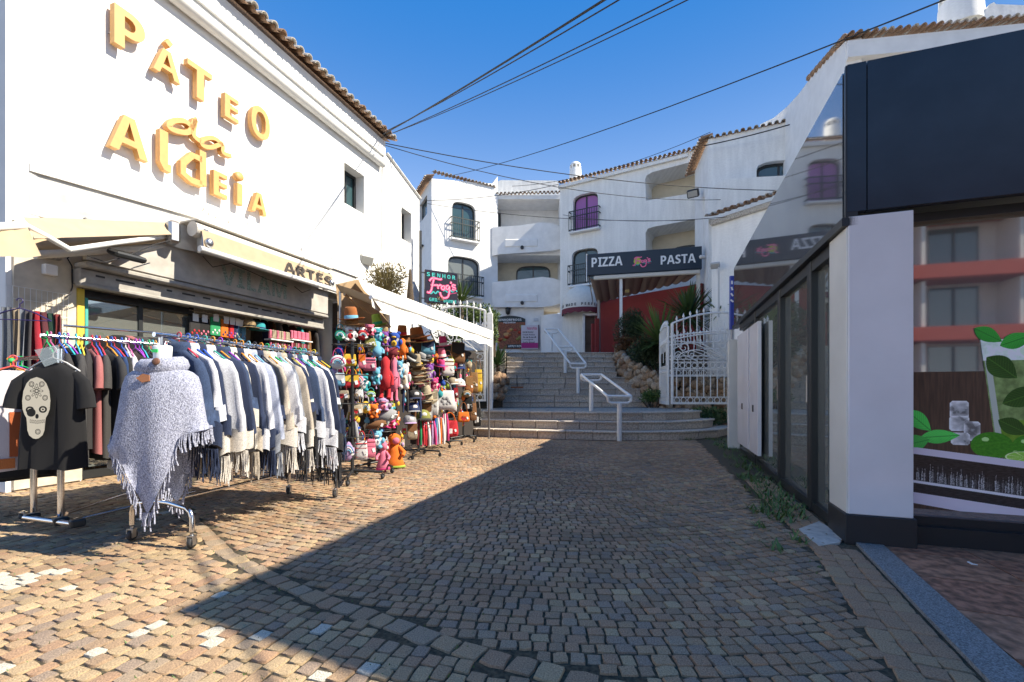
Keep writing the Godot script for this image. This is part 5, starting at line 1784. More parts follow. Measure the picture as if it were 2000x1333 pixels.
func build_racks() -> void:
	rng.seed = 91
	var plastic := [[.70, .28, .02], [.55, .03, .06], [.03, .10, .50], [.02, .42, .12], [.75, .72, .70], [.03, .42, .50], [.05, .35, .28], [.30, .04, .45], [.70, .55, .05], [.55, .12, .30], [.20, .45, .60], [.02, .02, .03]]
	var pnames := ["orange", "red", "blue", "green", "white", "turquoise", "dark green", "purple", "yellow", "pink", "pale blue", "black"]
	# knitwear rack
	var ra := Vector2(-2.53, 3.21)
	var rb := Vector2(-2.11, 4.69)
	var R := thing("clothes_rack", "chrome rolling clothes rack carrying fringed knit ponchos", "clothes rack")
	var fr := frame(ra, rb)
	var L := (xz(ra) - xz(rb)).length()
	var I := Transform3D.IDENTITY
	part("rail", Shape.new().tube([fr * Vector3(-.05, 1.505, 0), fr * Vector3(L + .08, 1.505, 0)], .018, 10), M.chrome, R)
	part("lower_rail", Shape.new().tube([fr * Vector3(0, .30, 0), fr * Vector3(L, .30, 0)], .012, 8), M.chrome, R)
	for e in [0.0, L]:
		part("upright", Shape.new().tube([fr * Vector3(e, .30, 0), fr * Vector3(e, 1.505, 0)], .016, 8), M.chrome, R)
		var ft := Shape.new()
		var pts := []
		for q in [[-.29, .115], [-.29, .21], [-.275, .25], [-.24, .275], [-.08, .30], [0, .303], [.08, .30], [.24, .275], [.275, .25], [.29, .21], [.29, .115]]: pts.append(fr * Vector3(e, q[1], q[0]))
		ft.tube(pts, .018, 8)
		part("foot", ft, M.chrome, R)
		for z in [-.29, .29]:
			var s := Shape.new()
			var rub := Shape.new()
			caster(s, rub, fr * Vector3(e, 0, z), .04)
			var w := part("caster", s, M.steel, R)
			part("wheel", rub, M.rubber, w)
	# ponchos and knits
	var cols := {"heather": [.40, .44, .57], "pale": [.66, .67, .74], "navy": [.018, .030, .075], "blue": [.035, .06, .13], "cream": [.68, .63, .57], "beige": [.46, .40, .33], "charcoal": [.03, .03, .035], "grey": [.24, .26, .31]}
	var seq := ["blue", "pale", "navy", "pale", "navy", "blue", "cream", "navy", "pale", "heather", "navy", "beige", "pale", "grey", "beige", "navy", "cream", "blue", "pale", "navy", "pale", "navy"]
	var trim := ["navy", "navy", "cream", "cream", "cream", "cream", "beige", "pale", "navy", "grey", "cream", "cream", "pale", "charcoal", "cream", "charcoal", "cream", "pale", "pale", "charcoal", "charcoal", "navy"]
	var cuts := []
	for i in 5: cuts.append([poncho(200 + i, .33 + .014 * i, .56 + .05 * i).made(), .33 + .014 * i, .56 + .05 * i])
	var hm := hanger_mesh(.19)
	var turn := Basis(Vector3.UP, PI / 2 * -1.0)
	for i in seq.size():
		var u := .13 + (L - .1) * i / (seq.size() - 1.0)
		var k := i % 5
		var sw := rng.randf_range(-.16, .10)
		var xf := fr * Transform3D(turn * Basis(Vector3.UP, sw), Vector3(u, 1.487, 0))
		var c: Array = cols[seq[i]]
		var t: Array = cols[trim[i]]
		var pc := rng.randi() % plastic.size()
		if i in [5]: pc = 7
		if i in [15]: pc = 8
		solo("clothes_hanger", hm, paint(plastic[pc][0], plastic[pc][1], plastic[pc][2], .35), "%s plastic hanger on the knitwear rack" % pnames[pc], "hanger", fr * Transform3D(turn * Basis(Vector3.UP, sw), Vector3(u, 1.503, 0)), "hangers on the knitwear rack")
		var p := thing("knit_poncho", "%s knitted poncho with %s trim hanging beside a %s one" % [seq[i], trim[i], seq[(i + 1) % seq.size()]], "poncho", xf.translated_local(Vector3(0, -.03, 0)).scaled_local(Vector3(rng.randf_range(.92, 1.1), rng.randf_range(.88, 1.16), 1.0)), "ponchos on the chrome rack")
		part("body", cuts[k][0], knit(c[0], c[1], c[2]), p)
		var w: float = cuts[k][1]
		var dr: float = cuts[k][2]
		var hb := Shape.new()
		hb.smooth()
		var rows := []
		for y in [-dr - .12, -dr - .1, -dr + .02, -dr + .035]:
			var ring := []
			for a in 24:
				var an := -TAU * a / 24
				var cx := signf(cos(an)) * pow(absf(cos(an)), .8)
				ring.append(Vector3(cx * w * 1.06, y + .02 * sin(an * 3.0 + i), sin(an) * .085 + .026 * sin(5.0 * cx + i)))
			rows.append(ring)
		hb.grid(rows, true)
		part("hem_band", hb, knit(t[0], t[1], t[2]), p)
		if i % 3 != 1 or trim[i] == "charcoal":
			var fl := .18 if trim[i] != "charcoal" else .3
			part("fringe", fringe(w * 1.03, -dr - .10, 84, fl, 300 + i, -.05), knit(t[0], t[1], t[2]), p)
		var cl := Shape.new()
		cl.smooth()
		rows = []
		for q in [[-.06, .085], [-.02, .088], [.01, .078], [.0, .064], [-.05, .062]]:
			var ring := []
			for a in 14: ring.append(Vector3(cos(-TAU * a / 14) * q[1], q[0], sin(-TAU * a / 14) * q[1] * .7))
			rows.append(ring)
		cl.grid(rows, true)
		part("collar", cl, knit(c[0], c[1], c[2]), p)
	# show piece on a white bust at the near end
	var bx := Transform3D(Basis(Vector3.UP, .10), px(317, 712, 3.08))
	var bu := thing("mannequin_bust", "white plastic mannequin bust at the rack end", "mannequin", bx)
	part("torso", Shape.new().lathe([Vector2(.001, .13), Vector2(.055, .128), Vector2(.062, .12), Vector2(.056, .03), Vector2(.06, .0), Vector2(.10, -.035), Vector2(.17, -.07), Vector2(.2, -.14), Vector2(.17, -.3), Vector2(.15, -.45)], 24, I, 1.0, .62), paint(.80, .80, .79, .35), bu)
	part("size_sticker", Shape.new().box(Vector3(-.02, .09, .042), Vector3(.032, .022, .006)), paint(.03, .55, .12), bu)
	part("hook", Shape.new().tube([Vector3(0, .12, -.02), Vector3(0, .16, -.03), Vector3(0, .155, -.08)], .006, 5), M.steel, bu)
	var sp := thing("knit_poncho", "pale grey blue fringed poncho with wooden button on the white bust", "poncho", bx)
	var s := Shape.new()
	s.smooth()
	var rows := []
	var n := 40
	var pr := [[.035, .085, .07], [.0, .10, .085], [-.03, .13, .10], [-.055, .19, .11], [-.085, .225, .12], [-.15, .245, .135], [-.26, .262, .14], [-.40, .285, .145], [-.54, .305, .15], [-.66, .315, .15], [-.78, .315, .15], [-.9, .31, .15], [-1.0, .30, .15]]
	for p in pr:
		var ring := []
		for k in n:
			var a := -TAU * k / n
			var x := cos(a)
			# the hem falls in a point at the front and runs up to the other arm
			var lim: float = -.60 - .50 * clampf(1.0 - absf(x + .02) * 1.6, 0, 1) + (.16 * clampf(x, 0, 1))
			if x < -.1: lim = -.98 + .52 * pow(clampf(-x - .1, 0, 1), .8)
			var y: float = maxf(p[0], lim)
			var bulge: float = 1.0 + (.085 * sin(a * 5.0 + 1.0) + .05 * sin(a * 9.0 + p[0] * 3.0)) * clampf(-p[0] * 1.6 - .1, 0, 1)
			ring.append(Vector3(x * p[1] * (1.0 if p[0] > -.2 else bulge), y, sin(a) * -1.0 * -p[2] * bulge + (.02 * sin(x * 9.0) * clampf(-p[0], 0, 1))))
		rows.append(ring)
	rows.reverse()
	s.grid(rows, true)
	part("body", s, M.heather, sp)
	var fb := Shape.new()
	rng.seed = 17
	for i in 240:
		var a := -TAU * i / 240.0
		var x := cos(a)
		var lim: float = -.60 - .50 * clampf(1.0 - absf(x + .02) * 1.6, 0, 1) + (.16 * clampf(x, 0, 1))
		if x < -.1: lim = -.98 + .52 * pow(clampf(-x - .1, 0, 1), .8)
		var p := Vector3(x * .312, maxf(lim, -1.0), sin(a) * .152)
		var q := p + Vector3(rng.randf_range(-.015, .015), -rng.randf_range(.06, .11), rng.randf_range(-.01, .01))
		fb.tube([p + Vector3(0, .015, 0), (p + q) / 2 + Vector3(rng.randf_range(-.008, .008), 0, .006), q], [.004, .004, .006], 4)
	part("fringe", fb, M.heather, sp)
	var co := Shape.new()
	co.smooth()
	rows = []
	for q in [[-.045, .155, .115], [-.02, .165, .125], [.02, .15, .12], [.045, .12, .10], [.04, .095, .08], [.0, .085, .07]]:
		var ring := []
		for k in 24: ring.append(Vector3(cos(-TAU * k / 24) * q[1], q[0] - .014 * sin(-TAU * k / 24) + .008 * cos(TAU * k / 24), sin(-TAU * k / 24) * q[2]))
		rows.append(ring)
	co.grid(rows, true)
	part("collar", co, M.heather, sp)
	part("button", Shape.new().lathe([Vector2(.001, .006), Vector2(.02, .006), Vector2(.024, .002), Vector2(.024, -.004), Vector2(.001, -.006)], 16, Transform3D(Basis(Vector3.RIGHT, 1.4), Vector3(.04, .012, .128))), paint(.16, .07, .04), sp)
	part("leather_patch", Shape.new().prism(PackedVector2Array([Vector2(-.05, 0), Vector2(-.01, .03), Vector2(.03, .02), Vector2(.035, -.02), Vector2(-.01, -.03)]), 0, .006, Transform3D(Basis(Vector3.RIGHT, -.15), Vector3(-.03, -.10, .128))), paint(.30, .12, .05), sp)

	# tee shirt rack with two rails at different heights
	var ta := Vector2(-3.87, 3.68)
	var tb := Vector2(-3.10, 5.0)
	var tr := frame(ta, tb)
	var TL := (xz(ta) - xz(tb)).length()
	var T := thing("clothes_rack", "chrome and black double clothes rack full of tee shirts", "clothes rack")
	part("rail", Shape.new().tube([tr * Vector3(-.02, 1.56, 0), tr * Vector3(TL, 1.56, 0)], .018, 10), M.chrome, T)
	part("rail", Shape.new().tube([px(22, 704, 3.72), px(62, 699, 4.0), px(150, 700, 4.9)], .018, 10), M.chrome, T)
	for q in [[px(86, 658, 3.7), 1], [px(22, 705, 3.72), 1]]:
		part("end_cap", Shape.new().ball(q[0], Vector3(.022, .022, .022), 10, 6), paint(.03, .45, .10), T)
	for q in [[118, 1012, 905, 3.64], [65, 1003, 940, 3.75]]:
		var b := gp(q[0], q[1], .09)
		part("upright", Shape.new().tube([b, b + Vector3(0, 1.35 if q[0] > 100 else 1.2, 0)], .022, 10), M.chrome, T)
	var ub := tr * Vector3(TL - .05, 0, 0)
	part("upright", Shape.new().tube([ub + Vector3(0, .1, 0), ub + Vector3(0, 1.56, 0)], .02, 10), M.chrome, T)
	var bb := Shape.new()
	bb.tube([gp(48, 1012, .09), gp(148, 1024, .09)], .022, 8)
	part("base_bar", bb, M.chrome, T)
	for q in [[62, 1010], [118, 1018], [150, 1022]]:
		part("clamp", Shape.new().box(gp(q[0], q[1], .09), Vector3(.09, .06, .07), tr.basis, .01), M.black_metal, T)
	part("base_rail", Shape.new().tube([gp(130, 1003, .08), gp(290, 950, .08)], .013, 8), M.chrome, T)
	part("base_rail", Shape.new().tube([gp(150, 1016, .08), gp(380, 960, .08)], .013, 8), M.chrome, T)
	for q in [[45, 1020], [150, 1034]]:
		var cs := Shape.new()
		var rub := Shape.new()
		caster(cs, rub, gp(q[0], q[1] - 4), .03)
		part("wheel", rub, M.rubber, part("caster", cs, M.chrome, T))
	var tm := []
	for i in 4: tm.append(tee(400 + i, .25 + .01 * i, .84 + .04 * i).made())
	var tcol := [[.012, .012, .014, "black"], [.035, .033, .035, "charcoal"], [.016, .016, .02, "black"], [.05, .048, .05, "dark grey"], [.03, .028, .03, "charcoal"], [.35, .12, .12, "red patterned"], [.05, .047, .046, "dark grey"], [.03, .03, .034, "charcoal"], [.02, .05, .14, "navy"], [.014, .014, .016, "black"], [.62, .60, .64, "white"], [.05, .035, .03, "brown"]]
	for i in 28:
		var u := .04 + (TL - .12) * i / 27.0
		var k := i % tcol.size()
		var sw := rng.randf_range(-.15, .1)
		var pc := rng.randi() % plastic.size()
		var xf := tr * Transform3D(turn * Basis(Vector3.UP, sw), Vector3(u, 1.558, 0))
		solo("clothes_hanger", hm, paint(plastic[pc][0], plastic[pc][1], plastic[pc][2], .35), "%s plastic hanger on the tee shirt rack" % pnames[pc], "hanger", xf, "hangers on the tee shirt rack")
		if i % 2 == 0:
			var pc2 := rng.randi() % plastic.size()
			solo("clothes_hanger", hm, paint(plastic[pc2][0], plastic[pc2][1], plastic[pc2][2], .35), "%s plastic hanger on the tee shirt rack" % pnames[pc2], "hanger", xf.translated_local(Vector3(0, 0, .022)), "hangers on the tee shirt rack")
		solo("tee_shirt", tm[i % 4], cloth(tcol[k][0], tcol[k][1], tcol[k][2]), "%s tee shirt hanging from a %s hanger on the double rack" % [tcol[k][3], pnames[pc]], "tee shirt", xf.translated_local(Vector3(0, -.05, 0)), "tee shirts on the double rack")
	# long dark shirts at the near corner, on the short low rail
	for i in 7:
		var q := px(20 + i * 7.0, 707 - i * .6, 3.85 + i * .09)
		var hc := i % 5
		solo("clothes_hanger", hm, paint(plastic[hc][0], plastic[hc][1], plastic[hc][2], .35), "%s plastic hanger on the short low rail" % pnames[hc], "hanger", Transform3D(Basis(Vector3.UP, .5 + .04 * i), q), "hangers on the short low rail")
		solo("tee_shirt", tm[(i + 1) % 4], cloth(tcol[[0, 1, 2, 9, 4, 0, 3][i]][0], tcol[[0, 1, 2, 9, 4, 0, 3][i]][1], tcol[[0, 1, 2, 9, 4, 0, 3][i]][2]), "long dark shirt on a %s hanger at the pier corner" % pnames[hc], "tee shirt", Transform3D(Basis(Vector3.UP, .5 + .04 * i), q - Vector3(0, .05, 0)), "dark shirts on the short low rail")
	# white garments on the rail below
	for i in 7:
		var u := .5 + (TL - .6) * i / 6.0
		solo("tee_shirt", tm[i % 4], cloth(.60, .58, .57), "white tee shirt hanging low behind the black ones", "tee shirt", tr * Transform3D(turn * Basis(Vector3.UP, rng.randf_range(-.2, .2)), Vector3(u, .98, -.05)).scaled_local(Vector3(1, .66, 1)), "white tee shirts on the lower rail")
	# printed shirt in front
	var sx := Transform3D(Basis(Vector3.UP, .12), px(103, 700, 3.46))
	var st := thing("tee_shirt", "black tee shirt printed with a large pale ornamental skull", "tee shirt", sx)
	part("body", tee(450, .225, .80), cloth(.010, .010, .012), st)
	var sk := Shape.new()
	sk.smooth()
	sk.quv(Vector3(-.17, -.62, .064), Vector3(.04, -.62, .064), Vector3(.04, -.15, .058), Vector3(-.17, -.15, .058))
	var km := mat(Color.WHITE, .9)
	km.albedo_texture = tex(skull_print())
	km.transparency = BaseMaterial3D.TRANSPARENCY_ALPHA_SCISSOR
	km.alpha_scissor_threshold = .5
	part("print", sk, km, st)
	part("plastic_collar", Shape.new().prism(PackedVector2Array([Vector2(-.10, .06), Vector2(.06, .10), Vector2(.09, -.02), Vector2(-.03, -.07)]), .03, .035), glass(Color(.6, .65, .66), .35), st)
	solo("clothes_hanger", hm, paint(.55, .55, .55, .3), "grey hanger holding the skull printed tee shirt", "hanger", sx.translated_local(Vector3(0, .05, 0)))
	var wx := Transform3D(Basis(Vector3.UP, 1.0), px(25, 716, 3.62))
	var ws := thing("tee_shirt", "white and orange printed shirt at the rack corner", "tee shirt", wx)
	part("body", tee(451, .24, .78), cloth(.66, .62, .66), ws)
	part("print_panel", Shape.new().box(Vector3(.02, -.55, .06), Vector3(.10, .36, .006)), cloth(.45, .12, .04), ws)
	part("print_panel", Shape.new().box(Vector3(-.06, -.78, .066), Vector3(.12, .08, .006)), cloth(.60, .20, .06), ws)
	solo("clothes_hanger", hm, paint(.6, .08, .08, .3), "red hanger holding the white and orange shirt", "hanger", wx.translated_local(Vector3(0, .05, 0)))
	# scarves beside the pier
	var hx := px(38, 592, 3.9)
	solo("clothes_hanger", hanger_mesh(.22), paint(.03, .02, .10, .3), "dark violet hanger holding patterned scarves by the pier", "hanger", Transform3D(Basis(Vector3.UP, .3), hx))
	var scol := [[.20, .22, .25, "grey"], [.45, .36, .26, "sand"], [.30, .33, .40, "leopard print"], [.10, .09, .10, "dark"], [.40, .02, .04, "crimson"], [.12, .03, .04, "wine red"], [.04, .10, .07, "bottle green"], [.30, .05, .05, "brick red"]]
	for i in 8:
		var x := 2.0 + i * 13.5
		var s2 := Shape.new()
		s2.smooth()
		var rw := []
		for j in 9:
			var r := []
			for k in 7:
				var b := px(x + k * 3.4 + 2.5 * sin(j * .5 + i), 600 + j * (26 if i < 4 else 13) + i * 2, 4.05 + .05 * i)
				r.append(b + Vector3(0, 0, .035 * sin(k * 2.1 + i) * (.4 + j * .08)))
			rw.append(r)
		s2.grid(rw)
		solo("scarf", s2, cloth(scol[i][0], scol[i][1], scol[i][2]), "%s scarf hanging beside the cream pier" % scol[i][3], "scarf", I, "scarves hanging by the pier")
	# stack of rails at the back of the shop
	solo("hanging_rail", Shape.new().tube([px(122, 636, 4.9), px(420, 660, 6.6)], .014, 8), M.chrome, "plain chrome rail running behind the tee shirts", "rail")
	for i in 16:
		var t := .3 + .68 * i / 15.0
		solo("tee_shirt", tm[i % 4], cloth(tcol[(i * 5) % 9][0], tcol[(i * 5) % 9][1], tcol[(i * 5) % 9][2]), "dark tee shirt on the rail at the shop window", "tee shirt", Transform3D(Basis(Vector3.UP, .5), px(122, 636, 4.9).lerp(px(420, 660, 6.6), t) - Vector3(0, .03, 0)), "tee shirts on the back rail")
func skull_print() -> Image:
	var W := 180
	var H := 360
	var im := Image.create(W, H, false, Image.FORMAT_RGBA8)
	im.fill(Color(0, 0, 0, 0))
	var pale := Color(.78, .75, .68)
	var dk := Color(.06, .06, .06)
	var ow := [[0.0, .05], [.03, .42], [.1, .68], [.22, .88], [.38, .96], [.52, .92], [.6, .8], [.66, .66], [.74, .62], [.86, .58], [.94, .46], [.99, .2], [1.0, 0.0]]
	for y in H:
		var hw := 86.0 * lerp_table(ow, y / float(H))
		for x in range(int(90 - hw), int(90 + hw)): im.set_pixel(x, y, pale)
	for q in [[52, 190, 24, 20], [128, 188, 24, 20]]: disc(im, q[0], q[1], q[2], q[3], 0, func(p: Vector2) -> Color: return dk if p.length() > .55 or p.length() < .25 else pale)
	disc(im, 60, 206, 26, 24, 0, func(_p: Vector2) -> Color: return dk)
	disc(im, 94, 228, 10, 14, 0, func(_p: Vector2) -> Color: return dk)
	for i in 8:
		var a := TAU * i / 8
		disc(im, 90 + cos(a) * 26, 80 + sin(a) * 30, 13, 7, a, func(p: Vector2) -> Color: return dk if p.length() > .7 else pale)
	disc(im, 90, 80, 12, 13, 0, func(p: Vector2) -> Color: return dk if p.length() > .6 else pale)
	for i in 9:
		disc(im, 56 + i * 10, 262 + absf(i - 4) * -1.5, 4, 10, 0, func(p: Vector2) -> Color: return dk if p.length() > .7 else pale)
	for q in [[40, 120], [140, 120], [60, 40], [120, 40], [100, 318]]:
		for r in [16, 9]: disc(im, q[0], q[1], r, r, 0, func(p: Vector2) -> Color: return dk if p.length() > .78 else pale)
	return im

# ---- goods on the stall ------------------------------------------------------------
var tone := {"red": [.50, .02, .03], "pink": [.70, .18, .28], "hotpink": [.65, .05, .22], "white": [.72, .71, .70], "cream": [.66, .56, .40], "yellow": [.72, .46, .04], "orange": [.75, .17, .015], "teal": [.03, .32, .36], "sky": [.16, .42, .60], "blue": [.02, .08, .42], "navy": [.02, .035, .10], "purple": [.20, .06, .32], "lilac": [.45, .30, .52], "green": [.03, .30, .12], "lime": [.35, .48, .06], "olive": [.24, .24, .06], "brown": [.20, .09, .035], "tan": [.42, .22, .08], "rust": [.36, .12, .03], "straw": [.50, .35, .18], "beige": [.50, .41, .29], "grey": [.32, .32, .33], "dark": [.03, .028, .03], "black": [.012, .012, .013], "wine": [.20, .02, .03]}
func tint(n: String) -> StandardMaterial3D:
	var t: Array = tone[n]
	if n in ["straw", "beige", "cream", "tan"]:
		var k := "w" + n
		if not M.has(k):
			M[k] = surf(lin(t[0] * 1.25, t[1] * 1.25, t[2] * 1.25), .9, M.tk, M.nk, 9.0, .9, false)
		return M[k]
	return cloth(t[0], t[1], t[2])
func stall_depth(x: float) -> float:
	return lerp_table([[640, 5.35], [700, 5.6], [760, 6.2], [800, 7.0], [850, 7.9], [900, 9.2], [945, 10.2]], x)
func good(called: String, label: String, cat: String, x: float, y: float, turn: float, dd := 0.0, group := "") -> Node3D:
	return thing(called, label, cat, Transform3D(Basis(Vector3.UP, turn), px(x, y, stall_depth(x) + dd)), group)
func sun_hat(label: String, x: float, y: float, w: float, c: String, band: String, tilt := 0.0, dd := 0.0, crown := .42) -> void:
	var d := stall_depth(x) + dd
	var r := w * d / FOC / 2 * .88
	var t := thing("sun_hat", label, "hat", Transform3D(Basis(Vector3.BACK, tilt) * Basis(Vector3.RIGHT, .12), px(x, y, d)), "hats on the stall")
	var br := []
	var s := Shape.new()
	s.smooth()
	var rows := []
	for q in [[.48, .0], [.7, -.05], [.9, -.02], [1.0, .04], [1.0, .055], [.9, .0], [.7, -.03], [.48, .02]]:
		var ring := []
		for k in 24:
			var a := -TAU * k / 24
			ring.append(Vector3(cos(a) * q[0] * r, (q[1] + .06 * cos(a * 2.0) * q[0] * q[0]) * r, sin(a) * q[0] * r * .9))
		rows.append(ring)
	s.grid(rows, true)
	part("brim", s, tint(c), t)
	part("crown", Shape.new().lathe([Vector2(r * .5, 0), Vector2(r * .48, r * crown * .9), Vector2(r * .44, r * crown * 1.35), Vector2(r * .36, r * crown * 1.5), Vector2(r * .12, r * crown * 1.36), Vector2(.001, r * crown * 1.3)], 20, Transform3D.IDENTITY, 1.0, .88), tint(c), t)
	part("band", Shape.new().lathe([Vector2(r * .515, r * .02), Vector2(r * .515, r * crown * .45), Vector2(r * .5, r * crown * .46)], 20, Transform3D.IDENTITY, 1.0, .9), tint(band), t)
func cap(label: String, x: float, y: float, w: float, c: String, c2: String, turn := .3) -> void:
	var t := good("cap", label, "cap", x, y, turn, 0.0, "caps on the stall")
	var r := w * stall_depth(x) / FOC / 2
	part("crown", Shape.new().lathe([Vector2(r * .8, -r * .2), Vector2(r * .82, 0), Vector2(r * .74, r * .4), Vector2(r * .5, r * .68), Vector2(r * .2, r * .8), Vector2(.001, r * .82)], 18), tint(c), t)
	var s := Shape.new()
	s.smooth()
	var rows := []
	for q in [.75, 1.2, 1.5]:
		var rr := []
		for k in 9:
			var a := PI * (.12 + .76 * k / 8.0)
			rr.append(Vector3(cos(a) * r * .8, -r * .18 - r * .16 * (q - .75) + r * .1 * sin(a), sin(a) * r * q))
		rows.append(rr)
	s.grid(rows)
	part("visor", s, tint(c2), t)
	part("badge", Shape.new().ball(Vector3(0, r * .3, r * .72), Vector3(r * .3, r * .24, r * .06), 10, 6), tint("white"), t)
func handbag(label: String, x: float, y: float, w: float, h: float, c: String, c2: String, kind := "tote", turn := .25, dd := 0.0) -> void:
	var t := good("handbag", label + " hanging on the stall", "bag", x, y, turn, dd, "bags on the stall")
	var d := stall_depth(x) + dd
	var W := w * d / FOC
	var H := h * d / FOC
	var th := minf(W, H) * .32
	var b := Shape.new()
	if kind == "round":
		b.ball(Vector3.ZERO, Vector3(W / 2, H / 2, th * .8), 20, 10)
	else:
		b.smooth()
		var rows := []
		for q in [[-1.0, .60, .5], [-.94, .95, .95], [-.5, 1.04, 1.1], [0.0, 1.0, 1.0], [.6, .93, .8], [.96, .88, .62], [1.0, .8, .5]]:
			var ring := []
			for k in 16:
				var a := -TAU * k / 16
				ring.append(Vector3(signf(cos(a)) * pow(absf(cos(a)), .45) * q[1] * W / 2, q[0] * H / 2, signf(sin(a)) * pow(absf(sin(a)), .5) * q[2] * th / 2))
			rows.append(ring)
		b.grid(rows, true)
		b.smooth(false)
		for e in [0, rows.size() - 1]:
			for k in range(1, 15):
				if e == 0: b.tri(rows[e][0], rows[e][k + 1], rows[e][k])
				else: b.tri(rows[e][0], rows[e][k], rows[e][k + 1])
	part("body", b, tint(c), t)
	part("price_tag", Shape.new().box(Vector3(W * .3, -H * .1, th * .62), Vector3(.035, .05, .004), Basis(Vector3.BACK, .3)), M.white, t)
	for z in ([-1.0, 1.0] if kind == "tote" else [0.0]):
		var p := []
		for i in 9:
			var a := PI * i / 8.0
			p.append(Vector3(cos(a) * W * .32, H * .44 + sin(a) * H * (.55 if kind != "box" else 1.0), z * th * .22))
		part("strap", Shape.new().tube(p, maxf(.005, W * .025), 6), tint(c2), t)
	rng.seed = int(x * 31 + y * 7)
	if kind == "round":
		for i in 3:
			var r := .8 - i * .22
			var p := []
			for k in 13: p.append(Vector3(cos(PI * k / 12) * W * .5 * r, sin(PI * k / 12) * H * .5 * r - H * .1, th * .82 * sqrt(maxf(0.05, 1 - r * r)) + .004))
			part("trim", Shape.new().tube(p, W * .045, 6), tint([c2, "white", "sky"][i]), t)
	elif kind == "box":
		part("clasp", Shape.new().box(Vector3(0, H * .05, th * .55), Vector3(W * .22, H * .2, .012), Basis.IDENTITY, .004), tint(c2), t)
		var e := PackedVector2Array()
		for i in 16:
			var a := TAU * i / 16
			e.append(Vector2(16 * pow(sin(a), 3), 13 * cos(a) - 5 * cos(2 * a) - 2 * cos(3 * a) - cos(4 * a)) * W * .015 + Vector2(0, -H * .12))
		part("heart", Shape.new().prism(e, th * .5, th * .56), tint("red"), t)
	else:
		var md := rng.randi() % 4
		if md == 0:
			for i in 4: part("stripe", Shape.new().box(Vector3(0, lerpf(-.34, .34, i / 3.0) * H, 0), Vector3(W * .97, H * .07, th * 1.02), Basis.IDENTITY, th * .3), tint(c2), t)
		elif md == 1:
			for i in 6:
				var a := TAU * i / 6
				part("petal", Shape.new().ball(Vector3(cos(a) * W * .16, sin(a) * W * .16 - H * .05, th * .5), Vector3(W * .10, W * .10, .01), 8, 4), tint(c2), t)
		elif md == 2:
			part("flap", Shape.new().prism(PackedVector2Array([Vector2(-W * .46, H * .46), Vector2(-W * .44, H * .05), Vector2(0, -H * .08), Vector2(W * .44, H * .05), Vector2(W * .46, H * .46)]), th * .46, th * .56), tint(c2), t)
		else:
			for i in 3: part("pocket", Shape.new().box(Vector3((i - 1) * W * .28, -H * .18 + .04 * H * (i % 2), th * .5), Vector3(W * .24, H * .3, .02), Basis.IDENTITY, .006), tint([c2, "white", c][i]), t)
func plush(label: String, x: float, y: float, w: float, h: float, c: String, c2: String, kind := "bear", turn := .3, dd := 0.0) -> void:
	var t := good("plush_toy", label + " hanging on the stall", "plush toy", x, y, turn, dd, "plush toys on the stall")
	var d := stall_depth(x) + dd
	var W := w * d / FOC
	var H := h * d / FOC
	var b := Shape.new()
	if kind == "long":
		b.tube([Vector3(0, H * .5, 0), Vector3(0, H * .42, .02), Vector3(0, H * .25, .02), Vector3(0, 0, .03), Vector3(0, -H * .2, .02), Vector3(0, -H * .28, 0)], [W * .12, W * .34, W * .30, W * .46, W * .48, W * .2], 14)
		for e in [-1.0, 1.0]:
			b.tube([Vector3(e * W * .3, H * .14, .02), Vector3(e * W * .52, 0, .04), Vector3(e * W * .5, -H * .18, .05)], [W * .14, W * .12, W * .15], 8)
			b.tube([Vector3(e * W * .22, -H * .2, .02), Vector3(e * W * .26, -H * .4, .04), Vector3(e * W * .28, -H * .5, .07)], [W * .18, W * .13, W * .17], 8)
	elif kind == "seal":
		b.tube([Vector3(-W * .5, -H * .3, 0), Vector3(-W * .3, -H * .15, .02), Vector3(0, 0, .03), Vector3(W * .3, H * .15, .03), Vector3(W * .46, H * .2, .03)], [H * .08, H * .3, H * .46, H * .4, H * .2], 14)
		b.tube([Vector3(W * .1, -H * .1, .05), Vector3(W * .05, -H * .5, .1)], [H * .18, H * .06], 8)
	else:
		b.ball(Vector3(0, -H * .18, 0), Vector3(W * .38, H * .32, W * .3), 14, 8); b.ball(Vector3(0, H * .24, .01), Vector3(W * .36, H * .25, W * .32), 14, 8)
		for e in [-1.0, 1.0]:
			b.ball(Vector3(e * W * .27, H * .44, 0), Vector3(W * .14, H * .10, W * .07), 10, 6)
			b.ball(Vector3(e * W * .40, -H * .08, W * .1), Vector3(W * .14, H * .17, W * .13), 10, 6)
			b.ball(Vector3(e * W * .22, -H * .42, W * .16), Vector3(W * .16, H * .11, W * .2), 10, 6)
	part("body", b, tint(c), t)
	part("price_tag", Shape.new().box(Vector3(W * .25, H * .02, W * .38), Vector3(.03, .045, .004), Basis(Vector3.BACK, -.4)), M.white, t)
	var hy := H * .24 if kind == "bear" else (H * .36 if kind == "long" else H * .18)
	var hx := 0.0 if kind != "seal" else W * .34
	var hz := W * .30 if kind == "bear" else (W * .30 if kind == "long" else H * .38)
	part("muzzle", Shape.new().ball(Vector3(hx, hy - H * .06, hz), Vector3(W * .16, H * .07, W * .1), 10, 6), tint(c2), t)
	for e in [-1.0, 1.0]:
		part("eye", Shape.new().ball(Vector3(hx + e * W * .12, hy + H * .05, hz), Vector3(W * .045, W * .045, W * .04), 8, 5), M.dark, t)
	if kind == "bear": part("belly", Shape.new().ball(Vector3(0, -H * .18, W * .16), Vector3(W * .24, H * .22, W * .16), 12, 6), tint(c2), t)
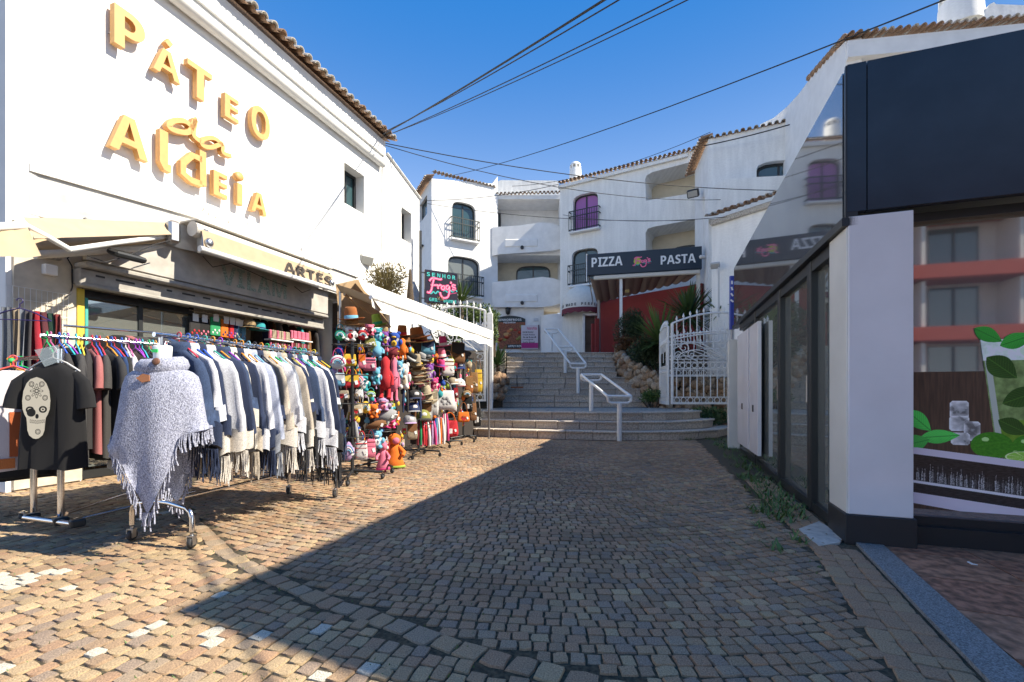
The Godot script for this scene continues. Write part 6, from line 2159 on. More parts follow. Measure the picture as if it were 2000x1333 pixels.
func doll(label: String, x: float, y: float, w: float, h: float, c: String, hem: String, skin: String) -> void:
	var t := good("rag_doll", label, "doll", x, y, .2, 0.0, "dolls on the stall")
	var d := stall_depth(x)
	var W := w * d / FOC
	var H := h * d / FOC
	part("dress", Shape.new().lathe([Vector2(.001, H * .28), Vector2(W * .2, H * .26), Vector2(W * .26, H * .1), Vector2(W * .42, -H * .15), Vector2(W * .52, -H * .30), Vector2(W * .5, -H * .31), Vector2(.001, -H * .28)], 20, Transform3D.IDENTITY, 1.0, .7), tint(c), t)
	part("hem", Shape.new().lathe([Vector2(W * .50, -H * .27), Vector2(W * .56, -H * .32), Vector2(W * .5, -H * .33)], 20, Transform3D.IDENTITY, 1.0, .7), tint(hem), t)
	part("hood", Shape.new().ball(Vector3(0, H * .38, 0), Vector3(W * .32, H * .16, W * .3), 14, 8), tint(c), t)
	part("face", Shape.new().ball(Vector3(W * .05, H * .37, W * .12), Vector3(W * .22, H * .11, W * .2), 12, 7), tint(skin), t)
	for e in [-1.0, 1.0]:
		part("arm", Shape.new().tube([Vector3(e * W * .2, H * .2, 0), Vector3(e * W * .46, H * .05, .03), Vector3(e * W * .4, -H * .02, .08)], [W * .1, W * .12, W * .09], 8), tint(c), t)
		part("leg", Shape.new().tube([Vector3(e * W * .16, -H * .28, 0), Vector3(e * W * .17, -H * .42, .01), Vector3(e * W * .2, -H * .5, .05)], [W * .07, W * .07, W * .12], 8), tint(skin if e < 0 else hem), t)
func bundle(label: String, x: float, y: float, w: float, h: float, cs: Array) -> void:
	var t := good("beach_wrap", label, "wrap", x, y, .2, 0.0, "wraps hanging on the stall")
	var d := stall_depth(x)
	var W := w * d / FOC
	var H := h * d / FOC
	for i in cs.size():
		var s := Shape.new()
		var u := lerpf(-W * .4, W * .4, i / maxf(1.0, cs.size() - 1.0))
		s.tube([Vector3(u * .5, H * .5, 0), Vector3(u * .8, H * .2, .03), Vector3(u, -H * .15, .03), Vector3(u * 1.1, -H * .5, .01)], [W * .1, W * .22 / sqrt(cs.size()) * 1.4, W * .26 / sqrt(cs.size()) * 1.4, W * .16], 8)
		part("fold", s, tint(cs[i]), t)
func build_goods() -> void:
	# display stands
	for q in [[688, 938, 1.75, "black revolving stand carrying toys and small bags"], [742, 918, 1.8, "black revolving stand carrying plush animals"], [818, 892, 1.7, "black revolving stand carrying stacked hats"], [868, 872, 1.9, "black revolving stand carrying pink hats and tote bags"], [905, 862, 1.9, "black revolving stand carrying leather bags"]]:
		var b := gp(q[0], q[1])
		var t := thing("display_stand", q[3], "display stand", Transform3D(Basis(Vector3.UP, q[0] * .01), b))
		part("pole", Shape.new().tube([Vector3(0, .08, 0), Vector3(0, q[2], 0)], .022, 8), M.black_metal, t)
		for k in 4:
			var a := TAU * k / 4 + .4
			var e := Vector3(cos(a), 0, sin(a)) * .36
			part("base_arm", Shape.new().tube([Vector3(0, .12, 0), e + Vector3(0, .09, 0)], .016, 6), M.black_metal, t)
			var s := Shape.new()
			var rub := Shape.new()
			caster(s, rub, e, .028)
			part("wheel", rub, M.rubber, part("caster", s, M.black_metal, t))
		for v in [.55, .95, 1.3, q[2] - .08]:
			var rg := Shape.new()
			var p := []
			for k in 17: p.append(Vector3(cos(TAU * k / 16) * .24, v, sin(TAU * k / 16) * .24))
			rg.tube(p, .006, 5, false)
			for k in 4: rg.tube([Vector3(0, v, 0), Vector3(cos(TAU * k / 4) * .24, v, sin(TAU * k / 4) * .24)], .006, 5)
			part("hook_ring", rg, M.black_metal, t)
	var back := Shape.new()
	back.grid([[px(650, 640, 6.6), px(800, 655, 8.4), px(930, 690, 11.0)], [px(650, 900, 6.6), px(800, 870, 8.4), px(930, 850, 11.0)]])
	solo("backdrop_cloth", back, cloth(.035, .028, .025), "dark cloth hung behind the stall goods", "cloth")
	# hats
	sun_hat("brown felt hat with patterned band on top of the toy stand", 686, 624, 58, "rust", "sky", .05, 0, .62)
	sun_hat("flat brown hat beneath the felt hat", 688, 634, 56, "tan", "brown", -.06, .02, .3)
	sun_hat("green and yellow straw sombrero standing upright", 738, 636, 42, "lime", "green", .2, .3, .8)
	sun_hat("pale hat with cut out pattern", 751, 650, 34, "straw", "brown", 0, .1, .5)
	sun_hat("rust red felt hat with red band", 785, 655, 42, "rust", "red", -.05, .1, .7)
	sun_hat("wide brown hat on the upper shelf", 815, 660, 62, "rust", "brown", .12, .0, .5)
	sun_hat("brown hat below the wide brown one", 822, 668, 60, "tan", "wine", .04, .05, .3)
	sun_hat("rust brimmed hat at the shelf end", 790, 668, 50, "brown", "tan", -.04, .1, .3)
	sun_hat("black hat with white cord", 803, 702, 42, "black", "white", -.55)
	sun_hat("grey felt trilby tipped forward", 822, 700, 38, "grey", "black", -.45, -.05)
	sun_hat("pale grey flat hat beside the tote", 838, 700, 36, "grey", "black", .2)
	sun_hat("beige bucket hat on top of the straw stack", 812, 714, 48, "beige", "straw", .0, 0, .7)
	for i in 5: sun_hat(["straw hat at the bottom of the stack", "straw hat second from the stack's bottom", "straw hat in the middle of the stack", "straw hat second from the stack's top", "straw hat just under the bucket hat"][i], 817 + (i % 2) * 4, 748 - i * 6.5, 56 - i, ["beige", "straw", "cream", "beige", "straw"][i], "brown", .03 * (i - 2), .02 * i, .3)
	sun_hat("cream hat with twisted band", 832, 770, 44, "cream", "beige", .1, 0, .6)
	sun_hat("cream hat under the twisted band hat", 836, 783, 46, "cream", "straw", .0, 0, .4)
	sun_hat("shiny pink party hat hanging high", 866, 676, 36, "hotpink", "white", .1, 0, .8)
	sun_hat("pink hat with pale ribbon below the party hat", 864, 698, 34, "pink", "white", .15, 0, .8)
	sun_hat("magenta hat with violet band", 861, 716, 34, "hotpink", "purple", -.1, 0, .6)
	# caps
	cap("navy cap with white badge", 898, 718, 26, "navy", "blue")
	cap("dark patterned cap on the hat stand", 810, 775, 34, "dark", "navy", .5)
	cap("black and grey patterned cap", 806, 800, 34, "navy", "grey", .6)
	cap("camouflage cap with red seams", 826, 815, 36, "olive", "dark", .4)
	cap("grey patterned cap low on the stand", 800, 823, 32, "grey", "lilac", .5)
	cap("white and red cap beside the leather bags", 897, 752, 30, "white", "wine", .8)
	cap("beige cap beside the white and red one", 884, 748, 26, "beige", "white", .9)
	# bags
	var bags := [["emerald green drum pouch", 664, 655, 20, 22, "green", "teal", "round"], ["red round pouch", 708, 655, 20, 20, "red", "wine", "round"], ["olive pouch with pale flowers", 723, 670, 20, 18, "olive", "cream", "tote"],
		["white unicorn bag with rainbow arches", 660, 708, 30, 28, "white", "hotpink", "round"], ["yellow box bag with red heart", 682, 704, 26, 24, "yellow", "orange", "box"], ["slim coral bag", 707, 706, 14, 28, "pink", "orange", "tote"], ["pink bag with dark stripes", 722, 712, 24, 26, "pink", "navy", "tote"], ["pale yellow printed pouch", 728, 684, 18, 20, "cream", "lime", "tote"],
		["turquoise mesh bag", 664, 742, 18, 26, "sky", "white", "tote"], ["red flowered bag", 686, 745, 30, 26, "red", "yellow", "tote"], ["pink and violet bag with orange flower", 700, 742, 20, 22, "lilac", "orange", "round"], 
		["brown display box with small cards", 668, 772, 26, 18, "beige", "wine", "box"], ["white pouch on long cords", 701, 770, 16, 18, "white", "beige", "tote"], ["small lime green purse", 724, 770, 18, 12, "lime", "teal", "round"],
		["grey soft bag beside the knitwear", 654, 800, 18, 26, "grey", "white", "tote"], ["cream box bag with red heart", 696, 801, 24, 22, "cream", "tan", "box"], ["yellow and white round bag", 714, 796, 18, 24, "yellow", "white", "round"], 
		["red and white spotted bandana hat", 655, 884, 20, 40, "red", "white", "tote"], ["lilac satin hat", 680, 882, 24, 38, "lilac", "sky", "round"], ["white hat with red print", 706, 880, 22, 38, "white", "red", "tote"], ["coral printed pouch", 724, 876, 18, 36, "pink", "wine", "tote"],
		["blue flowered tote hanging high", 836, 678, 26, 30, "sky", "navy", "tote"], ["white tote with tall handles", 846, 786, 20, 52, "white", "cream", "tote"], ["cream tote behind the white one", 834, 784, 18, 52, "cream", "white", "tote"],
		["aqua and white tote with tan handles", 875, 718, 24, 34, "white", "tan", "tote"], ["dark brown backpack", 894, 690, 28, 42, "brown", "dark", "tote"], ["white round bag with speckled pattern", 869, 782, 38, 38, "white", "grey", "tote"],
		["tan leather bag on a long strap", 925, 748, 18, 40, "tan", "straw", "tote"], ["ochre leather bag beside the gate", 934, 744, 16, 44, "yellow", "tan", "tote"], ["tan suede bag low on the leather stand", 916, 752, 16, 34, "rust", "tan", "tote"], ["small straw bag", 912, 770, 18, 14, "straw", "tan", "round"],
		["orange box bag", 905, 815, 24, 20, "orange", "rust", "box"], ["black leather bag", 914, 790, 18, 30, "black", "dark", "tote"], ["brown shoulder bag with strap", 924, 805, 14, 34, "brown", "tan", "tote"], ["black rucksack at the stall end", 932, 815, 16, 36, "black", "grey", "tote"],
		["taupe canvas bag low on the hat stand", 805, 842, 20, 34, "beige", "brown", "tote"], ["grey canvas bag behind the caps", 833, 805, 22, 36, "grey", "brown", "tote"], ["red and orange printed beach bag", 878, 838, 34, 32, "red", "orange", "tote"], ["white printed pouch above the wraps", 884, 795, 16, 20, "white", "straw", "tote"], ["wine red bag between caps and leather", 887, 768, 16, 20, "wine", "red", "tote"]]
	for b in bags: handbag(b[0], b[1], b[2], b[3], b[4], b[5], b[6], b[7], .15 + .3 * fposmod(b[1] * .37, 1.0))
	# plush toys
	var toys := [["green and white clown toy", 683, 652, 28, 30, "white", "red", "bear"], ["pink floral soft toy", 722, 645, 22, 22, "pink", "wine", "bear"], ["teal plush hanging above a blue one", 737, 654, 24, 26, "teal", "sky", "bear"], ["blue plush with long body", 735, 685, 24, 34, "sky", "blue", "long"], ["purple plush beside the teal one", 752, 662, 18, 28, "purple", "yellow", "bear"], ["deep blue plush with yellow spots", 770, 666, 30, 34, "blue", "yellow", "bear"], ["orange fringed plush", 786, 682, 16, 40, "orange", "yellow", "long"], ["dark red and yellow plush", 765, 690, 28, 22, "wine", "yellow", "seal"],
		["teal plush with white belly", 709, 748, 26, 34, "teal", "white", "bear"], ["blue plush beside the red octopus", 735, 735, 20, 34, "sky", "teal", "bear"], ["long red plush with dangling legs", 753, 738, 26, 80, "red", "hotpink", "long"], ["long pink flamingo plush", 769, 740, 18, 86, "pink", "white", "long"], ["white plush with green feet", 789, 735, 26, 50, "white", "cream", "bear"], ["pale blue plush behind the pink one", 780, 722, 18, 34, "sky", "white", "bear"],
		["lilac ball plush", 748, 790, 30, 26, "lilac", "pink", "bear"], ["grey seal plush lying sideways", 754, 814, 44, 28, "grey", "white", "seal"], ["orange teddy", 730, 803, 22, 28, "orange", "rust", "bear"], ["brown plush under the seal", 735, 830, 40, 18, "brown", "tan", "seal"], ["orange plush beside the seal", 775, 818, 12, 26, "orange", "yellow", "bear"], ["pink ball plush", 752, 828, 18, 16, "hotpink", "pink", "bear"], ["magenta plush beside the pink ball", 765, 828, 20, 18, "hotpink", "red", "bear"],
		["blue and white teddy low on the stand", 735, 858, 30, 36, "sky", "white", "bear"], ["violet flower lei bundle", 838, 728, 24, 34, "purple", "lilac", "bear"], ["pink flower lei bundle", 848, 752, 22, 28, "hotpink", "pink", "bear"]]
	for p in toys: plush(p[0], p[1], p[2], p[3], p[4], p[5], p[6], p[7], .1 + .4 * fposmod(p[1] * .53, 1.0))
	doll("orange hooded doll with yellow hem", 770, 888, 40, 76, "orange", "lime", "pink")
	doll("pink doll with long legs", 748, 896, 26, 66, "pink", "hotpink", "pink")
	# wraps and scarves along the bottom
	var wr := [["dark red and green wrap", 822, 846, 14, 46, ["wine", "green", "red"]], ["pink and red flowered wrap", 832, 848, 16, 46, ["pink", "red", "white"]], ["red wrap with violet edge", 844, 846, 16, 46, ["red", "lilac", "hotpink"]], ["blue and white wrap", 853, 842, 12, 50, ["blue", "sky", "white"]], ["violet and orange wrap", 861, 842, 14, 50, ["lilac", "orange", "white"]], ["pink striped wrap", 869, 834, 14, 54, ["pink", "white", "hotpink"]], ["black velvet hair bands", 662, 842, 14, 40, ["black", "grey", "white"]], ["grey and black hair bands", 690, 844, 18, 40, ["black", "dark", "grey"]], ["brown wrap behind the caps", 816, 792, 12, 50, ["brown", "navy"]], ["dark strap bundle", 792, 776, 10, 60, ["navy", "dark"]]]
	for w in wr: bundle(w[0] + " hanging on the stall", w[1], w[2], w[3], w[4], w[5])
	# small trinkets filling the stands
	rng.seed = 404
	var tn := ["red", "pink", "white", "yellow", "teal", "sky", "lilac", "orange", "lime", "hotpink", "blue", "cream"]
	for i in 180:
		var x := rng.randf_range(648, 925)
		var lo := lerp_table([[645, 905], [760, 880], [860, 845], [930, 820]], x)
		var hi := lerp_table([[645, 650], [740, 650], [800, 680], [860, 690], [930, 715]], x)
		var y := rng.randf_range(hi, lo)
		var c: String = tn[rng.randi() % tn.size()]
		var c2: String = tn[rng.randi() % tn.size()]
		var dd := rng.randf_range(.06, .22)
		var t := good("trinket", "small %s and %s trinket dangling among the stall goods" % [c, c2], "trinket", x, y, rng.randf() * 2.0, dd, "trinkets on the stall")
		var r := rng.randf_range(4.0, 8.0) * stall_depth(x) / FOC
		match i % 3:
			0:
				part("body", Shape.new().ball(Vector3.ZERO, Vector3(r, r * 1.1, r * .6), 10, 6), tint(c), t)
				part("ear", Shape.new().ball(Vector3(r * .6, r, 0), Vector3(r * .4, r * .5, r * .3), 8, 5), tint(c2), t)
				part("ear", Shape.new().ball(Vector3(-r * .6, r, 0), Vector3(r * .4, r * .5, r * .3), 8, 5), tint(c2), t)
			1:
				part("card", Shape.new().box(Vector3.ZERO, Vector3(r * 1.5, r * 2.3, .01), Basis.IDENTITY, .003), tint(c), t)
				part("charm", Shape.new().ball(Vector3(0, -r * .3, .012), Vector3(r * .5, r * .6, .02), 8, 5), tint(c2), t)
			2:
				part("pouch", Shape.new().lathe([Vector2(.001, -r * 1.2), Vector2(r * .9, -r * .9), Vector2(r * .95, 0), Vector2(r * .4, r * .8), Vector2(r * .6, r * 1.1)], 12), tint(c), t)
				part("tassel", Shape.new().tube([Vector3(0, -r, r * .5), Vector3(0, -r * 2.2, r * .6)], [r * .12, r * .3], 6), tint(c2), t)
		part("cord", Shape.new().tube([Vector3(0, r, 0), Vector3(0, r * 2.4, -.02)], .003, 4), M.white, t)
	# inside the shop: socks, hats, spectacle tray
	var f := frame(LA, LB)
	var sk := [["black socks with red flowers", 380, 636, "dark", "red"], ["black socks with pink hearts", 398, 638, "black", "pink"], ["green socks with white label", 420, 636, "green", "white"], ["orange topped black socks", 440, 640, "orange", "navy"], ["red topped patterned socks", 452, 642, "red", "purple"], ["navy floral socks with cream label", 463, 644, "navy", "cream"], ["blue grey socks", 471, 646, "sky", "grey"]]
	solo("sock_rail", Shape.new().tube([hit(f, 368, 606, -.05), hit(f, 478, 622, -.05)], .012, 6), M.chrome, "short chrome rail carrying packs of socks", "rail", f)
	for s in sk:
		var c := hit(f, s[1], s[2], -.02)
		var t := thing("sock_pack", s[0] + " hung on the chrome rail", "socks", f * Transform3D(Basis.IDENTITY, c), "sock packs on the shop rail")
		part("socks", Shape.new().box(Vector3(0, -.02, 0), Vector3(.17, .30, .03), Basis.IDENTITY, .012), tint(s[3]), t)
		part("label_card", Shape.new().box(Vector3(0, .12, .02), Vector3(.09, .12, .008), Basis.IDENTITY, .003), M.white, t)
		for i in 4: part("motif", Shape.new().ball(Vector3(-.05 + .035 * i, -.12 + .04 * (i % 2), .016), Vector3(.016, .022, .006), 6, 4), tint(s[4]), t)
	for q in [["straw trilby with black band inside the shop", 487, 640, "straw", "black"], ["teal cloth hat inside the shop", 506, 644, "teal", "navy"], ["dark hat with flower trim inside the shop", 590, 636, "dark", "cream"]]:
		var c := f * hit(f, q[1], q[2], .05)
		var t := thing("sun_hat", q[0], "hat", Transform3D(Basis.IDENTITY, c), "hats inside the shop")
		part("crown", Shape.new().lathe([Vector2(.10, 0), Vector2(.095, .08), Vector2(.08, .12), Vector2(.001, .11)], 18), tint(q[3]), t)
		part("brim", Shape.new().lathe([Vector2(.09, .0), Vector2(.16, -.012), Vector2(.16, -.004), Vector2(.09, .01)], 20), tint(q[3]), t)
		part("band", Shape.new().lathe([Vector2(.103, .005), Vector2(.101, .035)], 18), tint(q[4]), t)
	for q in [[545, 655, "tray of clear spectacle cases", "cream"], [585, 656, "tray of pink spectacle cases", "pink"]]:
		var c := hit(f, q[0], q[1], .12)
		var t := thing("spectacle_tray", q[2] + " inside the shop", "display", f * Transform3D(Basis.IDENTITY, c))
		for i in 9: part("case", Shape.new().box(Vector3(-.2 + .05 * i, 0, .01 * (i % 2)), Vector3(.042, .15, .06), Basis.IDENTITY, .012), tint(q[3]) if i % 3 else tint("pink"), t)
		part("shelf", Shape.new().box(Vector3(0, -.1, 0), Vector3(.5, .02, .16)), M.white, t)
		for i in 9: part("case", Shape.new().box(Vector3(-.2 + .05 * i, -.2, .01), Vector3(.036, .12, .05), Basis.IDENTITY, .012), tint(["pink", "wine", "beige"][i % 3]), t)
	for i in 9:
		var c := hit(f, 500 + i * 14.0, 622 + i * 3.0, -.5)
		solo("jacket", garment([[0, .07, .04], [-.08, .2, .05], [-.2, .22, .06], [-.6, .24, .07]], 14, .02, 500 + i, []), tint(["dark", "navy", "brown", "grey", "dark", "wine", "teal", "brown", "dark"][i]), "%s garment on a rail deep inside the shop" % ["charcoal", "navy", "brown", "grey", "black", "wine red", "teal", "tobacco", "sooty"][i], "garment", f * Transform3D(Basis(Vector3.UP, 1.1), c), "garments inside the shop")

# ---- plants ---------------------------------------------------------------------
func leaf_cloud(s: Shape, c: Vector3, r: Vector3, n: int, sz: float) -> void:
	for i in n:
		var v := Vector3(rng.randf_range(-1, 1), rng.randf_range(-1, 1), rng.randf_range(-1, 1)).normalized()
		var p := c + v * r * pow(rng.randf(), .35)
		var t := (v + Vector3(rng.randf_range(-.8, .8), rng.randf_range(-.3, .9), rng.randf_range(-.8, .8))).normalized()
		var w := t.cross(Vector3(rng.randf_range(-1, 1), rng.randf_range(-1, 1), rng.randf_range(-1, 1)).normalized()) * sz * .42
		var l := t * sz * rng.randf_range(.7, 1.3)
		s.quad(p - l * .5, p + w * .5, p + l * .5, p - w * .5)
func blade_fan(s: Shape, base: Vector3, n: int, ln: float, wd: float, lo: float, droop: float) -> void:
	for i in n:
		var az := rng.randf() * TAU
		var el := rng.randf_range(lo, 1.45)
		var l := ln * rng.randf_range(.7, 1.1)
		var d := Vector3(cos(az) * cos(el), sin(el), sin(az) * cos(el))
		var sd := d.cross(Vector3.UP).normalized() * wd
		var p := base
		var rows := []
		for k in 5:
			var t := k / 4.0
			var w := (1.0 - t * t) * (.5 + t) if k < 4 else 0.02
			rows.append([p - sd * w, p + Vector3(0, -.15 * wd * w, 0), p + sd * w])
			p += (d + Vector3(0, -droop * t * t, 0)) * l / 4
		s.grid(rows)
func build_plants() -> void:
	rng.seed = 131
	# rubble retaining walls beside the stairs
	var wl := [[[3.9, 16.6], [4.0, 15.6], [4.55, 14.6], [4.75, 13.9], [5.2, 13.75], [6.2, 13.6], [7.4, 13.3]], "rough rubble retaining wall of pinkish stones beside the stairs", [2.75, 2.2, 1.75, 1.5, 1.45, 1.5, 1.5]]
	var R := thing("rubble_wall", wl[1], "wall")
	var line := []
	for p in wl[0]: line.append(Vector2(p[0], p[1]))
	var total := 0.0
	for i in line.size() - 1: total += (line[i + 1] - line[i]).length()
	var vs := []
	for i in 5:
		var s := Shape.new()
		s.smooth()
		var rows := []
		var r := RandomNumberGenerator.new()
		r.seed = 700 + i
		var jit := []
		for k in 40: jit.append(r.randf_range(.78, 1.15))
		for a in 6:
			var ph := PI * a / 5.0 - PI / 2
			var ring := []
			for k in 8: ring.append(Vector3(cos(-TAU * k / 8) * cos(ph), sin(ph), sin(-TAU * k / 8) * cos(ph)) * jit[(a * 7 + k) % 40])
			rows.append(ring)
		s.grid(rows, true)
		vs.append(s.made())
	var at := 0.0
	while at < total:
		var p := along(line, at)
		var h := 0.0
		var acc := 0.0
		for i in line.size() - 1:
			var l: float = (line[i + 1] - line[i]).length()
			if at <= acc + l or i == line.size() - 2:
				h = lerpf(wl[2][i], wl[2][i + 1], clampf((at - acc) / l, 0, 1)); break
			acc += l
		var y := .1
		while y < h:
			var r := rng.randf_range(.09, .17)
			var q := p + Vector2(rng.randf_range(-.07, .07), rng.randf_range(-.1, .06))
			part("stone", vs[rng.randi() % 5], M.rubble[rng.randi() % 4], R, Transform3D(Basis(Vector3.UP, rng.randf() * 6.0) * Basis(Vector3.RIGHT, rng.randf_range(-.4, .4)) * Basis.from_scale(Vector3(r * 1.2, r, r)), xz(q, y + r * .5)))
			y += r * 1.45
		at += .19
	var soil := Shape.new()
	soil.prism(PackedVector2Array([Vector2(4.05, 16.5), Vector2(4.1, 15.6), Vector2(4.65, 14.6), Vector2(4.85, 14.0), Vector2(7.6, 13.4), Vector2(8.0, 16.4)]), 0, 1.4, Transform3D(Basis(Vector3.RIGHT, Vector3.FORWARD, Vector3.UP), Vector3.ZERO))
	setting("planter_soil", soil, M.earth)
	var L2 := thing("rubble_wall", "small rubble planter of tawny stones beside the white gate post", "wall")
	for q in [[972, 735, 13.9], [978, 748, 13.8], [968, 752, 13.7], [984, 760, 13.9], [975, 766, 13.7], [966, 772, 13.6], [981, 738, 14.0], [970, 742, 13.6], [977, 775, 13.6], [988, 745, 14.4], [962, 760, 13.5]]:
		part("stone", vs[rng.randi() % 5], M.rubble[rng.randi() % 4], L2, Transform3D(Basis(Vector3.UP, rng.randf() * 6.0) * Basis.from_scale(Vector3(.17, .14, .16)), px(q[0], q[1], q[2])))
	var lw := Shape.new()
	lw.prism(PackedVector2Array([Vector2(-.3, 14.0), Vector2(-.25, 17.0), Vector2(-5.5, 17.0), Vector2(-5.0, 13.4), Vector2(-1.0, 13.2)]), 0, 1.55, Transform3D(Basis(Vector3.RIGHT, Vector3.FORWARD, Vector3.UP), Vector3.ZERO))
	setting("planter_soil_bank", lw, M.earth)
	# shrubs: trunk or stem and crown each
	var bush := func(called: String, label: String, c: Vector3, r: Vector3, n: int, sz: float, m: Material, cat := "shrub") -> Node3D:
		var t := thing(called, label, cat, Transform3D(Basis.IDENTITY, Vector3(c.x, c.y - r.y - .2, c.z)))
		var st := Shape.new()
		for k in 5: st.tube([Vector3(.03 * k - .06, 0, 0), Vector3((k - 2) * r.x * .2, r.y * .7, .05 * (k % 2)), Vector3((k - 2) * r.x * .35, r.y * 1.3, 0)], [.03, .022, .008], 5)
		part("stems", st, M.bark, t)
		var s := Shape.new()
		var o := Vector3(0, r.y + .2, 0)
		for k in 9:
			var v := Vector3(rng.randf_range(-1, 1), rng.randf_range(-.8, 1), rng.randf_range(-1, 1)) * .5
			leaf_cloud(s, o + v * r, r * rng.randf_range(.42, .62), n / 9, sz)
		part("foliage", s, m, t)
		return t
	bush.call("clipped_shrub", "dark rounded clipped shrub before the red wall", px(1226, 640, 16.6), Vector3(.78, .78, .6), 7000, .08, M.foliage_dark)
	bush.call("shrub", "reddish green undergrowth below the clipped shrub", px(1222, 672, 16.2), Vector3(.5, .3, .35), 1200, .1, paint(.13, .06, .02))
	bush.call("shrub", "dense dark planting behind the rubble wall", px(1290, 690, 15.2), Vector3(1.1, .7, .6), 4200, .12, M.foliage_dark)
	bush.call("shrub", "low green creeper spilling down beside the steps", px(1275, 775, 13.9), Vector3(.5, .3, .3), 900, .09, M.foliage[0])
	bush.call("shrub", "green weeds at the foot of the open gate", px(1370, 815, 12.0), Vector3(.9, .28, .4), 1500, .1, M.foliage[1])
	bush.call("shrub", "sprawling weeds where the steps meet the pavilion", px(1345, 845, 11.2), Vector3(.5, .1, .3), 500, .08, M.foliage[0])
	bush.call("hedge", "sunlit green hedge behind the white gate", px(925, 615, 14.4), Vector3(1.1, .45, .5), 3000, .11, M.foliage[2], "hedge")
	bush.call("hedge", "leafy green hedge at the stall end of the gate", px(870, 640, 14.0), Vector3(.8, .9, .5), 2600, .11, M.foliage[0], "hedge")
	bush.call("climbing_shrub", "green climber beside the white gate post", px(962, 640, 13.6), Vector3(.2, .7, .2), 600, .1, M.foliage[2])
	var ds: Node3D = bush.call("dry_shrub", "dry straggly shrub rising above the white stall awning", px(750, 552, 10.1), Vector3(.55, .5, .35), 2200, .075, M.dry)
	bush.call("flowering_shrub", "pale orange flowering shrub below the shop sign", px(845, 590, 12.9), Vector3(.35, .2, .25), 500, .08, paint(.42, .26, .10))
	var tb := px(750, 575, 10.1)
	part("trunk", Shape.new().tube([Vector3(tb.x, 0, tb.z), Vector3(tb.x + .05, 1.6, tb.z), tb], [.07, .05, .03], 8), M.bark, ds, ds.transform.affine_inverse())
	# spiky plants
	var spiky := func(label: String, base: Vector3, n: int, ln: float, wd: float, lo: float, droop: float, m: Material) -> void:
		var t := thing("yucca", label, "plant", Transform3D(Basis.IDENTITY, base))
		part("trunk", Shape.new().tube([Vector3(0, -.7, 0), Vector3(.02, -.3, 0), Vector3(0, .05, 0)], [.09, .07, .05], 8), M.bark, t)
		var s := Shape.new()
		blade_fan(s, Vector3.ZERO, n, ln, wd, lo, droop, )
		part("leaves", s, m, t)
	spiky.call("yucca with stiff leaves before the clipped shrub", px(1290, 668, 14.6), 150, 1.35, .04, -.3, .25, M.foliage[0])
	spiky.call("tall dark palm like plant beside the restaurant", px(1345, 622, 15.2), 170, 1.45, .045, -.4, .5, M.foliage[1])
	spiky.call("palm like plant against the annex wall", px(1405, 615, 14.2), 80, .9, .035, -.4, .45, M.foliage[1])
	spiky.call("arching strap leaved plant beside the stair foot", px(972, 715, 14.3), 90, .85, .03, -.2, .7, M.foliage[1])
	spiky.call("spiky agave behind the shop sign", px(900, 590, 14.0), 40, .8, .035, .1, .1, M.foliage[2])
	spiky.call("dry grassy clump within the straggly shrub above the awning", px(752, 578, 10.0), 120, .85, .010, .3, .3, M.dry)
	solo("pine_cone_finial", Shape.new().lathe([Vector2(.02, -.5), Vector2(.09, -.42), Vector2(.10, -.2), Vector2(.05, .3), Vector2(.03, .55), Vector2(.001, .6)], 10, Transform3D(Basis.IDENTITY, px(801, 570, 11.4))), M.bark, "weathered brown cone shaped finial beside the dry shrub", "finial")
	# weeds at the kerb and moss in the joints: nobody could count the blades
	var s := Shape.new()
	for q in [[1418, 872, .35, 160], [1440, 880, .4, 220], [1452, 898, .38, 220], [1470, 915, .36, 220], [1468, 935, .25, 120], [1492, 942, .35, 220], [1505, 965, .3, 200], [1515, 985, .2, 120], [1532, 1000, .22, 150], [1480, 1000, .12, 60], [1520, 1012, .15, 60], [1570, 992, .1, 50], [1560, 1058, .06, 24], [1490, 1030, .08, 24], [1520, 1075, .07, 20], [1400, 860, .3, 100], [1340, 858, .25, 90], [1265, 800, .2, 60], [1430, 866, .2, 100]]:
		var c := gp(q[0], q[1])
		for i in int(q[3] * .65):
			var a := rng.randf() * TAU
			var p: Vector3 = c + Vector3(cos(a), 0, sin(a)) * q[2] * sqrt(rng.randf()) * Vector3(.7, 0, 1.2)
			var ln := rng.randf_range(.03, .085)
			var b := rng.randf() * TAU
			var tip := p + Vector3(cos(b) * ln * .8, ln * rng.randf_range(.5, 1.0), sin(b) * ln * .8)
			var w := Vector3(-sin(b), 0, cos(b)) * ln * .13
			s.quad(p - w, p + w, tip + w * .3, tip - w * .3)
	for i in 1600:
		var x := rng.randf_range(1.0, 3.2)
		var d := rng.randf_range(2.6, 6.0)
		if x > right_limit(d) or rng.randf() < .4: continue
		var p := Vector3(x, -.006, -d)
		var b := rng.randf() * TAU
		var ln := rng.randf_range(.008, .022)
		s.quad(p - Vector3(sin(b), 0, cos(b)) * .004, p + Vector3(sin(b), 0, cos(b)) * .004, p + Vector3(cos(b) * ln, ln, 0) + Vector3(.002, 0, 0), p + Vector3(cos(b) * ln, ln, 0))
	for i in 2500:
		var p := Vector3(rng.randf_range(-3.4, 0.0), -.008, -rng.randf_range(1.5, 8.0))
		var b := rng.randf() * TAU
		var ln := rng.randf_range(.006, .018)
		s.quad(p - Vector3(sin(b), 0, cos(b)) * .004, p + Vector3(sin(b), 0, cos(b)) * .004, p + Vector3(cos(b) * ln, ln, 0) + Vector3(.002, 0, 0), p + Vector3(cos(b) * ln, ln, 0))
	var w := solo("grass", s, M.foliage[0], "green weeds and moss growing in the paving joints", "grass")
	w.set_meta("kind", "stuff")
	var lt := Shape.new()
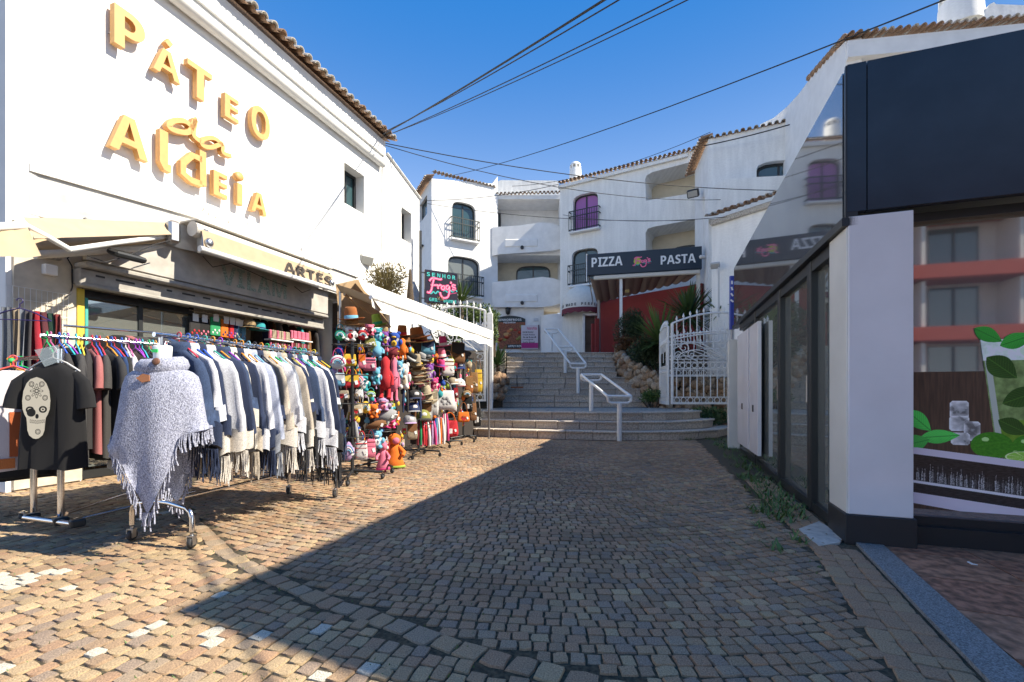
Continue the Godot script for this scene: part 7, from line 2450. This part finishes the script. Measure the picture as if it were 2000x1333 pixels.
	for i in 260:
		var q: Array = [[1600, 985, .3], [1560, 1000, .35], [1500, 930, .4], [1560, 1040, .3], [1450, 880, .4], [1180, 866, 1.2], [650, 960, .8], [300, 1000, .6]][rng.randi() % 8]
		var c := gp(q[0], q[1])
		var a := rng.randf() * TAU
		var o: Vector3 = c + Vector3(cos(a), 0, sin(a)) * q[2] * rng.randf()
		o.y = rng.randf_range(.006, .012)
		var b := rng.randf() * TAU
		var l := Vector3(cos(b), rng.randf_range(-.2, .2), sin(b)) * rng.randf_range(.008, .022)
		var sdw := Vector3(-sin(b), .3, cos(b)) * rng.randf_range(.004, .008)
		lt.quad(o - l, o - sdw, o + l, o + sdw)
	var lo := solo("leaf_litter", lt, paint(.14, .075, .035, .9), "scattered dry brown leaf litter on the paving", "litter")
	lo.set_meta("kind", "stuff")
	# bare twigs along the ledge above the shop
	var f := frame(LA, LB)
	for q in [[392, 380], [408, 400], [435, 420], [482, 440], [520, 455], [545, 470], [580, 482], [610, 492], [640, 505], [665, 512]]:
		var b := hit(f, q[0] + 4, q[1] + 35, .2)
		b.y = hit(f, 390, 415, .45).y - .02
		var tw := Shape.new()
		for k in 4:
			var top := b + Vector3(rng.randf_range(-.12, .12), rng.randf_range(.12, .38), rng.randf_range(-.05, .08))
			var mid := b.lerp(top, .5) + Vector3(rng.randf_range(-.04, .04), 0, .02)
			tw.tube([b, mid, top], [.006, .004, .002], 4)
			tw.tube([mid, mid + Vector3(rng.randf_range(-.1, .1), .08, 0)], [.003, .002], 4)
		solo("dry_weed", tw, M.bark, "dry twiggy weed growing on the ledge below the lettering", "weed", f, "dry weeds on the ledge")

# ---- signs, posters, wires --------------------------------------------------------
func build_details() -> void:
	rng.seed = 151
	var I := Transform3D.IDENTITY
	# hanging sign on a bracket post
	var d := 12.6
	var a := px(828, 590, d)
	var b := px(893, 590, d + .5)
	var f := frame(Vector2(a.x, -a.z), Vector2(b.x, -b.z))
	var S := thing("hanging_sign", "square black sign with pink script and turquoise lettering on a post", "sign", f)
	var lo := hit(f, 829, 590)
	var hi := hit(f, 893, 534)
	lo.y = hit(f, 860, 594).y
	hi.y = hit(f, 860, 531).y
	part("board", Shape.new().box(Vector3((lo.x + hi.x) / 2, (lo.y + hi.y) / 2, 0), Vector3(hi.x - lo.x, hi.y - lo.y, .08), I.basis, .01), paint(.012, .006, .016, .3), S)
	var W := hi.x - lo.x
	var H := hi.y - lo.y
	var teal := paint(.03, .42, .40)
	for i in 6:
		lettering("lettering", "SENHOR"[i], teal, S, I, lo.x + W * (.05 + i * .155), lo.y + H * .80, lo.x + W * (.05 + i * .155 + .095), lo.y + H * .92, .045, .01)
	logo(S, I, Vector3(lo.x + W * .03, lo.y + H * .17, 0), Vector3(lo.x + W * .98, lo.y + H * .82, 0), .04, false)
	lettering("lettering", "GRILL", teal, S, I, lo.x + W * .12, lo.y + H * .05, lo.x + W * .45, lo.y + H * .15, .045, .008)
	lettering("lettering", "Gourmet", teal, S, I, lo.x + W * .55, lo.y + H * .05, lo.x + W * .95, lo.y + H * .17, .045, .008)
	part("post", Shape.new().box(Vector3(lo.x - .12, lo.y / 2 + 1.9, 0), Vector3(.06, lo.y + .2, .06)), M.black_metal, S)
	for v in [.12, .9]: part("arm", Shape.new().box(Vector3(lo.x - .05, lo.y + H * v, 0), Vector3(.12, .03, .03)), M.black_metal, S)
	# arched pizza poster and menu board on the white wall
	var fc := frame(Vector2(-1.05, 23.45), Vector2(2.5, 23.25))
	var P := thing("arched_poster", "arched pizza poster with black heading on the white wall", "poster", fc)
	var pa := hit(fc, 965, 650, .06)
	var pb := hit(fc, 1026, 650, .06)
	var vb := hit(fc, 1000, 682, .06).y
	var vt := hit(fc, 1000, 617, .06).y
	var vm := hit(fc, 1000, 630, .06).y
	part("picture", Shape.new().box(Vector3((pa.x + pb.x) / 2, (vb + vm) / 2, .04), Vector3(pb.x - pa.x, vm - vb, .03)), surf(lin(.34, .10, .045), .6, M.tb, null, .9), P)
	var top := PackedVector2Array([Vector2(pa.x, vm), Vector2(pb.x, vm)])
	for i in 11: top.append(Vector2(lerpf(pb.x, pa.x, i / 10.0), vm + (vt - vm) * pow(sin(PI * (.08 + .84 * i / 10.0)), .5)))
	part("heading", Shape.new().prism(top, .03, .062), paint(.008, .018, .022, .4), P)
	lettering("lettering", "SENHORFROGS", M.white, P, I, pa.x + .2, vm + .08, pb.x - .2, vm + .19, .066, .006)
	lettering("lettering", "PIZZARIA", M.white, P, I, pa.x + .5, vm - .05, pb.x - .5, vm + .03, .066, .006)
	part("heading", Shape.new().box(Vector3(pb.x - .5, vb + .14, .06), Vector3(.9, .2, .02)), paint(.008, .018, .022, .4), P)
	lettering("lettering", "APPLY NOW", M.white, P, I, pb.x - .9, vb + .09, pb.x - .12, vb + .2, .074, .004)
	rng.seed = 9
	for i in 16:
		part("topping", Shape.new().lathe([Vector2(.001, .01), Vector2(rng.randf_range(.07, .15), .008), Vector2(rng.randf_range(.07, .15), 0)], 10, Transform3D(Basis(Vector3.RIGHT, PI / 2), Vector3(rng.randf_range(pa.x + .15, pb.x - .15), rng.randf_range(vb + .3, vm - .12), .058)), 1.0, .7), [paint(.42, .05, .02), paint(.55, .30, .10), paint(.50, .16, .05), paint(.25, .22, .05)][i % 4], P)
	var Q := thing("menu_board", "white menu board with pink heading and magenta footer", "poster", fc)
	var qa := hit(fc, 1018, 655, .2)
	var qb := hit(fc, 1051, 655, .2)
	var qt := hit(fc, 1034, 635, .2).y
	part("board", Shape.new().box(Vector3((qa.x + qb.x) / 2, (vb + qt) / 2 - .02, .2), Vector3(qb.x - qa.x, qt - vb, .04), I.basis, .006), paint(.62, .55, .58), Q)
	part("frame", Shape.new().box(Vector3(qb.x + .03, (vb + qt) / 2, .19), Vector3(.06, qt - vb, .05)), paint(.10, .06, .08), Q)
	part("footer", Shape.new().box(Vector3((qa.x + qb.x) / 2, vb + .16, .223), Vector3(qb.x - qa.x - .01, .27, .012)), paint(.42, .02, .18), Q)
	lettering("lettering", "Pasta & Pizza", paint(.55, .05, .15), Q, I, qa.x + .3, qt - .25, qb.x - .06, qt - .1, .222, .006)
	for i in 6:
		var w := .16 + .1 * (i % 3)
		lettering("lettering", ["MENU", "Fresh Pasta", "Salad", "Lasagne", "Garlic Bread", "Sangria"][i], M.dark, Q, I, qa.x + .08, qt - .42 - i * .13, qa.x + .08 + (qb.x - qa.x - .16) * (.6 + w), qt - .34 - i * .13, .222, .004)
	# flood lights and small lamps
	var lamp := func(label: String, p: Vector3, turn: float, sz: float) -> void:
		var t := thing("flood_light", label, "lamp", Transform3D(Basis(Vector3.UP, turn), p))
		part("housing", Shape.new().box(Vector3.ZERO, Vector3(sz, sz * .7, sz * .5), Basis(Vector3.RIGHT, .5), sz * .08), M.black_metal if label.begins_with("black") else paint(.42, .42, .40), t)
		part("lens", Shape.new().box(Basis(Vector3.RIGHT, .5) * Vector3(0, 0, sz * .27), Vector3(sz * .8, sz * .5, .01), Basis(Vector3.RIGHT, .5)), paint(.35, .35, .33, .15), t)
		part("bracket", Shape.new().tube([Vector3(-sz * .5, 0, 0), Vector3(-sz * .3, -sz * .1, -sz * .5), Vector3(sz * .3, -sz * .1, -sz * .5), Vector3(sz * .5, 0, 0)], .015, 6), M.black_metal, t)
	lamp.call("black flood light on the corner of the far house", px(1354, 378, 16.9), -.6, .42)
	lamp.call("grey flood light on the annex wall", px(1397, 519, 13.6), -.5, .26)
	lamp.call("grey flood light above the dry shrub", px(714, 507, 10.6), .8, .34)
	solo("security_camera", Shape.new().box(px(1372, 502, 15.5), Vector3(.2, .12, .12), I.basis, .03), paint(.6, .6, .6), "small pale security camera at the sign end", "camera")
	solo("conduit", Shape.new().tube([px(1404, 522, 13.4), px(1404, 620, 13.4)], .025, 6), paint(.5, .5, .5), "grey conduit running down the annex wall", "pipe")
	# blue vertical sign
	var bs := thing("blue_sign", "narrow blue vertical sign with white marks beside the pavilion", "sign")
	part("board", Shape.new().box(px(1430, 592, 9.3), Vector3(.09, 1.12, .06), I.basis, .005), paint(.01, .035, .30, .4), bs)
	for i in 4: part("mark", Shape.new().box(px(1430, 552 + i * 12, 9.26), Vector3(.03, .07, .01), Basis(Vector3.BACK, .3 * i)), M.white, bs)
	part("pole", Shape.new().tube([px(1430, 640, 9.3), Vector3(px(1430, 640, 9.3).x, 0, -9.3)], .03, 8), paint(.35, .35, .36), bs)
	# overhead cables
	var knot := px(738, 268, 11.2)
	var wires := [[knot, px(1160, -10, 4.6), .12, .013], [knot + Vector3(0, .05, 0), px(1180, -10, 4.8), .15, .008], [knot + Vector3(0, -.05, 0), px(1275, -10, 5.2), .18, .008], [knot + Vector3(.05, -.02, 0), px(1290, -10, 5.3), .22, .007], [px(1745, -8, 7.0), px(868, 346, 23.0), .5, .012],
		[px(752, 280, 11.4), px(1600, 372, 15.0), .35, .012], [px(752, 284, 11.4), px(1480, 386, 16.0), .55, .01], [px(830, 392, 21.5), px(1100, 358, 21.8), .2, .014], [px(835, 398, 21.5), px(1370, 430, 18.5), .3, .012], [px(1100, 420, 21.5), px(1420, 424, 13.0), .2, .010], [px(1375, 285, 15.8), px(1600, 226, 14.0), .06, .02], [px(1000, 364, 21.0), px(1388, 258, 16.0), .4, .010]]
	for i in wires.size():
		var w: Array = wires[i]
		if i < 4: w[1] = w[0] + (w[1] - w[0]) * 1.8
		if i == 4: w[0] = w[1] + (w[0] - w[1]) * 1.35
		var pts := []
		for k in 17:
			var t := k / 16.0
			pts.append((w[0] as Vector3).lerp(w[1], t) + Vector3(0, -w[2] * 4.0 * t * (1 - t), 0))
		solo("overhead_cable", Shape.new().tube(pts, w[3], 5), M.wire, ["thick black cable running from the eave clamp up over the court", "thin cable beside the thick one at the eave clamp", "lower thin cable rising from the eave clamp", "lowest thin cable rising from the eave clamp", "single black cable crossing the sky toward the tall tiled house", "cable from the eave clamp across to the annex side", "second cable from the eave clamp sagging across the facades", "short cable along the sunlit house front", "cable crossing below the recessed balconies", "thin cable running to the annex roof edge", "cable fixed along the parapet of the turning house", "thin cable rising from the recessed house to its neighbour"][i], "cable", I, "overhead cables between the houses")
	var kn := thing("cable_clamp", "dark cable clamp on the tiled eave corner", "clamp", Transform3D(I.basis, knot))
	part("clamp", Shape.new().box(Vector3.ZERO, Vector3(.2, .14, .14), Basis(Vector3.BACK, .4), .03), M.black_metal, kn)
	part("arm", Shape.new().tube([Vector3.ZERO, Vector3(-.2, -.35, .1)], .02, 6), M.black_metal, kn)
	# litter
	solo("paper_scrap", Shape.new().prism(PackedVector2Array([Vector2(0, 0), Vector2(.012, .04), Vector2(.03, .045), Vector2(.02, .01), Vector2(.03, -.01)]), 0, .004, Transform3D(Basis(Vector3.RIGHT, Vector3.FORWARD, Vector3.UP), gp(1898, 1106) + Vector3(0, .008, 0))), M.white, "small scrap of white paper on the terracotta terrace", "litter")
